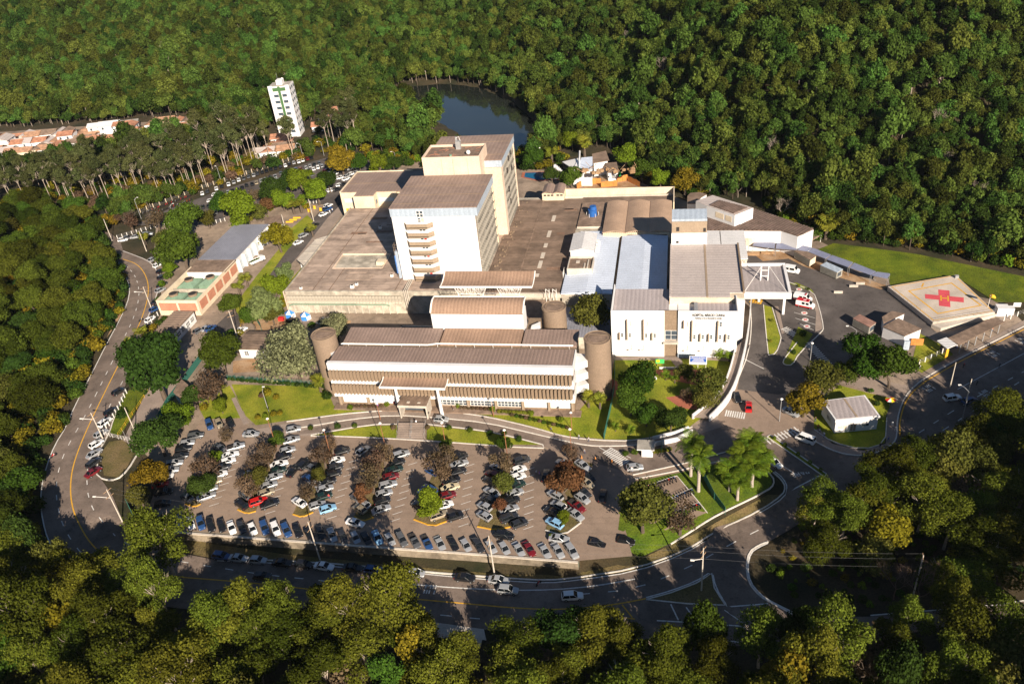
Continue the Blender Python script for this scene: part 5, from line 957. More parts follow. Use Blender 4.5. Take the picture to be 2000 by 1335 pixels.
    b = thing('bus_shelter', 'long brown roofed shelter along the avenue', 'shelter', (82, 208, 0)); P = [g(*V(a, c), 3) for a, c in ((1500, 868), (1790, 735), (1878, 760), (1575, 912))]; MB().prism(P, 2.85, 3.05, bot=True).build('roof', M['flatbrown'], b)
    for i in range(6):
        for A_, B_ in ((P[0], P[1]), (P[3], P[2])): p = np.array(A_)+(np.array(B_)-np.array(A_))*(i+.3)/6; MB().box(p[0]-.1, p[0]+.1, p[1]-.1, p[1]+.1, 0, 2.85).build('post', M['steel'], b)
    b = thing('ticket_kiosk', 'small kiosk with a white flat roof at the left end of the bus shelter', 'kiosk', (*g(1848, 680), 0)); P = [g(*V(a, c), 3) for a, c in ((1432, 885), (1495, 862), (1563, 910), (1500, 937))]; MB().prism(P, 2.9, 3.1, bot=True).build('roof', M['whiteroof'], b); c = sum(np.array(p) for p in P)/4; MB().box(c[0]-1, c[0]+.6, c[1]-.4, c[1]+1.2, 0, 2.9).build('booth', M['dark'], b); x, y = P[3]; MB().box(x-.1, x+.5, y-.1, y+.5, 0, 2.9).build('post', M['yellow'], b)
    # gatehouse
    t = thing('gatehouse', 'white gatehouse with a pale ribbed roof on the corner lawn', 'building', (44, 169, 0)); Q = lambda a, c: (1500+a/3.338, 700+c/3.338)
    P = [np.array(g(*Q(a, c), 4.2)) for a, c in ((440, 402), (732, 375), (632, 238), (350, 275))]; c = sum(P)/4; W = [tuple(c+(p-c)*.95) for p in P]
    MB().prism(W, 0, 3.6).build('wall', M['white'], t); MB().prism([tuple(p) for p in P], 3.5, 4.25).build('parapet', M['white'], t); MB().prism([tuple(c+(p-c)*.92) for p in P], 4.2, 4.3).build('roof', M['greyroof_x'], t)
    m1, m2 = (P[0]+P[1])/2, (P[2]+P[3])/2; m1, m2 = c+(m1-c)*.92, c+(m2-c)*.92; MB().prism([tuple(m1+(-.25, 0)), tuple(m1+(.25, 0)), tuple(m2+(.25, 0)), tuple(m2+(-.25, 0))], 4.3, 4.36).build('roof_gutter', M['taupe'], t)
    a, b_ = np.array(W[0]), np.array(W[1]); u = (b_-a)/np.linalg.norm(b_-a); n = np.array([u[1], -u[0]])
    for s0, s1, z0, z1, nm, m in ((.08, .26, 1.1, 2.3, 'window', 'cream'), (.36, .5, .2, 2.5, 'door', 'taupe'), (.62, .8, 1.4, 2.3, 'window', 'glass')):
        p0, p1 = a+(b_-a)*s0, a+(b_-a)*s1; ww = MB().prism([tuple(p0), tuple(p1), tuple(p1+n*.06), tuple(p0+n*.06)], z0, z1).build(nm, M[m], t)
        mb = MB(); pm = (p0+p1)/2
        for p in (p0, pm, p1): mb.beam((*(p+n*.08), z0), (*(p+n*.08), z1), .09)
        for z in (z0, z1): mb.beam((*(p0+n*.08), z), (*(p1+n*.08), z), .09)
        mb.build('frame', M['metalwhite'], ww)
    a2 = np.array(W[3]); p0, p1 = a+(a2-a)*.3, a+(a2-a)*.6; n2 = np.array([(a-a2)[1], -(a-a2)[0]]); n2 = n2/np.hypot(*n2)
    MB().prism([tuple(p0), tuple(p1), tuple(p1-n2*.06), tuple(p0-n2*.06)], 1.2, 2.4).build('window', M['glass'], t)
    # guard booth at the car park barrier
    t = thing('guard_booth', 'small white guard booth with an overhanging grey roof at the car park entry', 'booth', (-5.6, 154.5, 0)); MB().box(-6.9, -4.2, 153.4, 156, 0, 2.5).build('wall', M['white'], t); MB().box(-8, -3.8, 152.9, 156.6, 2.5, 2.8, 0, 1).build('roof', [M['white'], M['concrete']], t); MB().box(-5.9, -5.0, 153.33, 153.4, .2, 2.2).build('door', M['paleglass'], t); MB().box(-4.2, -4.13, 153.8, 155.4, 1, 2).build('window', M['glass'], t)
M['steelgrey'] = mat('weathered_container_grey', (.27, .255, .22), .7, .1, .4, .15); M['rustroof'] = mat('rusty_roof', (.30, .17, .13), .85, .2, .4, .2)
def ribs(t, a, b, h):
    u = (b-a)/np.linalg.norm(b-a); n = np.array([u[1], -u[0]])*.08; L = np.linalg.norm(b-a); k = int(L/.35)
    mb = MB()
    for i in range(k): p = a+u*(i+.3)*L/k; mb.prism([tuple(p), tuple(p+u*.14), tuple(p+u*.14+n), tuple(p+n)], .3, h)
    mb.build('side_rib', M['steelgrey'], t)
def cabin_end(t, a, b):
    u = (b-a); n = np.array([u[1], -u[0]]); n = n/np.hypot(*n)*.06; p, q_ = a+u*.15, a+u*.75; MB().prism([tuple(p), tuple(q_), tuple(q_+n), tuple(p+n)], .9, 2.2).build('window', M['glass'], t)
east_side()
def back_houses():
    R4 = lambda a, c: (1030+a/6.25, 280+c/6.25)
    t = thing('white_villa', 'white villa with pale blue roofs and an outside stair near the pool', 'house', (*g(1128, 335), 0))
    P = [g(*R4(a, c), 8) for a, c in ((432, 200), (600, 285), (780, 280), (790, 175), (640, 160))]
    MB().prism([g(*R4(a, c), 8) for a, c in ((550, 300), (785, 300), (790, 180), (620, 180))], 0, 7.4).build('wall', M['white'], t)
    MB().prism([g(*R4(a, c), 8) for a, c in ((610, 290), (795, 300), (795, 172), (660, 185))], 7.4, [7.6, 7.6, 8.4, 8.4]).build('roof', M['blueroof'], t)
    MB().prism([g(*R4(a, c), 7) for a, c in ((430, 205), (560, 280), (640, 190), (640, 160))], 3.4, 6.6).build('gallery_wall', M['dark'], t); MB().prism([g(*R4(a, c), 7.6) for a, c in ((425, 205), (560, 292), (650, 190), (645, 155))], 6.6, 6.9).build('gallery_roof', M['whiteroof'], t)
    mb = MB(); p, q_ = np.array(g(*R4(340, 300), 3)), np.array(g(*R4(470, 320), 3))
    for i in range(8): c = p+(q_-p)*i/7; mb.box(c[0]-.5, c[0]+.5, c[1]-.6, c[1]+.6, 0, 4.5-i*.5)
    mb.build('outside_stair', M['white'], t); MB().beam((*g(*R4(630, 290), 8), 7.6), (*g(*R4(640, 130), 8), 9.4), .7).build('chimney_wall', M['white'], t)
    for lab, pts, h in (('upper brown roofed white house behind the white villa', ((795, 240), (1000, 205), (960, 110), (790, 150)), 6.5), ('lower brown roofed white house right of the white villa', ((970, 350), (1120, 350), (1090, 250), (950, 260)), 4.5)):
        s, P = small_block('brown_roof_house', lab, 'house', [R4(*p) for p in pts], 0, h, 'white', 'oldroof2', over=1.0, slope=[0, 0, .8, .8])
        y = min(P[0][1], P[1][1])+.85; window(s, P[0][0]+2.2, P[0][0]+3.6, 1.5, 3, y, 2, 2)
    p = thing('swimming_pool', 'blue swimming pool beside the rear tower', 'pool', (*g(1045, 345), 0)); P = [g(*q_) for q_ in ((1026, 338), (1062, 337), (1096, 342), (1090, 350), (1050, 352), (1024, 346))]; c = sum(np.array(q_) for q_ in P)/len(P); MB().prism([tuple(c+(np.array(q_)-c)*1.18) for q_ in P], -.2, .12).build('surround', M['redpave'], p); MB().prism(P, -.2, .16).build('water', M['pool'], p)
    f = thing('orange_hoarding_fence', 'orange construction hoarding round the dug up yard behind the low block', 'fence', (*g(1175, 357), 0))
    for a, b in (((1136, 362), (1174, 358)), ((1174, 366), (1206, 363)), ((1206, 356), (1226, 352)), ((1127, 370), (1136, 364)), ((1226, 354), (1250, 366))):
        A, B = np.array(g(*a)), np.array(g(*b)); n = max(1, int(np.linalg.norm(B-A)/1.6))
        for i in range(n): p0, p1 = A+(B-A)*i/n, A+(B-A)*(i+.96)/n; MB().prism([tuple(p0), tuple(p1), tuple(p1+(0, .08)), tuple(p0+(0, .08))], 0, 2.4+.2*(i % 2)).build('board', M['orange'], f)
    d = thing('rubble_heap', 'orange soil and timber heaps inside the construction hoarding', 'rubble', (*g(1180, 370), 0)); mb = MB(); rr = random.Random(5)
    for k in range(26): x, y = g(rr.uniform(1140, 1240), rr.uniform(364, 374)); s = rr.uniform(.4, 1.6); mb.ball((x, y, 8+.1*s), s, 0, 6, s*.6)
    for k in range(20): x, y = g(rr.uniform(1135, 1250), rr.uniform(362, 374)); mb.beam((x, y, 8.1), (x+rr.uniform(-3, 3), y+rr.uniform(-2, 2), 8.4+rr.random()*2), .18)
    o = mb.build('soil', M['dirt'], d)
    for k, (px, py, lab) in enumerate(((1203, 351, 'lower green drum by the white house wall'), (1208, 346, 'upper green drum by the white house wall'))): gdr = thing('green_drum', lab, 'drum', (*g(px, py), 0)); x, y = g(px, py); MB().cyl(x, y, 1.0, 0, 2, 12).build('drum', M['greendrum'], gdr)
M['greendrum'] = mat('green_plastic', (.02, .25, .06), .5, .1)
back_houses()
def apartment():
    # distant white apartment tower, green stripe, rotated
    bx, by = (g(542, 250)[0]+g(600, 246)[0])/2, 430.0
    a = math.radians(8); H = 27
    c = np.array(gt(572, 262)); t = thing('apartment_tower', 'white apartment tower with a green stripe standing among the far trees', 'apartment building', (c[0], c[1], 0), rz=a)
    OFF[t.name] = np.zeros(3); W, D = 5.6, 4.4
    MB().box(-W, W, -D, D, 0, H).build('wall', M['white'], t, local=True)
    MB().box(-W+.4, W-.4, -D+.4, D-.4, H, H+.2).build('roof', M['concrete'], t, local=True)
    mb = MB(); mb.box(-W, -3.4, -D-.6, -D, 0, H+.6); mb.box(3.6, W, -D-.6, -D, 0, H+.6); mb.build('front_bay', M['white'], t, local=True)
    MB().box(-.6, .6, -D-.5, -D, 0, H).build('green_stripe', M['aptgreen'], t, local=True); MB().box(-3.4, 3.6, -D-.45, -D, H-2.2, H-.6).build('green_band', M['aptgreen'], t, local=True)
    mb = MB(); mb.box(-1.6, 1.6, -2, 2, H, H+2.6); mb.build('lift_house', M['white'], t, local=True); MB().ball((1.8, -1, H+3), .6, 0, 8).build('dish', M['metalwhite'], t, local=True); MB().tube([(-1, 0, H+2.6), (-1, 0, H+6)], .05, 4).build('antenna', M['steel'], t, local=True)
    wm = MB().box(-.65, .65, -.08, .04, -.7, .7).mesh('window', M['glass'])
    for f in range(8):
        z = 3+f*3.2
        for x in (-2.9, -1.6, 1.7, 3.0): inst('window', wm, t, (x, -D-.03, z))
        if f % 1 == 0:
            for y in (-3, 0, 3): inst('window', wm, t, (W+.03, y, z), rz=math.pi/2)
M['aptgreen'] = mat('green_paint_band', (.06, .14, .05), .8, .06)
apartment()
def town():
    rr = random.Random(21); k = 0
    spots = []
    for row in range(3):
        for i in range(20):
            px = -30+i*21+rr.uniform(-5, 5); base = 276-px*.06+row*13; py = base+rr.uniform(-3, 3)
            if px > 300 and row > 1: continue
            spots.append((px, py))
    spots += [(545, 296), (556, 288), (530, 300), (562, 300), (548, 276), (626, 252), (640, 244), (655, 242), (668, 240), (662, 222), (680, 220), (520, 304), (350, 246), (370, 244), (330, 252)]
    for px, py in spots:
        x, y = gt(px, py); L, D, h = rr.uniform(7, 13), rr.uniform(6, 9), rr.choice([3.2, 3.2, 3.6, 6.2]); z = zf(x, y)-.3; rz = math.radians(12)+rr.choice([0, math.pi/2])+rr.uniform(-.06, .06)
        rm = rr.choice(['tile', 'tile', 'tile2', 'tile2', 'greyroof', 'whiteroof', 'flatbrown']); kind = {'tile': 'terracotta tiled', 'tile2': 'orange-brown tiled', 'greyroof': 'grey sheet', 'whiteroof': 'white sheet', 'flatbrown': 'brown sheet'}[rm]
        lab = f'white house with a {kind} roof in the far village'
        t = thing('village_house', lab, 'house', (x, y, z), 'houses of the far village: '+kind+' roofs', rz); OFF[t.name] = np.zeros(3)
        MB().box(-L/2, L/2, -D/2, D/2, 0, h).build('wall', M['white' if rr.random() < .7 else 'cream'], t, local=True)
        mb = MB(); o = .5; rh = D*.2
        for s in (-1, 1): mb.poly([(-L/2-o, s*(D/2+o), h-.15), (L/2+o, s*(D/2+o), h-.15), (L/2+o, 0, h+rh), (-L/2-o, 0, h+rh)][::s])
        for s in (-1, 1): mb.poly([(s*(L/2), -D/2, h-.1), (s*(L/2), D/2, h-.1), (s*(L/2), 0, h+rh-.1)])
        mb.build('roof', M[rm], t, local=True)
        for q in (-.28, .2): MB().box(q*L-.6, q*L+.6, -D/2-.04, -D/2+.02, h-2.1, h-.8).build('window', M['glass'], t, local=True)
    # the retaining wall of pale concrete and bare soil above the village
    for lab, P, m, h in (('orange earth bank above the far village', [(322, 238), (372, 232), (384, 250), (340, 256)], 'dirt', 1.5), ('pale concrete platform at the edge of the far village', [(228, 250), (275, 244), (272, 262), (245, 268)], 'concrete', 4)):
        W = [gt(*p) for p in P]; o = MB().prism(W, -1, h).build('village_terrace', M[m]); tag(o, lab, 'terrace')
    sheet('village_ground', [(-60, 262), (380, 232), (420, 245), (400, 275), (-60, 345)], M['yard'], .0, drape=True, cell=12)
M['tile2'] = mat('orange_clay_tile', (.40, .23, .14), .9, .25, .5, .2, wave=('X', .6, .12))
town()
M['brownbark'] = mat('purple_brown_bark', (.13, .085, .065), .95, .2, .8)
# ------------------------------------------------------------------ vegetation
LEAF = {'dark': leafmat('dark_leaves', (.030, .055, .010), .02, .3), 'mid': leafmat('green_leaves', (.050, .085, .011), .025, .35), 'bright': leafmat('bright_leaves', (.105, .155, .012), .02, .2),
        'olive': leafmat('olive_leaves', (.088, .092, .018), .02, .3), 'gold': leafmat('golden_leaves', (.165, .13, .012), .02, .2), 'brown': leafmat('dry_brown_leaves', (.115, .078, .046), .02, .25),
        'rust': leafmat('rust_leaves', (.13, .062, .03), .02, .2), 'silver': leafmat('silver_flowering_leaves', (.16, .17, .085), .015, .15, isl=.75), 'grey': leafmat('grey_green_leaves', (.115, .14, .05), .02, .2),
        'hill': leafmat('forest_leaves', (.060, .090, .016), .045, .6), 'wood': leafmat('woodland_leaves', (.080, .092, .011), .03, .5), 'west': leafmat('west_wood_leaves', (.054, .068, .009), .035, .5), 'euc': leafmat('eucalyptus_leaves', (.072, .082, .028), .02, .3), 'palm': leafmat('palm_leaves', (.10, .15, .014), .02, .2), 'palmy': leafmat('yellow_palm_leaves', (.16, .17, .02), .02, .2)}
def crown_arr(seed, R=5., asp=.75, nl=11, n=4200, leaf=.42, spread=.62, lobe=(.32, .52), fuzz=.03, zc=0.0, flat=.8):
    r = np.random.default_rng(seed)
    c = r.normal(size=(nl*3, 3)); c /= np.linalg.norm(c, axis=1)[:, None]; c *= (r.random(nl*3)**.45)[:, None]*R*spread; c[:, 2] *= asp; c = c[c[:, 2] > -R*asp*.5][:nl]
    q = r.uniform(lobe[0], lobe[1], len(c))*R
    w = q**2/np.sum(q**2); k = r.choice(len(c), size=int(n*1.9), p=w)
    d = r.normal(size=(len(k), 3)); d /= np.linalg.norm(d, axis=1)[:, None]; keep = d[:, 2] > -.55; k, d = k[keep], d[keep]
    rad = q[k]*(1-.38*r.random(len(k))**1.6)*np.where(r.random(len(k)) < .16, r.uniform(1.0, 1.32, len(k)), 1); d2 = d.copy(); d2[:, 2] *= flat; an = r.uniform(.75, 1.3, (len(c), 3)); d2 = d2*an[k]; p = c[k]+d2*rad[:, None]+r.normal(size=d.shape)*fuzz*R
    dist = np.min(np.stack([np.linalg.norm((p-c[j])/np.array([1, 1, flat]), axis=1)/q[j]+(k == j)*9 for j in range(len(c))]), axis=0)
    ok = dist > .72; p, d = p[ok][:n], d[ok][:n]
    nrm = d+r.normal(size=d.shape)*.55; nrm[:, 2] += .25; nrm /= np.linalg.norm(nrm, axis=1)[:, None]
    a = np.cross(nrm, r.normal(size=nrm.shape)); a /= np.linalg.norm(a, axis=1)[:, None]; b = np.cross(nrm, a)
    s = (leaf*r.uniform(.55, 1.25, len(p)))[:, None]
    V = np.stack([p-a*s*.5-b*s*.34, p+a*s*.42-b*s*.42+nrm*s*.12, p+a*s*.55+b*s*.36, p-a*s*.36+b*s*.44-nrm*s*.1], 1).reshape(-1, 3); V[:, 2] += zc
    return V, c, q
def leaf_mesh(name, V, m, extra=None, em=None):
    n = len(V)//4; me = bpy.data.meshes.new(name); nv = len(V)+(len(extra.v) if extra else 0); vv = V if not extra else np.concatenate([V, np.array(extra.v, float)])
    lp = np.arange(n*4); st = np.arange(n)*4; tot = np.full(n, 4)
    if extra:
        xl = np.concatenate([np.array(f) for f in extra.f])+len(V); xt = np.array([len(f) for f in extra.f]); xs = np.concatenate([[0], np.cumsum(xt)[:-1]])+n*4
        lp = np.concatenate([lp, xl]); st = np.concatenate([st, xs]); tot = np.concatenate([tot, xt])
    me.vertices.add(nv); me.vertices.foreach_set('co', vv.astype(np.float32).ravel()); me.loops.add(len(lp)); me.loops.foreach_set('vertex_index', lp.astype(np.int32))
    me.polygons.add(len(tot)); me.polygons.foreach_set('loop_start', st.astype(np.int32)); me.polygons.foreach_set('loop_total', tot.astype(np.int32))
    me.materials.append(m)
    if extra: me.materials.append(em); me.polygons.foreach_set('material_index', np.concatenate([np.zeros(n, np.int32), np.ones(len(extra.f), np.int32)]))
    me.update(calc_edges=True); me.validate(); return me
def limbs(mb, c, zb, r0, rr, n=6, lean=.0, k=5):
    """trunk from the ground to zb, limbs to lobe centres c"""
    top = np.array([lean*2, lean, zb]); mb.tube([(0, 0, -.6), (lean*.5, lean*.2, zb*.5), tuple(top)], [r0, r0*.8, r0*.6], n)
    for q in c[:k]:
        mid = (top+q)/2+np.array([rr.uniform(-.4, .4), rr.uniform(-.4, .4), -.2]); mb.tube([tuple(top-(0, 0, .3)), tuple(mid), tuple(q)], [r0*.5, r0*.33, r0*.12], 5)
def twig(mb, p, d, L, r, dep, rr):
    q = p+d*L; mb.tube([tuple(p), tuple((p+q)/2+np.array([rr.uniform(-.1, .1)*L for _ in range(3)])), tuple(q)], [r, r*.8, r*.6], 4, cap=False)
    if dep == 0: return
    for _ in range(3 if dep > 1 else 2):
        e = d+np.array([rr.uniform(-.75, .75), rr.uniform(-.75, .75), rr.uniform(-.1, .5)]); e /= np.linalg.norm(e); twig(mb, q, e, L*rr.uniform(.6, .85), r*.6, dep-1, rr)
PROTO = {}
def proto(kind):
    """returns list of (crown mesh, trunk mesh, crown centre height, crown radius)"""
    if kind in PROTO: return PROTO[kind]
    cfg = {'dark': ('dark', 4.6, .8, 14, 7000, .33, 4.6), 'mid': ('mid', 4.6, .8, 13, 6400, .33, 4.6), 'bright': ('bright', 4, .85, 11, 5000, .32, 4.4), 'olive': ('olive', 4.6, .7, 14, 5200, .33, 4.8), 'gold': ('gold', 4, .8, 11, 4400, .33, 4.4),
           'brown': ('brown', 3.2, .8, 12, 1150, .27, 3.4), 'rust': ('rust', 3.6, .7, 9, 2400, .36, 3.4), 'silver': ('silver', 5.5, .7, 15, 9000, .3, 5.0), 'grey': ('grey', 4.4, .85, 9, 4200, .36, 4.4),
           'wood': ('wood', 5.4, .95, 20, 9000, .285, 8.6), 'west': ('west', 5.6, .62, 16, 8000, .34, 6.0), 'euc': ('euc', 4.0, 1.2, 14, 2600, .4, 16.5)}[kind]
    out = []; base = {'dark': 100, 'mid': 110, 'bright': 120, 'olive': 130, 'gold': 140, 'brown': 150, 'rust': 160, 'silver': 170, 'grey': 180, 'wood': 190, 'west': 200, 'euc': 210}[kind]
    for i in range(4 if kind in ('wood', 'west', 'euc', 'brown') else 2):
        m, R, asp, nl, n, leaf, zc = cfg; rr = random.Random(base+i)
        V, c, q = crown_arr(base+i, R, asp, nl, n, leaf, .84 if kind in ('wood', 'euc') else (.74 if kind in ('brown', 'west') else .64), (.2, .4) if kind in ('euc', 'brown', 'wood') else ((.24, .42) if kind == 'west' else (.28, .46)), fuzz={'wood': .045, 'west': .045, 'brown': .07, 'euc': .06, 'olive': .05}.get(kind, .03), zc=zc)
        mb = MB(); cc = c+np.array([0, 0, zc]); limbs(mb, cc[np.argsort(-q)], zc*.62 if kind != 'euc' else zc*.72, .32 if kind != 'euc' else .2, rr, lean=rr.uniform(-.5, .5), k=8 if kind in ('brown', 'euc', 'wood') else 5)
        if kind in ('euc', 'wood', 'brown'):
            for _ in range(5 if kind == 'brown' else 3): twig(mb, np.array([0, 0, zc*(.45 if kind == 'brown' else .68)]), np.array([rr.uniform(-.6, .6), rr.uniform(-.6, .6), .8]), 1.5 if kind == 'brown' else 2.6, .1, 3 if kind == 'brown' else 2, rr)
        out.append((leaf_mesh(kind+'_crown', V, LEAF[m]), mb.mesh(kind+'_trunk', M['palebark' if kind in ('euc', 'wood') else 'bark']), zc, R))
    PROTO[kind] = out; return out
def tree(name, kind, x, y, r, label, group=None, cat='tree', h=None, z=None, rz=None, var=None, rr=random):
    P = proto(kind); cm, tm, zc, R = P[(var if var is not None else rr.randrange(len(P))) % len(P)]; s = r/R; sz = s if h is None else h/zc
    t = thing(name, label, cat, (x, y, (zf(x, y) if z is None else z)), group, rz if rz is not None else rr.uniform(0, 6.28)); t.scale = (s, s, sz)
    inst('crown', cm, t); inst('trunk', tm, t); return t
def at_crown(px, py, rp, k=1.05, zmax=30, mn=1.2):
    """ground position and radius (m) of a tree whose crown is centred at a picture point with picture radius rp"""
    z = 3.0
    for _ in range(10):
        x, y = gt(px, py, z); r = rp/pxm(x, y, z); z = max(mn, r*k)
    return x, y, r
rt = random.Random(77)
SITE = [(297, 715, 66, 'dark', 'big dark round tree beside the left road'), (427, 690, 33, 'mid', 'spreading green tree by the green fence and brown cottage'), (572, 690, 56, 'silver', 'big pale flowering tree beside the left stair tower'), (655, 638, 24, 'silver', 'small pale flowering tree behind the left stair tower'),
        (510, 590, 32, 'grey', 'rounded grey-green tree at the lower end of the west street'), (535, 558, 26, 'bright', 'bright green rounded tree in the west street hedge row'), (556, 530, 18, 'grey', 'small grey-green tree nearest the patchy roof'), (492, 618, 20, 'mid', 'green tree at the foot of the west street hedge row'), (530, 612, 18, 'olive', 'olive tree between the west street and the tents'), (452, 590, 20, 'mid', 'green tree between the plant building and the yellow rail'), (404, 425, 16, 'olive', 'olive tree at the near corner of the far car park'), (586, 392, 12, 'bright', 'small bright tree behind the yellow fan palms'), (700, 318, 14, 'mid', 'green tree at the far end of the cream back wing'), (541, 460, 25, 'gold', 'golden-green round tree beside the plant building'), (463, 408, 33, 'bright', 'wide bright green tree above the plant building'), (430, 398, 18, 'mid', 'small green tree left of the wide bright tree'),
        (550, 388, 19, 'bright', 'round bright tree just above the fan palms'), (617, 370, 23, 'bright', 'round bright tree nearest the back wing'), (587, 350, 22, 'bright', 'round bright tree at the edge of the far car park'), (563, 350, 18, 'dark', 'dark tree left of the round bright trees'), (528, 370, 22, 'dark', 'dark spreading tree in the middle of the far car park'), (517, 397, 15, 'rust', 'reddish bare-looking tree below the dark car park tree'), (640, 352, 18, 'dark', 'dark tree between the far car rows and the back wing'), (665, 312, 23, 'gold', 'tall golden tree standing in the far car park'), (737, 320, 20, 'bright', 'bright round tree behind the back wing'), (768, 318, 17, 'dark', 'dark tree touching the rear tower'), (495, 380, 12, 'brown', 'small brown tree at the corner of the far car park'), (505, 412, 16, 'olive', 'olive tree beside the brick gatehouse'),
        (362, 430, 32, 'mid', 'broad green tree at the head of the left road bend'), (350, 482, 38, 'mid', 'broad green tree left of the plant building'), (318, 470, 20, 'olive', 'olive tree at the inside of the road bend'), (303, 425, 20, 'brown', 'dry brown tree by the motorcycle rows of the far car park'), (250, 428, 19, 'brown', 'dry pale tree at the left corner of the far car park'), (330, 520, 14, 'bright', 'bright shrub tree between the road bend and plant yard'),
        (404, 752, 32, 'brown', 'bare brown tree beside the ramp and lawn'), (380, 775, 20, 'dark', 'dark small tree behind the gate cabin'), (305, 848, 38, 'dark', 'dark spreading tree left of the first car rows'), (345, 808, 26, 'bright', 'bright tree above the first car rows'), (292, 925, 28, 'gold', 'golden-olive tree at the left corner of the car park'), (270, 965, 20, 'olive', 'small olive tree below the golden corner tree'), (430, 790, 14, 'bright', 'small bright tree at the left end of the lawn'),
        (1148, 612, 40, 'olive', 'dense dark olive tree standing left of the white hospital block'), (1246, 742, 36, 'mid', 'leafy green tree in the upper hospital garden'), (1232, 782, 30, 'mid', 'leafy green tree in the middle of the hospital garden'), (1262, 808, 24, 'mid', 'low green tree at the lower left of the hospital garden'), (1338, 722, 18, 'olive', 'thin olive tree on the red garden path'), (1390, 742, 34, 'olive', 'spreading olive tree by the curved white ramp'), (1375, 778, 24, 'olive', 'smaller olive tree at the foot of the white ramp'), (1310, 818, 28, 'dark', 'dark tree below the red paving in the garden'), (1345, 770, 16, 'brown', 'brown twiggy tree over the red paving'),
        (1688, 690, 46, 'mid', 'large green tree left of the fence by the avenue'), (1745, 712, 44, 'mid', 'large green tree right of its twin near the avenue'), (1660, 720, 26, 'mid', 'lower green tree under the two large avenue trees'), (1612, 738, 38, 'olive', 'pale olive tree over the forecourt road'), (1572, 782, 33, 'gold', 'golden tree left of the white gatehouse'),
        (1255, 992, 52, 'olive', 'big olive tree at the right end of the car park'), (1328, 1012, 34, 'brown', 'brown twiggy tree over the motorcycle bay'),
        (1222, 300, 25, 'bright', 'tall bright tree right of the brown roofed houses'), (1255, 330, 22, 'mid', 'green tree behind the orange hoarding'), (1290, 347, 22, 'bright', 'bright tree behind the long pale wall'), (1338, 352, 25, 'gold', 'weeping golden tree at the end of the long pale wall'), (1115, 342, 21, 'mid', 'round green tree in front of the white villa'), (1078, 342, 16, 'dark', 'dark tree beside the swimming pool'), (1042, 305, 20, 'mid', 'green tree right of the rear tower'), (1118, 272, 18, 'bright', 'bright tree behind the white villa'),
        (318, 1074, 56, 'wood', 'large rounded yellow-green tree over the lower left road bend'), (1075, 1042, 5, 'bright', 'tiny shrub on the last tree strip')]
STRIPT = [(0, (440, 850, 11, 'brown'), (420, 890, 13, 'bright'), (402, 915, 24, 'brown'), (392, 950, 26, 'dark')), (1, (540, 855, 15, 'mid'), (516, 885, 20, 'brown'), (500, 910, 18, 'brown'), (500, 932, 22, 'olive'), (482, 950, 20, 'brown')), (2, (640, 868, 15, 'brown'), (630, 890, 20, 'brown'), (620, 925, 15, 'olive'), (600, 958, 18, 'brown')), (3, (748, 888, 18, 'brown'), (734, 908, 22, 'brown'), (722, 935, 24, 'brown'), (706, 965, 22, 'rust')), (4, (872, 868, 14, 'mid'), (866, 888, 22, 'brown'), (858, 915, 24, 'brown'), (838, 982, 30, 'bright')), (5, (984, 868, 16, 'mid'), (982, 905, 20, 'brown'), (986, 940, 22, 'olive'), (972, 985, 16, 'rust')), (6, (1114, 882, 15, 'brown'), (1112, 915, 26, 'rust'), (1104, 945, 34, 'rust'), (1100, 1010, 14, 'bright'))]
for (px, py, rp, k, lab) in SITE:
    x, y, r = at_crown(px, py, rp*(1.2 if px > 700 or rp > 45 else 1.38)); tree('broadleaf_tree' if k not in ('brown',) else 'dry_tree', k, x, y, r, lab, rr=rt, h=r*1.05 if k != 'wood' else None)
for (i, *L) in STRIPT:
    for j, (px, py, rp, k) in enumerate(L):
        x, y, r = at_crown(px, py, rp*(1.5 if k == 'brown' else 1.2)); desc = {'brown': 'thin dry brown tree', 'rust': 'rusty leaved tree', 'bright': 'bright green tree', 'olive': 'olive tree', 'mid': 'green tree', 'dark': 'dark tree'}[k]
        pos = ['at the far end', 'second from the far end', 'third from the far end', 'at the near end' if j == len(L)-1 else 'fourth from the far end', 'at the near end'][j]
        if j == len(L)-1: pos = 'at the near end'
        tree('car_park_tree', k, x, y, r, f"{desc}, {pos.replace('at ', 'at ')} of the {['leftmost', 'second', 'third', 'fourth', 'fifth', 'sixth', 'rightmost'][i]} tree strip", rr=rt, h=r*1.1)
# palms: trunk and separate fronds
def frond_mesh(name, L, m, droop=1.0, n=14, wd=.75):
    v = []; P = [np.array([L*t*(1-.18*t*droop), 0, L*(.55*t-.95*droop*t*t)]) for t in np.linspace(0, 1, n)]
    for a, b, t in zip(P[:-1], P[1:], np.linspace(.1, 1, n-1)):
        l = wd*math.sin(math.pi*min(1, .15+.85*t))**.6*(1 if t < .8 else .7)
        for s in (-1, 1):
            o = np.array([.35*l, s*l, -.45*l]); v += [a, a*.3+b*.7, a*.4+b*.6+o*1.0, a+o*.9]
    return leaf_mesh(name, np.array(v), m)
FR = {'royal': [frond_mesh('frond', 4.7, LEAF['palm'], d, 20, 1.15) for d in (.75, 1.0, 1.3)], 'fan': [frond_mesh('frond', 2.2, LEAF['palmy'], d, 8, .75) for d in (.5, .9)], 'small': [frond_mesh('frond', 1.7, LEAF['palm'], d, 8, .45) for d in (.6, 1.0)]}
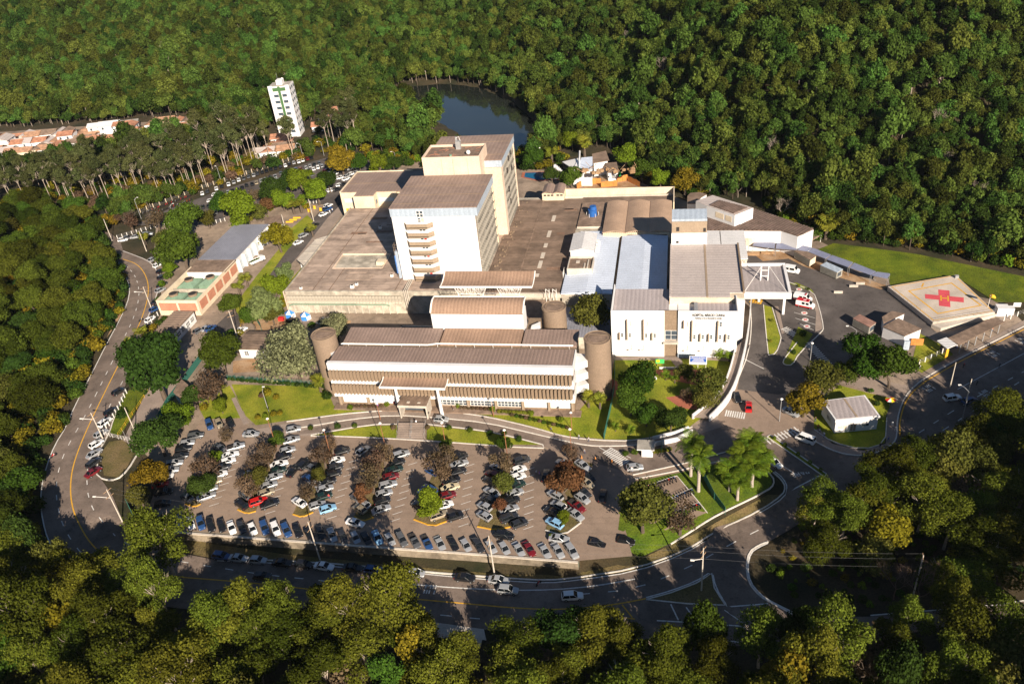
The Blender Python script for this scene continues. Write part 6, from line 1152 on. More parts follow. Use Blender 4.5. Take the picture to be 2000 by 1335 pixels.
TRK = {'royal': MB().tube([(0, 0, -.3), (0, 0, 3), (0, 0, 7), (0, 0, 9.6), (0, 0, 10.2)], [.42, .34, .40, .26, .2], 10).mesh('palm_trunk', M['palmbark']), 'fan': MB().tube([(0, 0, -.3), (.1, 0, 2.5)], [.28, .22], 8).mesh('palm_trunk', M['bark']), 'small': MB().tube([(0, 0, -.3), (.05, 0, 1.2)], [.14, .1], 6).mesh('palm_trunk', M['bark'])}
HT = {'royal': 10.2, 'fan': 2.5, 'small': 1.2}
def palm(kind, x, y, label, sc=1.0, nf=16, group=None, h=1.0):
    t = thing('palm_tree', label, 'palm tree', (x, y, zf(x, y)), group, rt.uniform(0, 6)); t.scale = (sc, sc, sc*h)
    inst('trunk', TRK[kind], t)
    for i in range(nf):
        el = rt.uniform(-.25, .95) if kind == 'royal' else rt.uniform(-.3, .9); inst('frond', rt.choice(FR[kind]), t, (0, 0, HT[kind]), rot=(rt.uniform(-.2, .2), -el, i*6.283/nf*1.0+rt.uniform(-.2, .2)), sc=rt.uniform(.85, 1.1))
    return t
for px, py, lab, s in ((1364, 959, 'nearer of the two tall royal palms on the palm lawn', 1.06), (1349, 929, 'farther of the two tall royal palms on the palm lawn', .98)): x, y = g(px, py); palm('royal', x, y, lab, s)
for px, py, lab, s in ((1425, 958, 'leftmost royal palm of the dense clump by the entry road', .78), (1450, 930, 'middle royal palm of the dense clump by the entry road', .85), (1468, 950, 'lower right royal palm of the dense clump', .8), (1482, 925, 'rightmost royal palm of the dense clump', .75), (1440, 975, 'lowest royal palm of the dense clump, nearest the kerb', .7), (1462, 905, 'uppermost royal palm of the dense clump', .85)):
    x, y = gt(px, py); palm('royal', x, y, lab, s*1.3, 28, None, .62)
for px, py, lab, s, k in ((627, 765, 'large yellow-green fan palm at the left corner of the office building', 1.6, 'fan'), (1150, 795, 'fan palm nearest the right end of the office building', 1.3, 'fan'), (1172, 798, 'fan palm beside the right stair tower', 1.25, 'fan'), (470, 575, 'tall palm behind the terracotta plant building', 1.7, 'fan'), (485, 560, 'second tall palm behind the terracotta plant building', 1.6, 'fan'), (575, 418, 'left yellow fan palm above the brick gatehouse', 1.8, 'fan'), (590, 416, 'right yellow fan palm above the brick gatehouse', 1.8, 'fan'), (434, 775, 'palm at the left end of the front lawn', 1.3, 'fan'), (286, 478, 'low palm on the inside of the road bend', 1.6, 'fan'), (283, 668, 'left palm in the clump below the workshop shed', 1.6, 'fan'), (300, 678, 'right palm in the clump below the workshop shed', 1.5, 'fan'), (262, 690, 'palm behind the big dark tree by the left road', 1.5, 'fan'), (612, 462, 'grey-green palm beside the carport roof', 1.5, 'fan'), (1405, 703, 'left slim palm against the white hospital wall', 1.5, 'small'), (1424, 706, 'right slim palm against the white hospital wall', 1.5, 'small'), (1300, 742, 'small palm on the left of the red garden path', 1.4, 'small'), (1318, 748, 'dark small palm in the middle of the red garden path', 1.4, 'small'), (1345, 745, 'small palm on the right of the red garden path', 1.4, 'small'), (1078, 320, 'palm between the pool and the white villa', 2.2, 'fan'), (1142, 305, 'tall palm behind the white villa', 2.6, 'fan'), (1612, 466, 'left palm at the end of the pavilion', 2.4, 'fan'), (1622, 462, 'right palm at the end of the pavilion', 2.2, 'fan'), (1202, 842, 'yellow palm on the lower garden lawn', 1.2, 'small'), (1232, 848, 'second yellow palm on the lower garden lawn', 1.2, 'small')):
    x, y = g(px, py); palm(k, x, y, lab, s, 13)
# shrubs
SH = {k: leaf_mesh('shrub', crown_arr(300+i, 1.0, .85, 5, 420, .2, .35, (.55, .75), zc=.7)[0], LEAF[k]) for i, k in enumerate(('bright', 'mid', 'dark', 'gold', 'brown', 'palmy'))}
def shrub(px, py, r, k, lab, group=None): x, y = gt(px, py); o = inst('shrub', SH[k], None, (x, y, zf(x, y)), rt.uniform(0, 6), r); tag(o, lab, 'shrub', group); return o
for i, (px, py) in enumerate(((686, 799), (757, 792), (895, 796), (962, 802), (1037, 811), (1096, 822))): shrub(px, py, 1.15, 'bright', f'clipped round green bush, {ordn(i)} from the left along the office front', 'clipped bushes along the office front')
for i, px in enumerate(range(975, 1034, 7)): shrub(px, 806+(px-975)*.06, .8, 'palmy', 'yellow-green hedge bush under the right office windows', 'yellow hedge under the office windows')
for i in range(16): px = 690+i*8 if i < 8 else 900+(i-8)*8; shrub(px, 794+(1.5 if i < 8 else 4+(i-8)*.5), .75, 'brown', 'dry brown flowering bush against the office windows', 'dry bushes against the office windows')
for i in range(13): shrub(1000+i*9, 812+i*2.1, .7, 'mid' if i % 3 else 'brown', 'low green hedge bush beside the right drive kerb', 'low hedge along the drive')
for i in range(22): shrub(448+i*8.9, 742+i*.75, .9, 'dark' if i % 2 else 'mid', 'dense hedge plant along the green fence above the lawn', 'hedge along the green fence')
for i, (px, py, k) in enumerate(((607, 838, 'mid'), (660, 835, 'dark'), (693, 834, 'mid'), (770, 838, 'brown'), (835, 838, 'brown'), (877, 838, 'mid'), (918, 842, 'mid'), (957, 848, 'mid'), (985, 850, 'mid'), (1014, 860, 'dark'))): shrub(px, py, .95, k, f'small planted bush, {ordn(i)} from the left on the grass strips by the steps', 'bushes on the grass strips')
for i, (px, py, k, r) in enumerate(((524, 772, 'gold', 1.6), (512, 776, 'brown', 1.2), (540, 779, 'gold', 1.1), (505, 818, 'gold', 1.0), (520, 815, 'bright', 1.1), (535, 812, 'gold', 1.1), (548, 810, 'gold', 1.0), (700, 786, 'dark', .9), (640, 778, 'dark', 1.6))): shrub(px, py, r, k, ['tall orange-green bush in the middle of the front lawn', 'brown bush left of the tall lawn bush', 'golden bush right of the tall lawn bush', 'golden bush at the left of the lower flower bed', 'bright bush in the lower flower bed', 'third golden bush of the lower flower bed', 'rightmost golden bush of the lower flower bed', 'dark bush beside the office plinth', 'dark bush below the large fan palm'][i])
for i in range(7): shrub(1272+i*6, 886+i*-1.0, .8, 'palmy', 'yellow hedge bush beside the guard booth', 'yellow hedge beside the guard booth')
for i, (px, py) in enumerate(((1512, 857), (1533, 871), (1558, 888), (1582, 905), (1602, 919))): shrub(px, py, .7, 'bright', f'clipped bush, {ordn(i)} from the top along the entry road divider', 'bushes on the entry divider')
for i, (px, py, k, r) in enumerate(((1508, 628, 'palmy', .7), (1505, 668, 'palmy', .7), (1560, 560, 'palmy', .6), (1578, 566, 'mid', .6), (1568, 655, 'dark', 1.2), (1550, 690, 'dark', .8), (1222, 888, 'mid', 1.0), (1240, 886, 'mid', 1.0), (1700, 766, 'mid', .9), (1712, 790, 'dark', .9), (1640, 758, 'bright', .8), (300, 646, 'gold', 1.8), (312, 636, 'mid', 1.7), (322, 628, 'mid', 1.6), (262, 438, 'palmy', 3.0), (480, 630, 'gold', 2.0), (492, 610, 'mid', 1.8), (470, 655, 'gold', 1.6), (452, 655, 'mid', 1.8), (610, 640, 'mid', 1.5), (655, 665, 'mid', 2.0), (555, 600, 'gold', 2.4), (548, 615, 'mid', 2.0), (240, 815, 'dark', 1.8), (400, 800, 'gold', 1.4), (545, 405, 'palmy', 2.2), (530, 412, 'palmy', 2.0), (600, 408, 'gold', 2.0), (490, 432, 'palmy', 2.0), (330, 545, 'mid', 2.2), (318, 560, 'bright', 2.0), (310, 590, 'mid', 1.6))):
    shrub(px, py, r, k, f'{dict(palmy="yellow-green", mid="green", dark="dark green", gold="golden", bright="bright green")[k]} bush beside the {["forecourt grass strip upper end", "forecourt grass strip lower end", "ambulance bays, left one", "ambulance bays, right one", "zebra crossing island top", "zebra crossing island foot", "guard booth, left one", "guard booth, right one", "gatehouse lawn path", "gatehouse right corner", "gatehouse left rear", "workshop shed awning, lowest", "workshop shed awning, middle", "workshop shed awning, upper", "motorcycle rows corner", "yellow rail, middle one", "yellow rail, upper one", "yellow rail, lower one", "green fence top end", "blue tents", "left stair tower rear", "patchy roof corner, golden one", "patchy roof corner, green one", "left road post fence", "bare brown tree", "brick gatehouse, right one", "brick gatehouse, nearer one", "yellow benches", "brick gatehouse, left one", "plant yard wall, lower one", "plant yard wall, bright one", "plant yard corner by the road"][i]}')
def gn_scatter(name, P, idx, rz, sc, protos):
    me = bpy.data.meshes.new(name); me.from_pydata(P.tolist(), [], [])
    a = me.attributes.new('pick', 'INT', 'POINT'); a.data.foreach_set('value', idx.astype(np.int32)); a = me.attributes.new('turn', 'FLOAT_VECTOR', 'POINT'); a.data.foreach_set('vector', np.stack([0*rz, 0*rz, rz], 1).astype(np.float32).ravel()); a = me.attributes.new('size', 'FLOAT_VECTOR', 'POINT'); a.data.foreach_set('vector', sc.astype(np.float32).ravel())
    o = bpy.data.objects.new(name, me); COL.objects.link(o)
    nt = bpy.data.node_groups.new(name, 'GeometryNodeTree'); nt.interface.new_socket('Geometry', in_out='INPUT', socket_type='NodeSocketGeometry'); nt.interface.new_socket('Geometry', in_out='OUTPUT', socket_type='NodeSocketGeometry')
    N, L = nt.nodes, nt.links; gi = N.new('NodeGroupInput'); go = N.new('NodeGroupOutput'); ip = N.new('GeometryNodeInstanceOnPoints'); jn = N.new('GeometryNodeJoinGeometry')
    for p in protos: oi = N.new('GeometryNodeObjectInfo'); oi.inputs['Object'].default_value = p; oi.inputs['As Instance'].default_value = True; oi.transform_space = 'ORIGINAL'; L.new(oi.outputs['Geometry'], jn.inputs[0])
    def attr(n, t): q = N.new('GeometryNodeInputNamedAttribute'); q.data_type = t; q.inputs['Name'].default_value = n; return q.outputs[0]
    L.new(gi.outputs[0], ip.inputs['Points']); L.new(jn.outputs[0], ip.inputs['Instance']); ip.inputs['Pick Instance'].default_value = True
    L.new(attr('pick', 'INT'), ip.inputs['Instance Index']); L.new(attr('turn', 'FLOAT_VECTOR'), ip.inputs['Rotation']); L.new(attr('size', 'FLOAT_VECTOR'), ip.inputs['Scale']); L.new(ip.outputs[0], go.inputs[0])
    md = o.modifiers.new('scatter', 'NODES'); md.node_group = nt; return o
SHP = [next(o for o in COL.objects if o.name.split('.')[0] == 'shrub' and o.data == SH[k]) for k in ('bright', 'mid', 'dark', 'gold', 'brown')]
def undergrowth(X, Y, n, picks, sz, seed, name='undergrowth'):
    r = np.random.default_rng(seed); q = r.permutation(len(X))[:n]; X, Y = X[q], Y[q]; s = r.uniform(*sz, len(X))
    o = gn_scatter(name, np.stack([X, Y, zt(X, Y)], 1), r.choice(picks, len(X)), r.uniform(0, 6.28, len(X)), np.stack([s, s, s*r.uniform(.8, 1.2, len(X))], 1), SHP); o['kind'] = 'stuff'
# ------------------------------------------------------------------ woods and forest
CAMPUS = np.array([gt(*p) for p in ((205, 470), (235, 430), (330, 400), (520, 335), (660, 298), (770, 300), (840, 330), (1000, 345), (1010, 310), (1100, 318), (1110, 295), (1215, 290), (1240, 335), (1330, 372), (1350, 385), (1480, 395), (1600, 470), (1628, 473), (1700, 482), (1790, 494), (1880, 513), (2000, 536), (2250, 580), (2250, 700), (2000, 800), (1850, 880), (1764, 925), (1700, 960), (1620, 995), (1540, 1045), (1500, 1065), (1462, 1110), (1500, 1180), (1700, 1210), (2100, 1170), (2100, 1200), (1880, 1222), (1600, 1295), (1500, 1270), (1200, 1252), (1000, 1240), (960, 1262), (800, 1222), (600, 1210), (340, 1192), (190, 1152), (99, 1070), (72, 990), (80, 910), (135, 790), (225, 630), (245, 575), (225, 510))])
TOWNP = np.array([gt(*p) for p in ((-80, 262), (300, 236), (392, 228), (402, 262), (300, 282), (-80, 340))]); APT = np.array([gt(*p) for p in ((530, 258), (600, 252), (606, 296), (536, 302))]); VIL2 = np.array([gt(*p) for p in ((615, 240), (690, 208), (695, 250), (625, 262))])
def scatter(x0, x1, y0, y1, s, seed, jit=.48):
    r = np.random.default_rng(seed); X, Y = np.meshgrid(np.arange(x0, x1, s), np.arange(y0, y1, s)); X = X+(np.arange(X.shape[0]) % 2)[:, None]*s*.5
    X = X.ravel()+r.uniform(-jit, jit, X.size)*s; Y = Y.ravel()+r.uniform(-jit, jit, Y.size)*s; return X, Y, r
def inpoly(X, Y, px): return poly_sd(X, Y, np.array([gt(*p) for p in px])) < 0
def seen(X, Y, m=60, top=-60, h=8):
    px, py = pj(X, Y, zt(X, Y)+h); return (px > -m) & (px < 2000+m) & (py > top) & (py < 1335+m+40)
CNT = {}
def woods(X, Y, r, kind, rng, labf, group, name='woodland_tree', hk=(.85, 1.25)):
    rr = random.Random(int(rng))
    for x, y in zip(X, Y):
        rad = rr.uniform(*r); kd = kind if kind == 'euc' or rr.random() > .2 else rr.choice(['gold', 'brown', 'olive', 'mid', 'dark', 'olive']); tree(name, kd, float(x), float(y), rad, labf, group, rr=rr, h=proto(kd)[0][2]*(1.5 if kd != kind and kind == 'wood' else 1)*rr.uniform(*hk)*(rad/((r[0]+r[1])/2))**.5)
# west wood along the left road
X, Y, r = scatter(-330, -125, 95, 330, 9.0, 5)
k = inpoly(X, Y, [(-420, 430), (60, 400), (190, 425), (203, 480), (226, 512), (236, 560), (222, 612), (185, 680), (140, 755), (118, 830), (95, 870), (66, 940), (62, 1000), (75, 1050), (60, 1150), (0, 1250), (-300, 1300), (-500, 900)]) & seen(X, Y)
k &= poly_sd(X, Y, CAMPUS) > 2.5
woods(X[k], Y[k], (4.6, 7.4), 'west', 5, 'broad crowned tree of the wood left of the road', 'trees of the wood west of the left road'); CNT['west'] = int(k.sum())
X, Y, r = scatter(-330, -125, 95, 330, 3.6, 15); k = inpoly(X, Y, [(-420, 430), (60, 400), (190, 425), (207, 480), (232, 512), (248, 560), (244, 596), (226, 632), (202, 676), (176, 730), (142, 792), (124, 836), (102, 870), (84, 914), (75, 956), (75, 996), (82, 1055), (60, 1150), (0, 1250), (-300, 1300), (-500, 900)]) & seen(X, Y) & (poly_sd(X, Y, CAMPUS) > -3)
undergrowth(X[k], Y[k], 900, [1, 2, 2, 1, 2, 1, 2, 3], (1.6, 3.2), 8)
# foreground wood below the lower road
X, Y, r = scatter(-150, 80, 62, 112, 6.7, 6)
k = (poly_sd(X, Y, CAMPUS) > 1.2) & seen(X, Y, 120, -60, 9) & inpoly(X, Y, [(60, 1080), (150, 1140), (300, 1203), (500, 1222), (800, 1242), (950, 1268), (1200, 1268), (1350, 1275), (1500, 1290), (1590, 1308), (1760, 1262), (1880, 1240), (2100, 1210), (2600, 1250), (2600, 1900), (-400, 1900), (-400, 1150)])
L_ = k & (X < -38); k &= ~L_; CNT['front'] = int(L_.sum())
woods(X[L_], Y[L_], (4.2, 7.0), 'wood', 16, 'tall sunlit tree of the foreground wood', 'trees of the foreground wood', hk=(.85, 1.6))
e_ = k & (X > 13); k &= ~e_
woods(X[e_], Y[e_], (3.8, 6.0), 'wood', 26, 'tall sunlit tree of the foreground wood', 'trees of the foreground wood', hk=(1.05, 1.6))
woods(X[k], Y[k], (3.8, 6.4), 'wood', 6, 'tall sunlit tree of the foreground wood', 'trees of the foreground wood', hk=(.7, 1.1)); CNT['front2'] = int(k.sum())
# right hand wood
X, Y, r = scatter(15, 140, 92, 175, 6.8, 7)
k = (poly_sd(X, Y, CAMPUS) > 1.5) & seen(X, Y, 480, -60, 9) & inpoly(X, Y, [(1545, 1062), (1620, 1005), (1700, 968), (1770, 935), (1850, 900), (1990, 830), (2300, 690), (2600, 800), (2600, 1150), (1990, 1168), (1900, 1172), (1800, 1172), (1700, 1165), (1620, 1130)])
px_, py_ = pj(X, Y, 0*X); e_ = k & (px_ > 2010)
woods(X[e_], Y[e_], (4.8, 7.2), 'wood', 17, 'dark crowned tree of the right hand wood', 'trees of the right hand wood', hk=(1.0, 1.5)); k &= ~e_
woods(X[k], Y[k], (4.4, 6.8), 'wood', 7, 'dark crowned tree of the right hand wood', 'trees of the right hand wood', hk=(.7, 1.15)); CNT['right'] = int(k.sum())
# eucalyptus belt behind the far car park
X, Y, r = scatter(-330, -120, 285, 410, 7.2, 9)
k = (poly_sd(X, Y, CAMPUS) > 2) & (poly_sd(X, Y, TOWNP) > 4) & (poly_sd(X, Y, APT) > 6) & inpoly(X, Y, [(-60, 410), (120, 405), (220, 398), (360, 385), (500, 335), (640, 298), (720, 292), (700, 262), (600, 270), (480, 285), (300, 318), (100, 362), (-60, 388)]) & seen(X, Y, 60, -60, 15)
px_, py_ = pj(X, Y, 0*X); X0_, Y0_, kr_ = X, Y, k & (px_ > 400); k = k & (px_ <= 400)
woods(X[k], Y[k], (2.8, 4.4), 'euc', 9, 'pale trunked eucalyptus behind the far car park', 'eucalyptus belt behind the far car park', 'eucalyptus_tree', (.75, 1.05))
X, Y, k = X0_, Y0_, kr_; woods(X[k], Y[k], (3.0, 5.0), 'euc', 29, 'pale trunked eucalyptus behind the far car park', 'eucalyptus belt behind the far car park', 'eucalyptus_tree', (.85, 1.2)); CNT['euc'] = int(k.sum())
X, Y, r = scatter(-330, -120, 265, 400, 5.5, 19); k = (poly_sd(X, Y, CAMPUS) > 1.5) & inpoly(X, Y, [(-60, 440), (150, 425), (225, 405), (360, 388), (500, 338), (640, 301), (720, 296), (700, 270), (480, 300), (100, 370), (-60, 400)]) & seen(X, Y)
undergrowth(X[k], Y[k], 260, [0, 1, 2, 1, 3], (2, 3.4), 9)
for seed, (pp, n_, lab, grp) in enumerate((([(1590, 480), (1625, 468), (1700, 474), (1790, 486), (1880, 504), (2010, 530), (2010, 470), (1880, 450), (1760, 430), (1640, 410), (1500, 385), (1480, 400)], 210, 'leafy bush at the foot of the forest behind the helipad lawn', 'undergrowth behind the helipad lawn'), ([(1005, 345), (1012, 300), (1060, 285), (1110, 300), (1090, 330), (1062, 332), (1030, 336)], 40, 'leafy bush round the swimming pool', 'undergrowth round the pool'), ([(700, 312), (760, 296), (840, 285), (840, 325), (770, 328)], 45, 'leafy bush behind the cream back wing', 'undergrowth behind the back wing'), ([(1230, 330), (1340, 345), (1420, 378), (1350, 395), (1325, 372), (1250, 358)], 45, 'leafy bush behind the long pale wall', 'undergrowth behind the long wall'), ([(205, 470), (232, 430), (270, 415), (300, 405), (270, 395), (200, 430)], 30, 'leafy bush at the corner of the left road', 'undergrowth at the road corner'))):
    W = np.array([g(*p) for p in pp]); X, Y, r = scatter(W[:, 0].min(), W[:, 0].max(), W[:, 1].min(), W[:, 1].max(), 3.2, 50+seed); k = poly_sd(X, Y, W) < 0; undergrowth(X[k], Y[k], n_, [1, 2, 1, 2, 3, 4], (1.8, 3.2), 60+seed)
W = np.array([gt(*p) for p in ((1503, 1060), (1560, 1018), (1640, 968), (1760, 925), (1990, 830), (2040, 1160), (1700, 1192), (1540, 1172), (1476, 1130))]); X, Y, r = scatter(W[:, 0].min(), W[:, 0].max(), W[:, 1].min(), W[:, 1].max(), 2.6, 91); k = poly_sd(X, Y, W) < -.8
undergrowth(X[k], Y[k], 230, [2, 4, 2, 3, 4, 1], (.5, 1.3), 92)
# the forest on the hills: 300 nearest are trees of their own, the rest is one mass
HP = []
for i in range(8):
    rr = random.Random(400+i); V, c, q = crown_arr(400+i, 4.4, [.8, 1.0, .7, 1.25, .85, 1.1, .75, .9][i], 13, 1500, .58, .74, (.2, .46), fuzz=.05, zc=6.2); mb = MB(); limbs(mb, (c+np.array([0, 0, 6.5]))[:3], 4.5, .25, rr, 5, k=3)
    HP.append(leaf_mesh('forest_tree', V, LEAF['hill'], mb, M['palebark' if i % 3 == 0 else 'bark']))
rb = random.Random(5); mb = MB(); twig(mb, np.array([0, 0, 0.]), np.array([.05, 0, 1.]), 3.6, .17, 6, rb); BARE = mb.mesh('bare_tree', M['palebark']); BARE2 = BARE.copy(); BARE2.materials[0] = M['brownbark']
X, Y, r = scatter(-900, 420, 225, 760, 4.15, 11)
d = Y-_ip(X, YB); k = (poly_sd(X, Y, CAMPUS) > 1.5) & (poly_sd(X, Y, LK) > .2) & ~((poly_sd(X, Y, LK) < 17) & (X > -122) & (Y < 489-(X+178)*.88)) & (poly_sd(X, Y, TOWNP) > 5) & (poly_sd(X, Y, APT) > 4) & (poly_sd(X, Y, VIL2) > 3)
eucz = inpoly(X, Y, [(-60, 440), (120, 415), (220, 400), (360, 388), (500, 338), (640, 301), (700, 290), (680, 262), (600, 272), (480, 290), (300, 312), (100, 350), (-60, 378)])
west = (X < _ip(Y, XR)+20) & (Y < 330)
k &= ~eucz & ~west; px, py = pj(X, Y, zt(X, Y)+8); vis = (px > -70) & (px < 2150) & (py > -70) & (py < 1335); k &= vis
front = Y < 300
X, Y = X[k], Y[k]; Z = zt(X, Y); S = r.uniform(.56, 1.02, len(X))*np.where(r.random(len(X)) < .07, 1.5, 1); W_ = r.integers(0, 8, len(X)); RZ = r.uniform(0, 6.28, len(X)); SZ = S*r.uniform(.8, 1.45, len(X))
dist = np.hypot(np.hypot(X, Y), HC-Z); px, py = pj(X, Y, Z+6); inf = (px > 0) & (px < 2000) & (py > 0); order = np.argsort(np.where(inf, dist/S, 1e9)); near = order[:300]; far = order[300:]
for i in near:
    o = inst('forest_tree', HP[W_[i]], None, (X[i], Y[i], Z[i]), RZ[i], (S[i], S[i], SZ[i])); tag(o, 'leafy tree at the near edge of the hill forest', 'tree', 'nearest trees of the hill forest')
PROTO_OBJ = []
for w_ in range(8):
    c = [o for o in COL.objects if o.name.split('.')[0] == 'forest_tree' and o.data == HP[w_]]; PROTO_OBJ.append(c[0])
o = gn_scatter('hill_forest', np.stack([X[far], Y[far], Z[far]], 1), W_[far], RZ[far], np.stack([S[far], S[far], SZ[far]], 1), PROTO_OBJ); o['kind'] = 'stuff'; CNT['far'] = len(far)
rr = random.Random(31)
for i in range(26):
    px, py = rr.choice([(rr.uniform(20, 700), rr.uniform(20, 200)), (rr.uniform(1100, 1950), rr.uniform(60, 440))]); x, y = gt(px, py+15); o = inst('bare_tree', BARE, None, (x, y, zf(x, y)), rr.uniform(0, 6), rr.uniform(.6, .9)); tag(o, 'leafless pale tree standing out of the hill forest', 'tree', 'leafless trees in the hill forest')
for px, py, s, lab in ((1790, 1190, 1.0, 'bare brown tree beside the pole in the right clearing'), (1745, 1170, .8, 'smaller bare tree left of the bare clearing tree'), (1590, 1085, .5, 'thin bare sapling at the left of the right clearing')): x, y = gt(px, py); o = inst('bare_tree', BARE2, None, (x, y, zf(x, y)), 1.3*s, s); tag(o, lab, 'tree')
print('TREES', CNT)
# ------------------------------------------------------------------ vehicles
def paint(name, c, metal=.0, rough=.28):
    m = mat(name, c, rough, .03, .3, spec=.5, metal=metal, fine=.02); b = m.node_tree.nodes['Principled BSDF']; b.inputs['Coat Weight'].default_value = .5; b.inputs['Coat Roughness'].default_value = .08; return m
PAINT = {'silver': paint('silver_car_paint', (.40, .41, .42), .35, .32), 'white': paint('white_car_paint', (.74, .74, .73)), 'black': paint('black_car_paint', (.010, .010, .012)), 'grey': paint('grey_car_paint', (.12, .125, .13), .3), 'dark grey': paint('dark_grey_car_paint', (.035, .037, .042), .3),
         'red': paint('red_car_paint', (.50, .012, .012)), 'dark red': paint('dark_red_car_paint', (.13, .008, .012)), 'blue': paint('blue_car_paint', (.02, .06, .17)), 'dark green': paint('dark_green_car_paint', (.008, .025, .02)), 'cream': paint('cream_car_paint', (.55, .47, .30)), 'beige': paint('beige_car_paint', (.36, .30, .21), .2), 'light blue': paint('light_blue_car_paint', (.22, .42, .62))}
M['carglass'] = mat('car_window_glass', (.006, .008, .010), .12, .1, spec=.25); M['tyre'] = mat('tyre_rubber', (.015, .015, .015), .9); M['rim'] = mat('wheel_rim', (.35, .35, .36), .35, metal=.6)
M['lamp_red'] = mat('tail_lamp', (.35, .01, .01), .3, spec=.6); M['lamp_clear'] = mat('head_lamp', (.6, .62, .62), .15, spec=.8)
CARS = {'hatchback': dict(L=3.9, W=1.66, st=[(-1.95, .45, .80, .68), (-1.86, .32, .92, .78), (-1.2, .24, .96, .82), (.55, .24, .93, .83), (1.15, .24, .88, .82), (1.72, .30, .74, .75), (1.95, .40, .62, .62)], gh=((-1.82, .98, .9), (-1.35, .22, 1.44)), ax=(-1.2, 1.22)),
        'sedan': dict(L=4.4, W=1.72, st=[(-2.2, .45, .82, .68), (-2.1, .32, .93, .78), (-1.35, .24, .96, .84), (.55, .24, .92, .85), (1.25, .24, .86, .83), (1.95, .30, .72, .76), (2.2, .40, .60, .64)], gh=((-1.55, 1.02, .92), (-.85, .25, 1.42)), ax=(-1.32, 1.36)),
        'estate car': dict(L=4.3, W=1.74, st=[(-2.15, .45, .86, .70), (-2.06, .32, .98, .80), (-1.3, .26, 1.0, .84), (.55, .26, .98, .85), (1.2, .26, .93, .83), (1.9, .32, .80, .77), (2.15, .42, .66, .66)], gh=((-2.02, 1.02, .96), (-1.7, .3, 1.56)), ax=(-1.3, 1.32)),
        'pickup': dict(L=4.6, W=1.74, st=[(-2.3, .5, .9, .72), (-2.2, .4, .98, .80), (-1.3, .34, 1.0, .84), (.55, .34, 1.0, .85), (1.3, .34, .97, .83), (2.1, .38, .85, .78), (2.3, .46, .7, .68)], gh=((-.35, 1.12, .98), (-.2, .45, 1.58)), ax=(-1.4, 1.42)),
        'van': dict(L=4.6, W=1.78, st=[(-2.3, .45, 1.0, .76), (-2.22, .3, 1.15, .82), (-1.3, .26, 1.18, .86), (1.0, .26, 1.15, .86), (1.7, .28, 1.05, .83), (2.15, .32, .92, .76), (2.3, .42, .72, .66)], gh=((-2.18, 1.9, 1.12), (-2.05, 1.25, 1.92)), ax=(-1.35, 1.45))}
def car_parts(kind):
    c = CARS[kind]; body, glass = MB(), MB(); S = c['st']; rings = []
    for x, z0, z1, w in S: rings.append([(x, -w*.94, z0), (x, -w, z0+(z1-z0)*.35), (x, -w*.97, z0+(z1-z0)*.72), (x, -w*.86, z1), (x, 0, z1+.02), (x, w*.86, z1), (x, w*.97, z0+(z1-z0)*.72), (x, w, z0+(z1-z0)*.35), (x, w*.94, z0)])
    for a, b in zip(rings[:-1], rings[1:]):
        for i in range(8): body.poly([a[i], b[i], b[i+1], a[i+1]])
        body.poly([a[8], b[8], b[0], a[0]])
    body.poly(rings[0]); body.poly(rings[-1][::-1])
    (a0, a1, az), (r0, r1, rz) = c['gh']; w0, w1 = c['W']/2*.93, c['W']/2*.74
    B = [(a0, -w0, az), (a1, -w0*.96, az-.05), (a1, w0*.96, az-.05), (a0, w0, az)]; T = [(r0, -w1, rz), (r1, -w1, rz), (r1, w1, rz), (r0, w1, rz)]
    for k in range(4): j = (k+1) % 4; glass.poly([B[k], B[j], T[j], T[k]])
    lo = [(p[0], p[1]*1.02, p[2]-.01) for p in T]; e = (.1 if kind != 'van' else .05)
    hi = [(r0+e, -w1*.86, rz+.05), (r1-e, -w1*.86, rz+.05), (r1-e, w1*.86, rz+.05), (r0+e, w1*.86, rz+.05)]
    for k in range(4): j = (k+1) % 4; body.poly([lo[k], lo[j], hi[j], hi[k]])
    body.poly(hi)
    for k in range(4): body.beam(B[k], T[k], .09)
    for s in (0, 1): p, q = ((B[0], B[1]), (T[0], T[1])) if s == 0 else ((B[3], B[2]), (T[3], T[2])); m0 = tuple((np.array(p[0])*.5+np.array(p[1])*.5)); m1 = tuple((np.array(q[0])*.45+np.array(q[1])*.55)); body.beam(m0, m1, .08)
    if kind == 'van': [body.prism([(-2.15, s*.80), (.2, s*.80), (.2, s*.855), (-2.15, s*.855)], 1.1, 1.35) for s in (-1, 1)]
    parts = [('body', body.mesh('body', PAINT['silver']), (0, 0, 0)), ('windows', glass.mesh('windows', M['carglass']), (0, 0, 0))]
    if kind == 'pickup': parts.append(('load_bed', MB().box(-2.15, -.5, -.68, .68, .96, 1.03).mesh('load_bed', M['dark']), (0, 0, 0)))
    r = .31; wm = MB(); 
    wm.tube([(0, -.1, 0), (0, .1, 0)], r, 12, 0); wm.tube([(0, -.105, 0), (0, .105, 0)], r*.58, 8, 1); wm = wm.mesh('wheel', [M['tyre'], M['rim']])
    for x in c['ax']:
        for s in (-1, 1): parts.append(('wheel', wm, (x, s*(c['W']/2-.06), r)))
    h = c['L']/2; zf_, zr = S[-2][2]-.1, S[1][2]-.14
    hl = MB().box(-.1, .07, -.14, .14, -.07, .07).mesh('headlight', M['lamp_clear']); tl = MB().box(-.05, .06, -.1, .1, -.1, .1).mesh('tail_light', M['lamp_red'])
    for s in (-1, 1): parts += [('headlight', hl, (h-.16, s*.52, zf_-.02)), ('tail_light', tl, (-h+.08, s*.62, zr))]
    return parts
CP = {k: car_parts(k) for k in CARS}
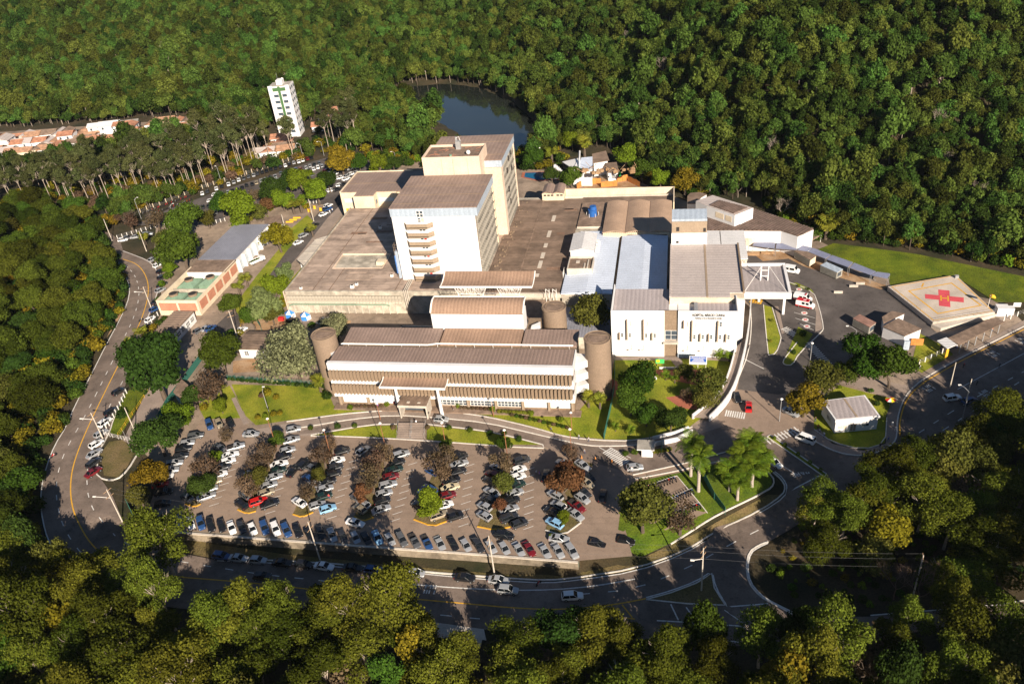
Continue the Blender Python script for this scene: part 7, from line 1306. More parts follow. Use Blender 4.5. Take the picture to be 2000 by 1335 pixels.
def car(kind, color, x, y, ang, label, group, z=None):
    nm = {'hatchback': 'parked_car', 'sedan': 'parked_car', 'estate car': 'parked_car', 'pickup': 'pickup_truck', 'van': 'parked_van'}[kind]
    t = thing(nm, label, 'van' if kind == 'van' else ('pickup' if kind == 'pickup' else 'car'), (x, y, zf(x, y)+.03 if z is None else z), group, ang); t.scale = (1.06, 1.06, 1.06)
    for n, me, loc in CP[kind]:
        o = inst(n, me, t, loc)
        if n == 'body': o.material_slots[0].link = 'OBJECT'; o.material_slots[0].material = PAINT[color]
    return t
rc = random.Random(123)
def pick(col=None):
    c = col or rc.choices(['silver', 'white', 'grey', 'black', 'dark grey', 'blue', 'dark red'], [42, 14, 12, 14, 8, 5, 3])[0]
    return rc.choices(['hatchback', 'sedan', 'estate car'], [55, 30, 15])[0], c
Z2 = lambda x, y: (280+x/3.338, 780+y/3.338)
Z3 = lambda x, y: (680+x/3.3375, 780+y/3.3375)
def row(P, f, ang, where, end, group, jit=2.5, dz=.7):
    """P: (x, y[, colour[, kind]]) picture points in a zoomed view, f maps them to the picture"""
    for i, p in enumerate(P):
        px, py = f(p[0], p[1]); z = zf(*gt(px, py, dz)); x, y = g(px, py, dz+z); k, c = pick(p[2] if len(p) > 2 else None)
        if len(p) > 3: k = p[3]
        a = p[4] if len(p) > 4 else ang
        car(k, c, x, y, math.radians(a+rc.uniform(-jit, jit)), f'{c} {k}, {ordn(i)} from {end} {where}', group)
G1 = 'cars parked in the main car park'
SD = ['leftmost', 'second', 'third', 'fourth', 'fifth', 'sixth', 'rightmost']
row([(340, 237, 'grey', 'estate car'), (285, 283, 'silver'), (262, 320, 'black'), (243, 368, 'dark grey'), (203, 415, 'silver'), (180, 460, 'silver'), (145, 500, 'white'), (110, 550, 'red', 'hatchback'), (132, 600, 'black'), (125, 678, 'black')], Z2, 24, 'down the left edge of the car park', 'the top', G1)
row([(430, 163, 'blue'), (493, 155, 'beige'), (567, 153, 'black')], Z2, -50, 'in the three bays by the lawn', 'the left', G1)
row([(603, 308, 'silver', 'pickup'), (565, 360, 'white'), (550, 400, 'white'), (520, 440, 'dark grey'), (495, 487, 'white'), (455, 535, 'beige', 'estate car'), (425, 583, 'silver'), (410, 630, 'silver')], Z2, 31, 'right of the leftmost tree strip', 'the top', G1)
row([(495, 312, 'grey'), (412, 390, 'grey'), (415, 450, 'silver'), (380, 485, 'blue'), (285, 635, 'grey')], Z2, 150, 'left of the leftmost tree strip', 'the top', G1)
row([(965, 262, 'silver'), (940, 330, 'silver'), (915, 370, 'black'), (885, 420, 'white'), (880, 460, 'dark green'), (850, 505, 'silver'), (820, 557, 'silver'), (800, 605, 'beige'), (750, 663, 'red'), (822, 680, 'black', 'sedan')], Z2, 33, 'right of the second tree strip', 'the top', G1)
row([(700, 490, 'silver'), (660, 620, 'grey'), (638, 682, 'black')], Z2, 150, 'left of the second tree strip', 'the top', G1)
row([(1297, 335, 'black', 'hatchback'), (1262, 395, 'white'), (1252, 440, 'dark grey'), (1240, 482, 'black'), (1205, 530, 'black'), (1185, 580, 'silver'), (1178, 627, 'dark green'), (1135, 687, 'silver'), (1202, 710, 'light blue', 'hatchback')], Z2, 31, 'right of the third tree strip', 'the top', G1)
row([(1085, 440, 'grey'), (1075, 512, 'blue'), (1118, 545, 'silver'), (1015, 667, 'white', 'sedan')], Z2, 150, 'left of the third tree strip', 'the top', G1)
row([(345, 358, 'silver'), (320, 407, 'black'), (300, 455, 'dark green'), (280, 500, 'dark red'), (260, 555, 'silver'), (235, 610, 'silver'), (222, 657, 'black'), (215, 714, 'silver', 'sedan')], Z3, 30, 'right of the fourth tree strip', 'the top', G1)
row([(190, 340, 'dark red'), (130, 480, 'grey'), (62, 640, 'grey'), (100, 678, 'silver'), (74, 710, 'beige')], Z3, 150, 'left of the fourth tree strip', 'the top', G1)
row([(730, 370, 'black'), (725, 418, 'silver'), (712, 467, 'black'), (672, 525, 'black'), (665, 572, 'cream', 'sedan'), (650, 622, 'dark red'), (630, 685, 'white'), (590, 752, 'beige', 'estate car'), (697, 760, 'black', 'hatchback')], Z3, 30, 'right of the fifth tree strip', 'the top', G1)
row([(560, 420, 'blue'), (545, 465, 'blue'), (530, 582, 'blue'), (500, 610, 'light blue'), (470, 690, 'dark grey')], Z3, 152, 'left of the fifth tree strip', 'the top', G1)
row([(1130, 395, 'dark grey', 'estate car'), (1110, 455, 'white'), (1105, 502, 'white'), (1098, 555, 'dark green'), (1090, 607, 'silver'), (1065, 655, 'black'), (1050, 714, 'silver', 'sedan'), (1050, 768, 'dark grey', 'estate car'), (1115, 806, 'dark grey')], Z3, 32, 'right of the sixth tree strip', 'the top', G1)
row([(965, 382, 'dark grey'), (970, 440, 'silver'), (945, 490, 'dark red'), (930, 532, 'black'), (935, 602, 'silver'), (915, 648, 'dark grey'), (890, 695, 'silver'), (886, 755, 'silver')], Z3, 149, 'left of the sixth tree strip', 'the top', G1)
row([(1530, 427, 'silver', 'sedan'), (1555, 497, 'black'), (1555, 542, 'beige'), (1530, 600, 'dark grey', 'pickup'), (1527, 642, 'silver'), (1490, 692, 'dark red', 'pickup'), (1482, 747, 'silver', 'sedan')], Z3, -40, 'right of the rightmost tree strip', 'the top', G1)
row([(1400, 415, 'silver'), (1380, 500, 'dark grey'), (1352, 622, 'silver'), (1370, 687, 'silver'), (1333, 730, 'black'), (1345, 802, 'light blue', 'estate car')], Z3, 149, 'left of the rightmost tree strip', 'the top', G1)
row([(178, 778, 'dark grey'), (240, 788, 'blue'), (308, 802, 'white'), (375, 805, 'blue'), (440, 818, 'black'), (510, 822, 'black'), (575, 832, 'white'), (640, 830, 'dark grey'), (712, 842, 'white'), (790, 834, 'blue'), (862, 842, 'white'), (932, 850, 'blue'), (1005, 852, 'black'), (1080, 870, 'black'), (1155, 867, 'black'), (1230, 880, 'silver'), (1300, 890, 'dark grey'), (1382, 900, 'silver'), (1455, 905, 'black'), (1525, 897, 'light blue', 'sedan'), (1607, 911, 'silver')], Z2, -52, 'in the bottom row by the wall', 'the left', G1)
row([(350, 912, 'grey'), (432, 922, 'grey', 'pickup'), (512, 932, 'blue', 'pickup'), (597, 937, 'silver', 'sedan'), (685, 942, 'black'), (767, 950, 'silver'), (848, 950, 'dark grey', 'estate car'), (930, 960, 'silver'), (1018, 970, 'silver'), (1110, 975, 'silver', 'sedan'), (1178, 970, 'dark red', 'sedan'), (1280, 986, 'silver', 'sedan'), (1365, 982, 'silver', 'sedan'), (1457, 986, 'silver')], Z3, -54, 'in the right half of the bottom row', 'its left', G1)
for px, py, c, k, a, lab in ((490, 847, 'silver', 'sedan', 5, 'silver sedan waiting on the drive at the left end of the lawn'), (573, 838, 'silver', 'hatchback', 22, 'silver hatchback turning at the top of the second tree strip'), (572, 919, 'black', 'sedan', 80, 'black sedan standing in the aisle left of the third tree strip'), (594, 906, 'black', 'estate car', 74, 'black estate car in the aisle just above the third strip cars'), (709, 879, 'silver', 'hatchback', 62, 'silver hatchback driving down the aisle by the fourth tree strip'), (1066, 928, 'black', 'sedan', 92, 'black sedan standing in the aisle left of the rightmost strip'), (1177, 967, 'black', 'sedan', 88, 'black sedan alone in the tree shade at the right of the car park'), (985, 1045, 'black', 'estate car', -8, 'black estate car parked sideways behind the bottom row'), (1092, 1051, 'silver', 'sedan', -4, 'silver sedan parked sideways below the rightmost tree strip'), (694, 1020, 'white', 'sedan', -12, 'white sedan parked sideways below the fourth tree strip'), (1167, 1062, 'black', 'hatchback', -12, 'black hatchback parked sideways in the lower right corner'), (1222, 1056, 'black', 'hatchback', -6, 'black hatchback half under the big olive tree'),
    (862, 818, 'silver', 'hatchback', -2, 'silver hatchback on the drive in front of the office porch'), (1240, 912, 'silver', 'hatchback', 12, 'silver hatchback stopped at the guard booth barrier'), (1440, 776, 'black', 'hatchback', -80, 'black hatchback at the foot of the white ramp'), (1462, 793, 'red', 'sedan', 86, 'bright red sedan next to the black car by the ramp'), (1545, 804, 'silver', 'sedan', -38, 'silver sedan in front of the golden tree'), (1511, 902, 'white', 'sedan', -45, 'white sedan leaving past the palm clump'), (1860, 776, 'white', 'estate car', 18, 'white estate car under the street lamp on the avenue'), (1893, 781, 'blue', 'hatchback', 32, 'blue-grey hatchback beside the white estate car on the avenue'),
    (1573, 857, 'white', 'van', 148, 'white and red minibus on the crossing by the gatehouse'), (470, 645, 'white', 'pickup', 60, 'white pickup below the yellow rail') ):
    z = zf(*gt(px, py, .7)); x, y = g(px, py, .7+z); car(k, c, x, y, math.radians(a), lab, None)
row([(433, 1085, 'blue'), (466, 1089, 'silver'), (504, 1093, 'silver'), (551, 1098, 'black'), (593, 1101, 'black'), (633, 1105, 'white', 'sedan'), (689, 1108, 'black'), (729, 1112, 'blue'), (775, 1113, 'black'), (812, 1118, 'silver'), (908, 1127, 'black', 'sedan'), (974, 1132, 'silver', 'sedan'), (992, 1151, 'silver')], lambda x, y: (x, y), -2, 'on the road below the wall', 'the left', 'cars on the lower road')
row([(512, 1124, 'black'), (1118, 1163, 'white', 'estate car')], lambda x, y: (x, y), 8, 'driving on the lower road', 'the left', 'cars on the lower road')
row([(298, 506), (308, 517), (315, 529, 'black'), (318, 541, 'dark grey'), (316, 555), (313, 566, 'silver'), (305, 588, 'dark grey'), (302, 603, 'blue'), (293, 623, 'white'), (287, 637, 'dark grey'), (231, 764, 'black'), (216, 803, 'black'), (205, 824, 'white'), (197, 846, 'silver'), (188, 866, 'white'), (184, 885, 'silver'), (183, 903, 'dark grey'), (182, 921, 'dark red'), (262, 1046, 'dark grey', 'sedan', 140)], lambda x, y: (x, y), 72, 'along the kerb of the left road', 'the bend', 'cars parked along the left road', 8)
row([(240, 468, 'white'), (250, 464, 'grey'), (265, 462, 'silver'), (276, 459, 'dark grey'), (288, 457, 'silver')], lambda x, y: (x, y), 20, 'under the post fence at the road bend', 'the left', 'cars by the far car park fence')
row([(388, 645, 'grey'), (404, 640, 'silver'), (411, 640, 'blue')], lambda x, y: (x, y), 60, 'in the yard beside the workshop shed', 'the left', 'cars in the workshop yard')
row([(572, 626, 'black'), (632, 626, 'silver', 'pickup')], lambda x, y: (x, y), 50, 'on the bare earth behind the left stair tower', 'the left', 'cars behind the stair tower')
def van_bus(name, label, px, py, ang, red=False, L=5.4):
    x, y = g(px, py, 1); t = thing(name, label, 'ambulance' if red else 'van', (x, y, .03), None, math.radians(ang)); OFF[t.name] = np.zeros(3)
    b = MB(); P = [(-L/2, .45), (-L/2, 2.25), (-L/2+.15, 2.45), (L/2-1.5, 2.45), (L/2-.85, 1.45), (L/2-.1, 1.15), (L/2, .45)]
    for s in (-.95, .95): b.poly([(a, s, z) for a, z in (P if s < 0 else P[::-1])])
    for (a, za), (c, zc) in zip(P, P[1:]+P[:1]): b.poly([(a, -.95, za), (c, -.95, zc), (c, .95, zc), (a, .95, za)])
    b.build('body', PAINT['white'], t, local=True)
    gl = MB(); gl.poly([(L/2-1.47, -.85, 2.4), (L/2-.88, -.85, 1.5), (L/2-.88, .85, 1.5), (L/2-1.47, .85, 2.4)]); gl.v = [(p[0]+.03, p[1], p[2]+.02) for p in gl.v]
    for s in (-1, 1):
        for a, c in (((L/2-2.4, L/2-1.5), (-.6, .5), (-2.2, -.9)) if not red else ((L/2-2.4, L/2-1.5), (-.9, .0))): gl.poly([(a, s*.962, 1.35), (c, s*.962, 1.35), (c, s*.962, 2.1), (a, s*.962, 2.1)])
    gl.poly([(-L/2-.012, -.7, 1.4), (-L/2-.012, .7, 1.4), (-L/2-.012, .7, 2.1), (-L/2-.012, -.7, 2.1)]); gl.build('windows', M['carglass'], t, local=True)
    if red:
        MB().box(-L/2+.1, L/2-1.6, -.9, .9, 2.45, 2.5).build('roof_panel', PAINT['red' if red == 1 else 'white'], t, local=True)
        mb = MB(); mb.box(-L/2-.01, L/2-.4, -.965, .965, .45, .85); mb.build('side_stripe', PAINT['red'], t, local=True)
        mb = MB(); mb.box(L/2-2.1, L/2-1.75, -.6, .6, 2.5, 2.66); mb.build('light_bar', M['lamp_red'], t, local=True)
        if red == 1: MB().cyl(-.3, 0, .42, 2.5, 2.52, 14).build('roof_emblem', PAINT['white'], t, local=True); mb = MB(); mb.box(-.55, -.05, -.08, .08, 2.52, 2.54); mb.box(-.38, -.22, -.25, .25, 2.545, 2.56); mb.build('cross_mark', PAINT['red'], t, local=True)
    for a in (-L/2+1, L/2-1):
        for s in (-1, 1): inst('wheel', CP['sedan'][2][1], t, (a, s*.86, .34), sc=1.1)
    for s in (-1, 1): MB().box(L/2-.08, L/2+.02, s*.7-.15, s*.7+.15, .75, .95).build('headlight', M['lamp_clear'], t, local=True)
    return t
van_bus('ambulance', 'ambulance with a bright red roof, nearer of the two in the bays', 1573, 594, -24, 1); van_bus('ambulance', 'ambulance with a white roof and red stripe behind the red roofed one', 1568, 582, -24, 2); van_bus('white_minibus', 'white minibus parked beside the emergency canopy', 1547, 527, -22, False, 4.8)
def truck():
    x, y = g(502, 508, 1); t = thing('flatbed_truck', 'white flatbed truck loaded with green cuttings by the plant building', 'truck', (x, y, .03), None, math.radians(55)); OFF[t.name] = np.zeros(3)
    b = MB(); b.prism([(1.2, -1), (3, -1), (3, 1), (1.2, 1)], .5, [2.4, 1.9, 1.9, 2.4]); b.build('cab', PAINT['white'], t, local=True); MB().box(2.0, 3.02, -.85, .85, 1.3, 1.85).build('windows', M['carglass'], t, local=True)
    mb = MB(); mb.box(-3.2, 1.1, -1.1, 1.1, .7, .95); mb.box(-3.2, 1.1, -1.1, -1.02, .95, 1.6); mb.box(-3.2, 1.1, 1.02, 1.1, .95, 1.6); mb.box(-3.2, -3.1, -1.02, 1.02, .95, 1.6); mb.build('load_bed', PAINT['white'], t, local=True)
    for i in range(4): inst('load', SH['mid'], t, (-2.6+i*1.0, 0, .8), sc=.8)
    for a in (-2.2, 2.1):
        for s in (-1, 1): inst('wheel', CP['sedan'][2][1], t, (a, s*.95, .4), sc=1.25)
truck()
# far car park: cars too small to show parts are one mesh each
FARM = {}
for k in ('hatchback', 'sedan', 'estate car'):
    mb = MB()
    for n, me, loc in CP[k]:
        if n in ('headlight', 'tail_light'): continue
        mi = {'body': 0, 'windows': 1, 'wheel': 2}[n]; i = len(mb.v); mb.v += [tuple(np.array(v.co)+np.array(loc)) for v in me.vertices]
        for p in me.polygons: mb.f.append(tuple(i+q for q in p.vertices)); mb.m.append(mi)
    FARM[k] = mb.mesh('parked_car', [PAINT['silver'], M['carglass'], M['tyre']])
F5 = lambda x, y: (380+x/5.882, 280+y/5.882)
def farrow(P, ang, where, group):
    for i, p in enumerate(P):
        px, py = F5(p[0], p[1]); x, y = g(px, py, .7); k, c = pick(p[2] if len(p) > 2 else None); o = inst('parked_car', FARM[k], None, (x, y, .03), math.radians(ang+rc.uniform(-3, 3))); o.material_slots[0].link = 'OBJECT'; o.material_slots[0].material = PAINT[c]
        tag(o, f'{c} {k}, {ordn(i)} from the left {where}', 'car', group)
G2 = 'cars in the far car park'
farrow([(88, 570, 'white'), (145, 548), (250, 515, 'white'), (310, 490, 'black'), (390, 465, 'white'), (450, 440), (508, 415, 'white'), (565, 398), (620, 378), (678, 360), (722, 342), (775, 328, 'black'), (825, 312, 'black'), (875, 293, 'black'), (930, 280, 'black'), (985, 262, 'black'), (1040, 250, 'white'), (1088, 232, 'black'), (1140, 218), (1195, 205, 'white'), (1240, 190), (1295, 172), (1340, 160, 'black')], 118, 'along the far car park fence', G2)
farrow([(330, 580), (385, 555), (437, 540), (490, 525), (545, 505), (595, 478, 'black'), (660, 465), (712, 447, 'beige'), (765, 425), (815, 405), (868, 385, 'dark grey'), (925, 375, 'silver'), (990, 340, 'grey'), (1160, 295, 'blue'), (1215, 290, 'dark red'), (1280, 275), (1325, 255), (1375, 240), (1430, 225)], 118, 'in the front far double row', G2)
farrow([(920, 430, 'white'), (950, 415, 'white'), (1310, 305), (1365, 290, 'white'), (1415, 270, 'white'), (1465, 255), (1330, 335), (1345, 358)], 118, 'in the back far double row', G2)
farrow([(95, 725, 'dark grey'), (160, 715), (222, 700), (285, 680, 'grey')], 118, 'in the short row by the wide bright tree', G2); farrow([(130, 825, 'white'), (185, 810), (245, 790)], 118, 'below the short row by the wide bright tree', G2)
farrow([(190, 655, 'white'), (245, 585, 'white')], 25, 'driving up the far car park aisle', G2); farrow([(480, 612, 'red')], 100, 'alone beside the reddish tree', G2)
farrow([(1520, 310), (1560, 285), (1600, 275), (1570, 310), (1610, 350), (1645, 395), (1690, 385), (1740, 405, 'white'), (1755, 372), (1805, 345), (1870, 328)], 60, 'under the far golden tree', G2)
farrow([(1780, 212, 'white'), (1825, 205, 'white'), (1880, 190, 'white'), (1930, 178, 'dark red')], 118, 'in the far car park corner', G2); farrow([(1775, 292), (1850, 240, 'white'), (1862, 272, 'white')], 25, 'sideways in the far car park corner', G2)
farrow([(1570, 535, 'white'), (1640, 528, 'black'), (1665, 475, 'white'), (1720, 468)], 45, 'beside the cream back wing', G2)
farrow([(1190, 1135, 'white'), (1250, 1055, 'silver'), (1310, 985), (1375, 935, 'black'), (1480, 810, 'white'), (1530, 748, 'blue'), (1535, 712, 'white')], 58, 'along the kerb of the west street', 'cars along the west street')
# motorcycles
def moto():
    fr = MB(); fr.tube([(-.45, 0, .55), (.1, 0, .6), (.45, 0, .85)], .1, 5); fr.tube([(.45, 0, .85), (.68, 0, .32)], .05, 4); fr.beam((-.5, 0, .5), (-.62, 0, .32), .08); fr.ball((.12, 0, .8), .2, 0, 6, .14)
    st = MB().tube([(-.65, 0, .82), (-.1, 0, .78)], .13, 5); hb = MB(); hb.beam((.42, -.34, 1.02), (.42, .34, 1.02), .05); hb.beam((.45, 0, .85), (.42, 0, 1.02), .06)
    wh = MB().tube([(0, -.05, 0), (0, .05, 0)], .3, 10).mesh('wheel', M['tyre'])
    return [('frame', fr.mesh('frame', PAINT['black']), (0, 0, 0)), ('seat', st.mesh('seat', M['dark']), (0, 0, 0)), ('handlebar', hb.mesh('handlebar', M['steel']), (0, 0, 0)), ('wheel', wh, (-.62, 0, .3)), ('wheel', wh, (.68, 0, .3))]
MO = moto()
def bike(x, y, ang, label, group, c='black'):
    t = thing('motorcycle', label, 'motorcycle', (x, y, zf(x, y)+.06), group, ang)
    for n, me, loc in MO:
        o = inst(n, me, t, loc)
        if n == 'frame': o.material_slots[0].link = 'OBJECT'; o.material_slots[0].material = PAINT[c]
    return t
for r_, (a, b, n, side) in enumerate((((1262, 957), (1318, 938), 11, 'upper'), ((1300, 985), (1352, 962), 12, 'middle'), ((1310, 1010), (1366, 990), 12, 'lower'))):
    for i in range(n):
        t = i/(n-1); px, py = a[0]+(b[0]-a[0])*t, a[1]+(b[1]-a[1])*t; x, y = gt(px, py); c = rc.choice(['black', 'black', 'red', 'dark grey', 'silver', 'blue']); bike(x, y, math.radians(115+rc.uniform(-8, 8)), f'{c} motorcycle, {ordn(i)} from the left, {side} row of the bay', 'motorcycles in the bay', c)
ml = MB().box(-.9, .9, -.07, .07, .3, .8); ml.box(-.35, .35, -.34, .34, .95, 1.0); ml = ml.box(-.8, -.1, -.14, .14, .75, .85).mesh('motorcycle', PAINT['black'])
mf = MB()
for n, me, loc in MO:
    i = len(mf.v); mf.v += [tuple(np.array(v.co)+np.array(loc)) for v in me.vertices]
    for p in me.polygons: mf.f.append(tuple(i+q for q in p.vertices)); mf.m.append(0 if n == 'frame' else 1)
mf = mf.mesh('motorcycle', [PAINT['black'], M['dark']])
for r_, (a, b, n) in enumerate((((280, 418), (372, 384), 36), ((286, 424), (374, 392), 34), ((292, 432), (372, 402), 28))):
    for i in range(n):
        t = (i+rc.uniform(-.25, .25))/(n-1); x, y = g(a[0]+(b[0]-a[0])*t, a[1]+(b[1]-a[1])*t); o = inst('motorcycle', mf, None, (x, y, .02), math.radians(100+rc.uniform(-15, 15))); o.material_slots[0].link = 'OBJECT'; o.material_slots[0].material = PAINT[rc.choice(['black', 'black', 'red', 'silver', 'dark grey'])]; tag(o, 'small motorcycle in the crowded rows at the left of the far car park', 'motorcycle', 'motorcycles of the far car park')
for px, py, lab, c in ((276, 627, 'motorcycle riding up the left road', 'dark grey'), (105, 892, 'motorcycle at the left edge of the left road', 'red'), (1052, 1141, 'motorcycle riding along the lower road', 'red'), (674, 1138, 'red motorcycle under the foreground trees on the lower road', 'red'), (1882, 716, 'motorcycle turning at the kerb of the avenue', 'red'), (1952, 716, 'dark motorcycle by the pole on the avenue', 'black'), (1895, 745, 'motorcycle in the shade of the avenue', 'black'), (1908, 750, 'second motorcycle in the shade of the avenue', 'black'), (1760, 850, 'motorcycle at the corner kerb of the gatehouse lawn', 'black'), (1708, 897, 'motorcycle parked at the tip of the gatehouse pavement', 'red')): x, y = gt(px, py); bike(x, y, math.radians(60), lab, None, c)
# ------------------------------------------------------------------ people, lamps, signs, fences and small things
SKIN = mat('skin', (.35, .19, .12), .6); HAIR = mat('dark_hair', (.02, .015, .012), .8)
CLOTH = {k: mat(k.replace(' ', '_')+'_clothes', c, .9, .1, 3) for k, c in {'white': (.7, .7, .7), 'blue': (.05, .09, .3), 'red': (.5, .04, .04), 'black': (.02, .02, .025), 'orange': (.7, .2, .04), 'grey': (.2, .2, .2), 'purple': (.2, .08, .3), 'jeans': (.05, .07, .14)}.items()}
def body_mesh(pose):
    """one continuous skinned figure, 1.7 m tall; clothing follows height bands"""
    st = {'walk': .28, 'stand': .06}[pose]; a = {'walk': .22, 'stand': .04}[pose]
    V = [(0, 0, .95), (0, 0, 1.15), (0, 0, 1.38), (0, .01, 1.47), (0, .03, 1.56), (0, .03, 1.70),
         (-.10, 0, .90), (-.11, st*.5, .50), (-.11, st*.45-.05*(st > .1), .08), (-.11, st*.45+.14, .03), (.10, 0, .90), (.11, -st*.35, .50), (.11, -st*.9, .10), (.11, -st*.9+.14, .04),
         (-.19, 0, 1.38), (-.24, -a*.5, 1.12), (-.24, -a*.2+.06, .88), (-.24, -a*.1+.1, .78), (.19, 0, 1.38), (.24, a*.5, 1.12), (.24, a*1.0+.06, .90), (.24, a*1.1+.1, .80)]
    E_ = [(0, 1), (1, 2), (2, 3), (3, 4), (4, 5), (0, 6), (6, 7), (7, 8), (8, 9), (0, 10), (10, 11), (11, 12), (12, 13), (2, 14), (14, 15), (15, 16), (16, 17), (2, 18), (18, 19), (19, 20), (20, 21)]
    R = [.15, .13, .15, .06, .09, .07, .10, .07, .05, .045, .10, .07, .05, .045, .07, .05, .04, .04, .07, .05, .04, .04]
    me = bpy.data.meshes.new('skeleton'); me.from_pydata(V, E_, []); o = bpy.data.objects.new('skeleton', me); COL.objects.link(o)
    sk = o.modifiers.new('skin', 'SKIN'); 
    lay = me.skin_vertices[0] if me.skin_vertices else None
    if lay is None: bpy.context.view_layer.objects.active = o; lay = me.attributes and None
    if lay:
        for d, r in zip(lay.data, R): d.radius = (r, r*.85)
        lay.data[0].use_root = True
    s = o.modifiers.new('sub', 'SUBSURF'); s.levels = 1; s.render_levels = 1
    dg = bpy.context.evaluated_depsgraph_get(); m2 = bpy.data.meshes.new_from_object(o.evaluated_get(dg)); bpy.data.objects.remove(o); m2.materials.clear()
    for m in (CLOTH['white'], CLOTH['jeans'], SKIN, HAIR): m2.materials.append(m)
    for p in m2.polygons:
        c = p.center; p.material_index = 3 if (c.z > 1.66 or (c.z > 1.55 and c.y < .0)) else (2 if c.z > 1.43 or (abs(c.x) > .17 and c.z < 1.1 and c.z > .7) else (0 if c.z > .93 else (3 if c.z < .07 else 1)))
        p.use_smooth = True
    return m2
def skin_ok():
    me = bpy.data.meshes.new('t'); me.from_pydata([(0, 0, 0), (0, 0, 1)], [(0, 1)], []); o = bpy.data.objects.new('t', me); COL.objects.link(o); o.modifiers.new('s', 'SKIN'); r = len(me.skin_vertices) > 0; bpy.data.objects.remove(o); return r
def skel_tubes(pose):
    me = None
BODY = {p: body_mesh(p) for p in ('walk', 'stand')}
def person(px, py, pose, top, bot, label, ang=0):
    x, y = gt(px, py); o = inst('person', BODY[pose], None, (x, y, zf(x, y)+.05), math.radians(ang)); tag(o, label, 'person')
    for i, m in ((0, CLOTH[top]), (1, CLOTH[bot])): o.material_slots[i].link = 'OBJECT'; o.material_slots[i].material = m
    return o
for px, py, po, t_, b_, a, lab in ((814, 829, 'walk', 'white', 'black', 20, 'person in a white top walking across the drive below the porch'), (1048, 927, 'walk', 'white', 'jeans', 60, 'person in white walking in the aisle left of the last tree strip'), (1054, 929, 'walk', 'purple', 'jeans', 60, 'person in purple walking beside the one in white in the aisle'), (1142, 886, 'walk', 'grey', 'jeans', 200, 'person in grey crossing the drive left of the zebra crossing'), (1077, 843, 'walk', 'blue', 'black', 100, 'person in blue on the drive pavement below the hedge'), (1131, 857, 'walk', 'white', 'jeans', 100, 'person in white, left of the pair on the drive pavement'), (1150, 862, 'walk', 'white', 'jeans', 100, 'person in white, right of the pair on the drive pavement'), (886, 802, 'walk', 'black', 'grey', 120, 'person in black on the pavement right of the porch'), (739, 797, 'stand', 'purple', 'black', 20, 'person in purple standing left of the porch'), (771, 793, 'stand', 'red', 'black', 0, 'person in red standing at the porch corner'), (644, 974, 'stand', 'red', 'jeans', 0, 'person in red standing beside the third strip cars'), (1234, 921, 'stand', 'white', 'blue', 0, 'guard in white beside the car at the booth'),
    (1597, 838, 'stand', 'orange', 'black', 30, 'person in orange on the pavement left of the gatehouse'), (1600, 846, 'walk', 'white', 'jeans', 60, 'person in white just below the one in orange'), (1609, 853, 'walk', 'white', 'blue', 120, 'person with a white shirt nearest the minibus'), (1592, 824, 'stand', 'black', 'jeans', 10, 'person in black under the golden tree'), (1742, 832, 'walk', 'white', 'white', 20, 'upper person all in white on the gatehouse pavement'), (1748, 842, 'walk', 'white', 'white', 20, 'lower person all in white on the gatehouse pavement'), (1734, 862, 'walk', 'blue', 'jeans', 40, 'person in blue at the corner of the gatehouse pavement'), (1718, 875, 'stand', 'black', 'black', 0, 'person in black at the tip of the gatehouse pavement'), (1795, 722, 'stand', 'white', 'jeans', 10, 'person in white at the fence end by the avenue trees'), (1885, 676, 'walk', 'black', 'jeans', 40, 'person in black walking past the ticket kiosk'), (1868, 681, 'stand', 'white', 'blue', 0, 'person in white beside the ticket kiosk'), (1920, 652, 'walk', 'red', 'jeans', 40, 'person in red in front of the bus shelter'), (1937, 648, 'stand', 'orange', 'jeans', 30, 'person in orange at the right of the bus shelter'), (529, 458, 'walk', 'white', 'white', 0, 'person in white on the west street'), (645, 417, 'walk', 'white', 'white', 30, 'left person in white beside the parked cars of the west street'), (650, 414, 'walk', 'white', 'jeans', 30, 'right person in white beside the parked cars of the west street'), (1462, 681, 'stand', 'black', 'black', 0, 'person in black on the ramp by the white wall')): person(px, py, po, t_, b_, lab, a)
# lamps and poles
def lamp(px, py, h, arm, label, ang=0, m='brown', group='street lamps', two=False, head='head'):
    x, y = gt(px, py); z = zf(x, y); t = thing('street_lamp', label, 'street lamp', (x, y, z), group)
    MB().tube([(x, y, z), (x, y, z+h)], [.11, .07], 6).build('pole', M[m], t)
    ca, sa = math.cos(math.radians(ang)), math.sin(math.radians(ang))
    if arm: MB().tube([(x, y, z+h-.1), (x+ca*arm*.5, y+sa*arm*.5, z+h+.5), (x+ca*arm, y+sa*arm, z+h+.55)], .06, 5).build('arm', M[m], t); MB().box(x+ca*arm-.35, x+ca*arm+.35, y+sa*arm-.16, y+sa*arm+.16, z+h+.42, z+h+.6).build('head', M['metalwhite'], t)
    else: MB().cyl(x, y, .42, z+h, z+h+.25, 10, r1=.2).build('head', M['metalwhite'], t)
M['rusty'] = mat('rusty_lamp_pole', (.28, .115, .055), .8, .15, .6)
for i, (px, py) in enumerate(((540, 872), (648, 895), (755, 882), (873, 882), (992, 897), (1117, 896))): lamp(px, py, 9.5, 0, f'rusty round headed lamp pole, {ordn(i)} from the left in the car park strips', m='rusty', group='rusty lamp poles of the car park')
for i, (px, py) in enumerate(((743, 819), (964, 813), (1117, 838))): lamp(px, py, 5.5, 0, f'slim round headed lamp post, {ordn(i)} from the left along the drive', m='rusty', group='slim lamp posts along the drive')
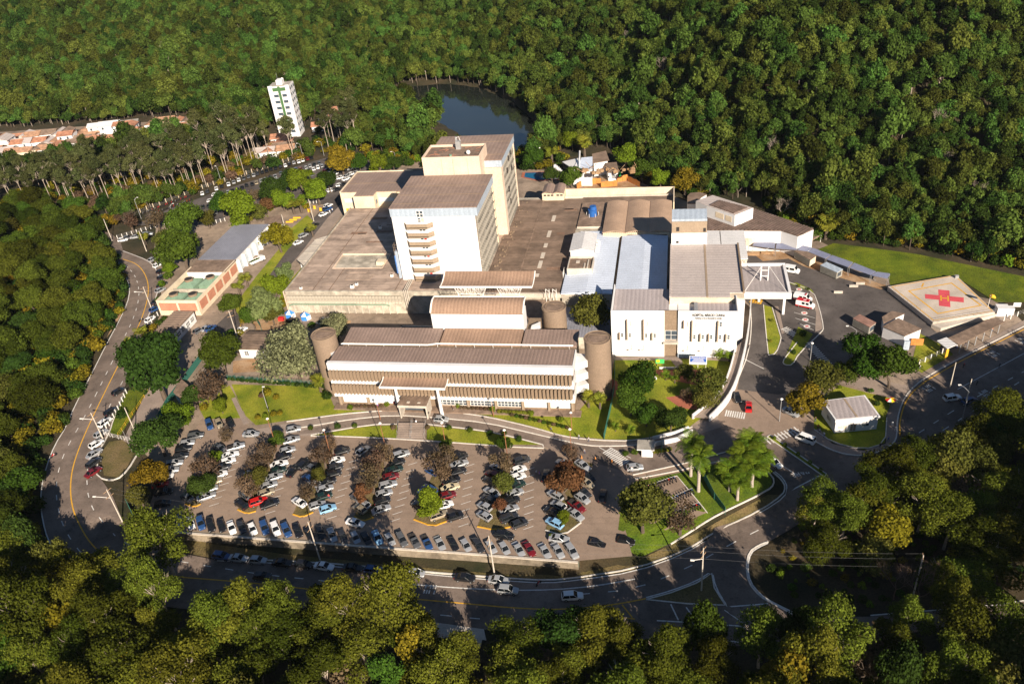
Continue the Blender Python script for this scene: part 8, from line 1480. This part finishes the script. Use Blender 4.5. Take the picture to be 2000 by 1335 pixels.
for px, py, h, arm, an, lab in ((525, 803, 7, 1.6, 100, 'lamp on a curved pole on the front lawn'), (1665, 698, 9, 2.6, 150, 'curved lamp between the two avenue trees and the forecourt'), (1878, 822, 9, 2.6, 130, 'curved lamp leaning over the lower avenue'), (593, 312, 8, 1.5, 180, 'lamp behind the fence cars of the far car park'), (633, 304, 7, 1.8, 200, 'lamp at the top corner of the far car park'), (776, 330, 8, 1.5, 180, 'lamp behind the back wing'), (511, 333, 8, 1, 150, 'lamp at the middle of the fence row'), (433, 358, 8, 1, 150, 'green lamp left of the fence row'), (345, 440, 9, 1.6, 60, 'lamp beside the dry tree of the far car park'), (276, 427, 9, 1.6, 60, 'lamp at the motorcycle rows'), (1056, 318, 7, 0, 0, 'lamp by the swimming pool trees'), (1582, 705, 6, 0, 0, 'small lamp on the crossing island'), (1522, 822, 7, 0, 0, 'small lamp on the drive near the palms')): lamp(px, py, h, arm, lab, an, 'steel')
def upole(px, py, h, label, ang=0, arm=0, armang=180, cross=True):
    x, y = gt(px, py); z = zf(x, y); t = thing('utility_pole', label, 'utility pole', (x, y, z), 'concrete utility poles')
    MB().tube([(x, y, z-.3), (x, y, z+h)], [.18, .11], 8).build('pole', M['pale_conc'], t); u = np.array([math.cos(math.radians(ang)), math.sin(math.radians(ang)), 0])
    if cross:
        for k, q in enumerate((h-.5, h-2.2)): p = np.array([x, y, z+q]); MB().beam(tuple(p-u*1.1), tuple(p+u*1.1), .14).build('crossarm', M['wood'], t)
    if arm: v = np.array([math.cos(math.radians(armang)), math.sin(math.radians(armang)), .12]); p = np.array([x, y, z+h*.75]); MB().tube([tuple(p), tuple(p+v*arm)], .06, 5).build('lamp_arm', M['metalwhite'], t); q = p+v*arm; MB().box(q[0]-.4, q[0]+.4, q[1]-.15, q[1]+.15, q[2]-.1, q[2]+.1).build('lamp_head', M['metalwhite'], t)
    return np.array([x, y, z+h])
T1 = upole(625, 1092, 12, 'pale utility pole standing below the wall, left one', 80, 0); T2 = upole(966, 1122, 12, 'pale utility pole standing below the wall, right one', 80); T3 = upole(1370, 1152, 12.5, 'tall pale utility pole on the triangular traffic island', 60, 2.2, 200); T4 = upole(1784, 1160, 11, 'utility pole inside the bare tree of the right clearing', 80)
T5 = upole(240, 1020, 11, 'utility pole with a lamp arm at the left end of the lower road', 70, 4, 185); T6 = upole(202, 858, 9.5, 'utility pole with a lamp arm beside the cars of the left road', 60, 3.6, 185); T7 = upole(297, 605, 9.5, 'utility pole with a lamp arm on the upper left road', 60, 3.6, 185); T8 = upole(467, 668, 12, 'dark topped utility pole left of the brown cottage', 40); T9 = upole(563, 468, 11, 'thin white pole beside the golden-green round tree', 40, 0, 0, False); T10 = upole(219, 470, 10, 'pale pole in the shade at the end of the left road', 40, 0, 0, False); T11 = upole(286, 490, 9, 'pole among the trees inside the road bend', 40, 0, 0, False); T12 = upole(613, 432, 10, 'dark pole beside the west street kerb', 40, 0, 0, False); T13 = upole(1885, 790, 8, 'short white utility pole beside the curved avenue lamp', 40, 0, 0, False); T14 = upole(1855, 757, 8, 'green and white pole on the avenue', 40, 0, 0, False); T15 = upole(265, 845, 9, 'dark pole on the ramp path', 40, 0, 0, False)
M['wiredark'] = mat('dark_wire', (.12, .12, .12), .6)
def wire(a, b, name, label, off=0, sag=.6):
    t = np.linspace(0, 1, 14); P = [tuple(a+(b-a)*q+np.array([0, 0, -sag*4*q*(1-q)])) for q in t]; o = MB().tube(P, .012, 4).build(name, M['wiredark']); tag(o, label, 'wire', 'overhead wires')
for a, b, l in ((T5, T1, 'left car park wire'), (T1, T2, 'middle car park wire'), (T2, T3, 'right car park wire'), (T3, T4, 'clearing wire')):
    for k, (dz, nm) in enumerate(((-.4, 'top'), (-.9, 'second'), (-2.2, 'third'))): wire(a+np.array([0, .8-k*.8, dz]), b+np.array([0, .8-k*.8, dz]), 'overhead_wire', f'{nm} overhead strand of the {l} between its two poles')
wire(T8, T6, 'overhead_wire', 'overhead strand from the cottage pole across the trees'); wire(T7, T6, 'overhead_wire', 'overhead strand along the left road')
# post fences of the far car park and left road
pm = MB().box(-.12, .12, -.12, .12, 0, 2.0).mesh('post', M['cream']); pm2 = MB().box(-.1, .1, -.1, .1, 0, 1.6).mesh('post', M['metalwhite'])
def posts(a_b, n, me, label, name='post_fence', rails=True):
    t = None
    for (a, b, k) in a_b:
        A, B = np.array(gt(*a)), np.array(gt(*b))
        if t is None: t = thing(name, label, 'fence', (A[0], A[1], 0)); o = A
        for i in range(k): p = A+(B-A)*i/(k-1); inst('post', me, t, (p[0]-o[0], p[1]-o[1], zf(*p)))
        if rails:
            mb = MB()
            for z in (.5, 1.0, 1.5): mb.beam((*A, zf(*A)+z), (*B, zf(*B)+z), .05)
            mb.build('wire', M['steel'], t)
posts([((385, 372), (603, 302), 22), ((275, 415), (385, 372), 10)], 0, pm, 'row of white fence posts behind the far car park cars')
posts([((230, 466), (268, 455), 5), ((268, 455), (330, 436), 8), ((415, 438), (440, 432), 4), ((528, 407), (560, 398), 5), ((600, 398), (625, 396), 5)], 0, pm2, 'low white post fence in front of the far car park')
posts([((200, 855), (232, 800), 8), ((232, 800), (248, 768), 5), ((278, 650), (315, 610), 7)], 0, pm2, 'white post fence along the kerb of the left road')
posts([((1795, 712), (1840, 690), 5), ((1905, 650), (2000, 612), 8)], 0, pm2, 'thin white post fence along the avenue verge')
def yrail(a, b, lab):
    A, B = np.array(gt(*a)), np.array(gt(*b)); t = thing('yellow_rail', lab, 'railing', (A[0], A[1], 0)); rail(t, [(*A, 0), (*B, 0)], 1.1, M['yellow'], 'railing', 2.2, 2)
yrail((452, 672), (480, 625), 'yellow guard rail down the west street'); yrail((268, 800), (290, 765), 'yellow handrail on the ramp path, upper one'); yrail((232, 852), (266, 800), 'yellow handrail on the ramp path, lower one')
for i, (px, py) in enumerate(((566, 434), (573, 430), (580, 426))): x, y = g(px, py); o = MB().box(x-1.6, x+1.6, y-.3, y+.3, 0, .5).build('yellow_bench', M['yellow']); tag(o, f'yellow bench, {ordn(i)} from the left beside the fan palms', 'bench', 'yellow benches')
for i, (px, py) in enumerate(((604, 414), (615, 408), (627, 412))): x, y = g(px, py); o = MB().box(x-.5, x+.5, y-.15, y+.15, 0, 1.5).build('yellow_board', M['yellow']); tag(o, f'yellow panel, {ordn(i)} from the left by the west street entry', 'panel', 'yellow panels')
def gfence(pts, h, label, hedge=False, wires=False):
    W = [gt(*p) for p in pts]; t = thing('green_fence', label, 'fence', (W[0][0], W[0][1], 0)); fence_run(t, W, h, M['meshgreen'], 2.5, wires)
gfence([(403, 690), (388, 712), (366, 742), (330, 790), (312, 822)], 2.4, 'solid green fence beside the ramp path'); gfence([(446, 742), (520, 748), (590, 752), (640, 757)], 2.0, 'green mesh fence below the hedge above the lawn', wires=True); gfence([(1201, 705), (1200, 760), (1193, 800), (1180, 858)], 2.3, 'green mesh fence dividing the two gardens'); gfence([(1268, 862), (1272, 890)], 2.3, 'short green mesh fence behind the guard booth'); gfence([(1292, 885), (1294, 862)], 2.3, 'second short green fence right of the guard booth'); gfence([(1372, 930), (1395, 975), (1416, 1004)], 2.2, 'green mesh fence across the palm lawn'); gfence([(250, 985), (262, 1010), (285, 1035)], 2.2, 'green fence curving round the lower left corner of the car park'); gfence([(500, 625), (510, 640), (512, 648)], 1.8, 'small green screen fence beside the brown cottage')
# curved white ramp wall of the hospital
def ramp():
    t = thing('white_ramp', 'curving white walled ramp on the right of the hospital garden', 'ramp', (*g(1420, 750), 0))
    L = smooth_line([(*g(*p), h) for p, h in (((1437, 690), 2.2), ((1424, 740), 2.0), ((1408, 775), 1.7), ((1375, 803), 1.2), ((1352, 818), .6))], 2); R = smooth_line([(*g(*p), h) for p, h in (((1466, 600), 2.2), ((1462, 650), 2.2), ((1453, 700), 2.2), ((1438, 755), 2.0), ((1420, 790), 1.7), ((1395, 815), 1.2), ((1385, 822), .8))], 2)
    for nm, W, hh in (('inner_wall', L, .9), ('outer_wall', R, .9)):
        mb = MB(); W = np.array(W); tn = np.gradient(W[:, :2], axis=0); tn /= np.linalg.norm(tn, axis=1)[:, None]; nn = np.stack([-tn[:, 1], tn[:, 0]], 1)*.16
        for i in range(len(W)-1): mb.prism([tuple(W[i, :2]-nn[i]), tuple(W[i+1, :2]-nn[i+1]), tuple(W[i+1, :2]+nn[i+1]), tuple(W[i, :2]+nn[i])], -.2, [W[i, 2]+hh, W[i+1, 2]+hh, W[i+1, 2]+hh, W[i, 2]+hh])
        mb.build(nm, M['white'], t)
    R2 = R[int(len(R)*.28):]; n = 40; A = np.array([L[int(i*(len(L)-1)/n)] for i in range(n+1)]); B = np.array([R2[int(i*(len(R2)-1)/n)] for i in range(n+1)]); mb = MB()
    for i in range(n): mb.poly([tuple(A[i]), tuple(B[i]), tuple(B[i+1]), tuple(A[i+1])])
    mb.build('ramp_floor', M['walk'], t)
    rail(t, [tuple(p+np.array([0, 0, .9])) for p in R], .4, M['steel'], 'handrail', 2.0, 1)
ramp()
def low_walls():
    for lab, P, h in (('white stepped garden wall behind the guard booth', [(1272, 872), (1320, 862), (1352, 846)], 1.3), ('upper white garden wall behind the guard booth', [(1275, 858), (1318, 848), (1345, 838)], 1.0), ('white kerb wall on the left of the red path', [(1266, 722), (1270, 732), (1282, 741)], .6), ('white bench wall behind the red path', [(1288, 720), (1325, 720)], .6)):
        W = [np.array(g(*p)) for p in P]; mb = MB()
        for a, b in zip(W[:-1], W[1:]): n = np.array([-(b-a)[1], (b-a)[0]]); n = n/np.hypot(*n)*.18; mb.prism([tuple(a-n), tuple(b-n), tuple(b+n), tuple(a+n)], 0, h)
        o = mb.build('garden_wall', M['white']); tag(o, lab, 'wall')
    # white gate of the left driveway
    t = thing('white_gate', 'white metal gate with posts at the left driveway', 'gate', (*g(240, 858), 0))
    for a, b in (((205, 850), (226, 856)), ((226, 856), (256, 862)), ((243, 848), (258, 882))): A, B = g(*a), g(*b); rail(t, [(*A, 0), (*B, 0)], 1.5, M['metalwhite'], 'gate_panel', 1.0, 3)
    # steps up to the office porch
    s = thing('entrance_steps', 'broad concrete steps between the two grass strips below the porch', 'steps', (*g(804, 843), 0)); A, B, C, D = (np.array(g(*p)) for p in ((779, 829), (832, 829), (829, 857), (775, 856)))
    for i in range(9): a, b = i/9, (i+1)/9; MB().prism([tuple(D+(A-D)*a), tuple(C+(B-C)*a), tuple(C+(B-C)*b), tuple(D+(A-D)*b)], .0, .06+.09*i).build('step', M['walk'], s)
    for k in (0, .48, .52, 1): p, q = D+(C-D)*k, A+(B-A)*k; rail(s, [(*p, .1), (*q, .8)], .9, M['steel'], 'handrail', 1.5, 1)
    # signs in the garden
    x, y = g(1363, 718); t = thing('billboard', 'white billboard with blue panels on thin posts in the garden', 'billboard', (x, y, 0)); MB().box(x-2.4, x+2.4, y-.06, y+.06, 1.2, 4.0).build('board', M['white'], t); mb = MB(); mb.box(x-2.2, x+2.2, y-.08, y-.06, 3.35, 3.85); mb.box(x-2.2, x+2.2, y-.08, y-.06, 2.0, 3.2); mb.build('blue_panel', M['signblue'], t)
    text('title', 'Governo de Minas', .46, (x, y-.085, 3.6), (math.pi/2, 0, 0), M['white'], t)
    mb = MB()
    for k in range(4): mb.box(x-1.7+.15*k, x+1.7-.1*k, y-.085, y-.08, 2.2+k*.25, 2.3+k*.25)
    mb.build('small_print', M['white'], t); mb = MB(); mb.box(x-2.2, x-2.1, y-.05, y+.05, 0, 1.2); mb.box(x-.05, x+.05, y-.05, y+.05, 0, 1.2); mb.box(x+2.1, x+2.2, y-.05, y+.05, 0, 1.2); mb.build('post', M['metalwhite'], t)
    x, y = g(1289, 712); t = thing('garden_sign', 'small yellow and green sign on the garden lawn', 'sign', (x, y, 0)); MB().box(x-1.2, x+1.2, y-.05, y+.05, .5, 1.9).build('board', M['signgreen'], t); mb = MB(); mb.ball((x-.55, y-.06, 1.3), .5, 0, 10); mb.v = [(p[0], y-.06+(p[1]-y+.06)*.04, p[2]) for p in mb.v]; mb.build('yellow_disc', M['signyellow'], t); mb = MB(); mb.box(x-.9, x-.8, y-.03, y+.03, 0, .5); mb.box(x+.8, x+.9, y-.03, y+.03, 0, .5); mb.build('post', M['steel'], t)
    # red cross discs of the ambulance bays
    for i, (px, py) in enumerate(((1561, 565), (1571, 611), (1573, 624), (1576, 637))):
        x, y = g(px, py); t = thing('bay_marking', f'white disc with a red cross painted in an ambulance bay, {ordn(i)} from the canopy', 'road marking', (x, y, .03), 'red cross bay markings'); MB().cyl(x, y, .95, .0, .035, 18).build('disc', M['line'], t); mb = MB()
        for s in (-1, 1): u = np.array([math.cos(.78*s), math.sin(.78*s)])*.62; v = np.array([-u[1], u[0]])*.24; mb.poly([(x+p[0], y+p[1], .042+.002*s) for p in (-u-v, u-v, u+v, -u+v)])
        mb.build('red_cross', M['redpaint'], t)
    o = line('bay_lines', M['line'], [[(1544, 567), (1565, 574)], [(1551, 610), (1592, 621)], [(1553, 621), (1593, 634)], [(1560, 631), (1590, 645)]], .15)
    # tents, bins, timber stacks
    for lab, px, py, c in (('blue and white tent nearest the patchy block corner', 568, 618, 'bluecloth'), ('small blue roofed tent behind the other tents', 588, 606, 'bluecloth'), ('large blue and white tent on the bare earth', 598, 622, 'white')):
        x, y = g(px, py); t = thing('tent', lab, 'tent', (x, y, 0)); mb = MB(); P = [(x+1.9*math.cos(k*1.047), y+1.6*math.sin(k*1.047)) for k in range(6)]
        for k in range(6): j = (k+1) % 6; (mb if k % 2 else mb).poly([(*P[k], 1.5), (*P[j], 1.5), (x, y, 2.7)], 1 if k % 2 else 0); mb.poly([(*P[k], 0), (*P[j], 0), (*P[j], 1.5), (*P[k], 1.5)], 0 if k % 2 else 1)
        mb.build('canvas', [M['white'], M['bluecloth']], t)
    x, y = g(550, 625); o = MB().box(x-.9, x+.9, y-.6, y+.6, 0, 1.1).build('red_skip', M['redpaint']); tag(o, 'small red skip beside the tents', 'skip')
    rr = random.Random(12)
    for lab, px, py in (('timber stack right of the tents', 672, 630), ('timber stack by the white annex canopy truss', 1469, 497), ('pile of planks on the dirt below the walkway', 1500, 494)):
        x, y = g(px, py); t = thing('timber_stack', lab, 'timber', (x, y, 0))
        for k in range(7): MB().box(x-2+rr.uniform(-.4, .4), x+2+rr.uniform(-.4, .4), y-.9+k*.26, y-.7+k*.26, .05, .25+.12*(k % 3)).build('plank', M['wood'], t)
    for i, (px, py) in enumerate(((1637, 572), (1667, 560), (1680, 555))): x, y = g(px, py); o = MB().box(x-1.3, x+1.3, y-.25, y+.25, 0, .7).build('concrete_barrier', M['pale_conc']); tag(o, f'pale concrete barrier, {ordn(i)} from the left on the forecourt', 'barrier', 'concrete barriers')
    for i, (px, py) in enumerate(((1136, 894), (1163, 897), (1195, 902))): x, y = g(px, py); o = MB().cyl(x, y, .25, 0, .9, 8, r1=.06).build('traffic_cone', M['orange']); tag(o, f'orange traffic cone, {ordn(i)} from the left near the zebra crossing', 'cone', 'traffic cones')
    x, y = g(1737, 792); t = thing('parasol', 'colourful vendor parasol by the gatehouse corner', 'parasol', (x, y, 0)); mb = MB()
    for k in range(8): a, b = k*math.pi/4, (k+1)*math.pi/4; mb.poly([(x, y, 2.5), (x+1.3*math.cos(a), y+1.3*math.sin(a), 2.0), (x+1.3*math.cos(b), y+1.3*math.sin(b), 2.0)], k % 3)
    mb.build('canopy', [M['signyellow'], M['redpaint'], M['white']], t); MB().tube([(x, y, 0), (x, y, 2.4)], .04, 5).build('pole', M['steel'], t)
    b = thing('footbridge', 'slatted pale footbridge with a railing below the lower road', 'footbridge', (*gt(880, 1228), -3)); A, B = np.array(gt(858, 1216)), np.array(gt(945, 1236)); z = zf(*A)
    for i in range(20): p, q = A+(B-A)*i/20, A+(B-A)*(i+.9)/20; MB().prism([tuple(p), tuple(q), tuple(q+(0, -3.2)), tuple(p+(0, -3.2))], z-.1, z+.1).build('slab', M['pale_conc'], b)
    rail(b, [(*(A+(0, -3.2)), z), (*(B+(0, -3.2)), z)], 1.3, M['brickred'], 'railing', .8, 2)
M['signblue'] = mat('sign_blue', (.02, .09, .36), .5, .05); M['signgreen'] = mat('sign_green', (.06, .5, .12), .5, .05); M['signyellow'] = mat('sign_yellow', (.8, .62, .02), .5, .05)
low_walls()
# lettering becomes plain mesh; look-alikes get their place in the picture
dg = bpy.context.evaluated_depsgraph_get()
for o in [o for o in COL.objects if o.type == 'FONT']:
    me = bpy.data.meshes.new_from_object(o.evaluated_get(dg)); n = bpy.data.objects.new(o.name, me); COL.objects.link(n); n.parent = o.parent; n.matrix_local = o.matrix_local.copy()
    if 'kind' in o: n['kind'] = o['kind']
    nm = o.name; bpy.data.objects.remove(o); n.name = nm
bpy.context.view_layer.update()
from collections import defaultdict
same = defaultdict(list)
for o in COL.objects:
    if o.parent is None and 'label' in o: same[o['label']].append(o)
for lab, L in same.items():
    if not (1 < len(L) <= 200) or L[0].get('category') in ('bush', 'shrub', 'motorcycle'): continue
    Q = []
    for o in L:
        px, py = pj(o.location.x, o.location.y, o.location.z+(4 if o['category'] != 'tree' else 9))
        if 0 < px < 2000 and 0 < py < 1335: Q.append((float(px), o))
        else: o['label'] = lab+', at the picture edge'
    Q.sort(key=lambda q: q[0])
    for i, (px, o) in enumerate(Q): o['label'] = f'{lab}, {ordn(i)} from the left'

# thin sunlit air: one closed box of even haze round the camera and everything built
hz = MB().box(-1250, 560, -140, 1350, -24, 0).mesh('haze', bpy.data.materials.new('haze_air'))
hm = hz.materials[0]; hm.use_nodes = True; hm.node_tree.nodes.clear(); vo = hm.node_tree.nodes.new('ShaderNodeVolumePrincipled'); mo = hm.node_tree.nodes.new('ShaderNodeOutputMaterial'); hm.node_tree.links.new(vo.outputs[0], mo.inputs['Volume'])
vo.inputs['Color'].default_value = (.82, .90, 1, 1); vo.inputs['Density'].default_value = .00003; vo.inputs['Anisotropy'].default_value = .2
tp = max(150.0, max((o.matrix_world @ Vector(c)).z for o in COL.objects if o.type == 'MESH' for c in o.bound_box)+12)
for v in hz.vertices: v.co.z = tp if v.co.z > -1 else -24
ho = bpy.data.objects.new('haze', hz); COL.objects.link(ho); ho['kind'] = 'stuff'
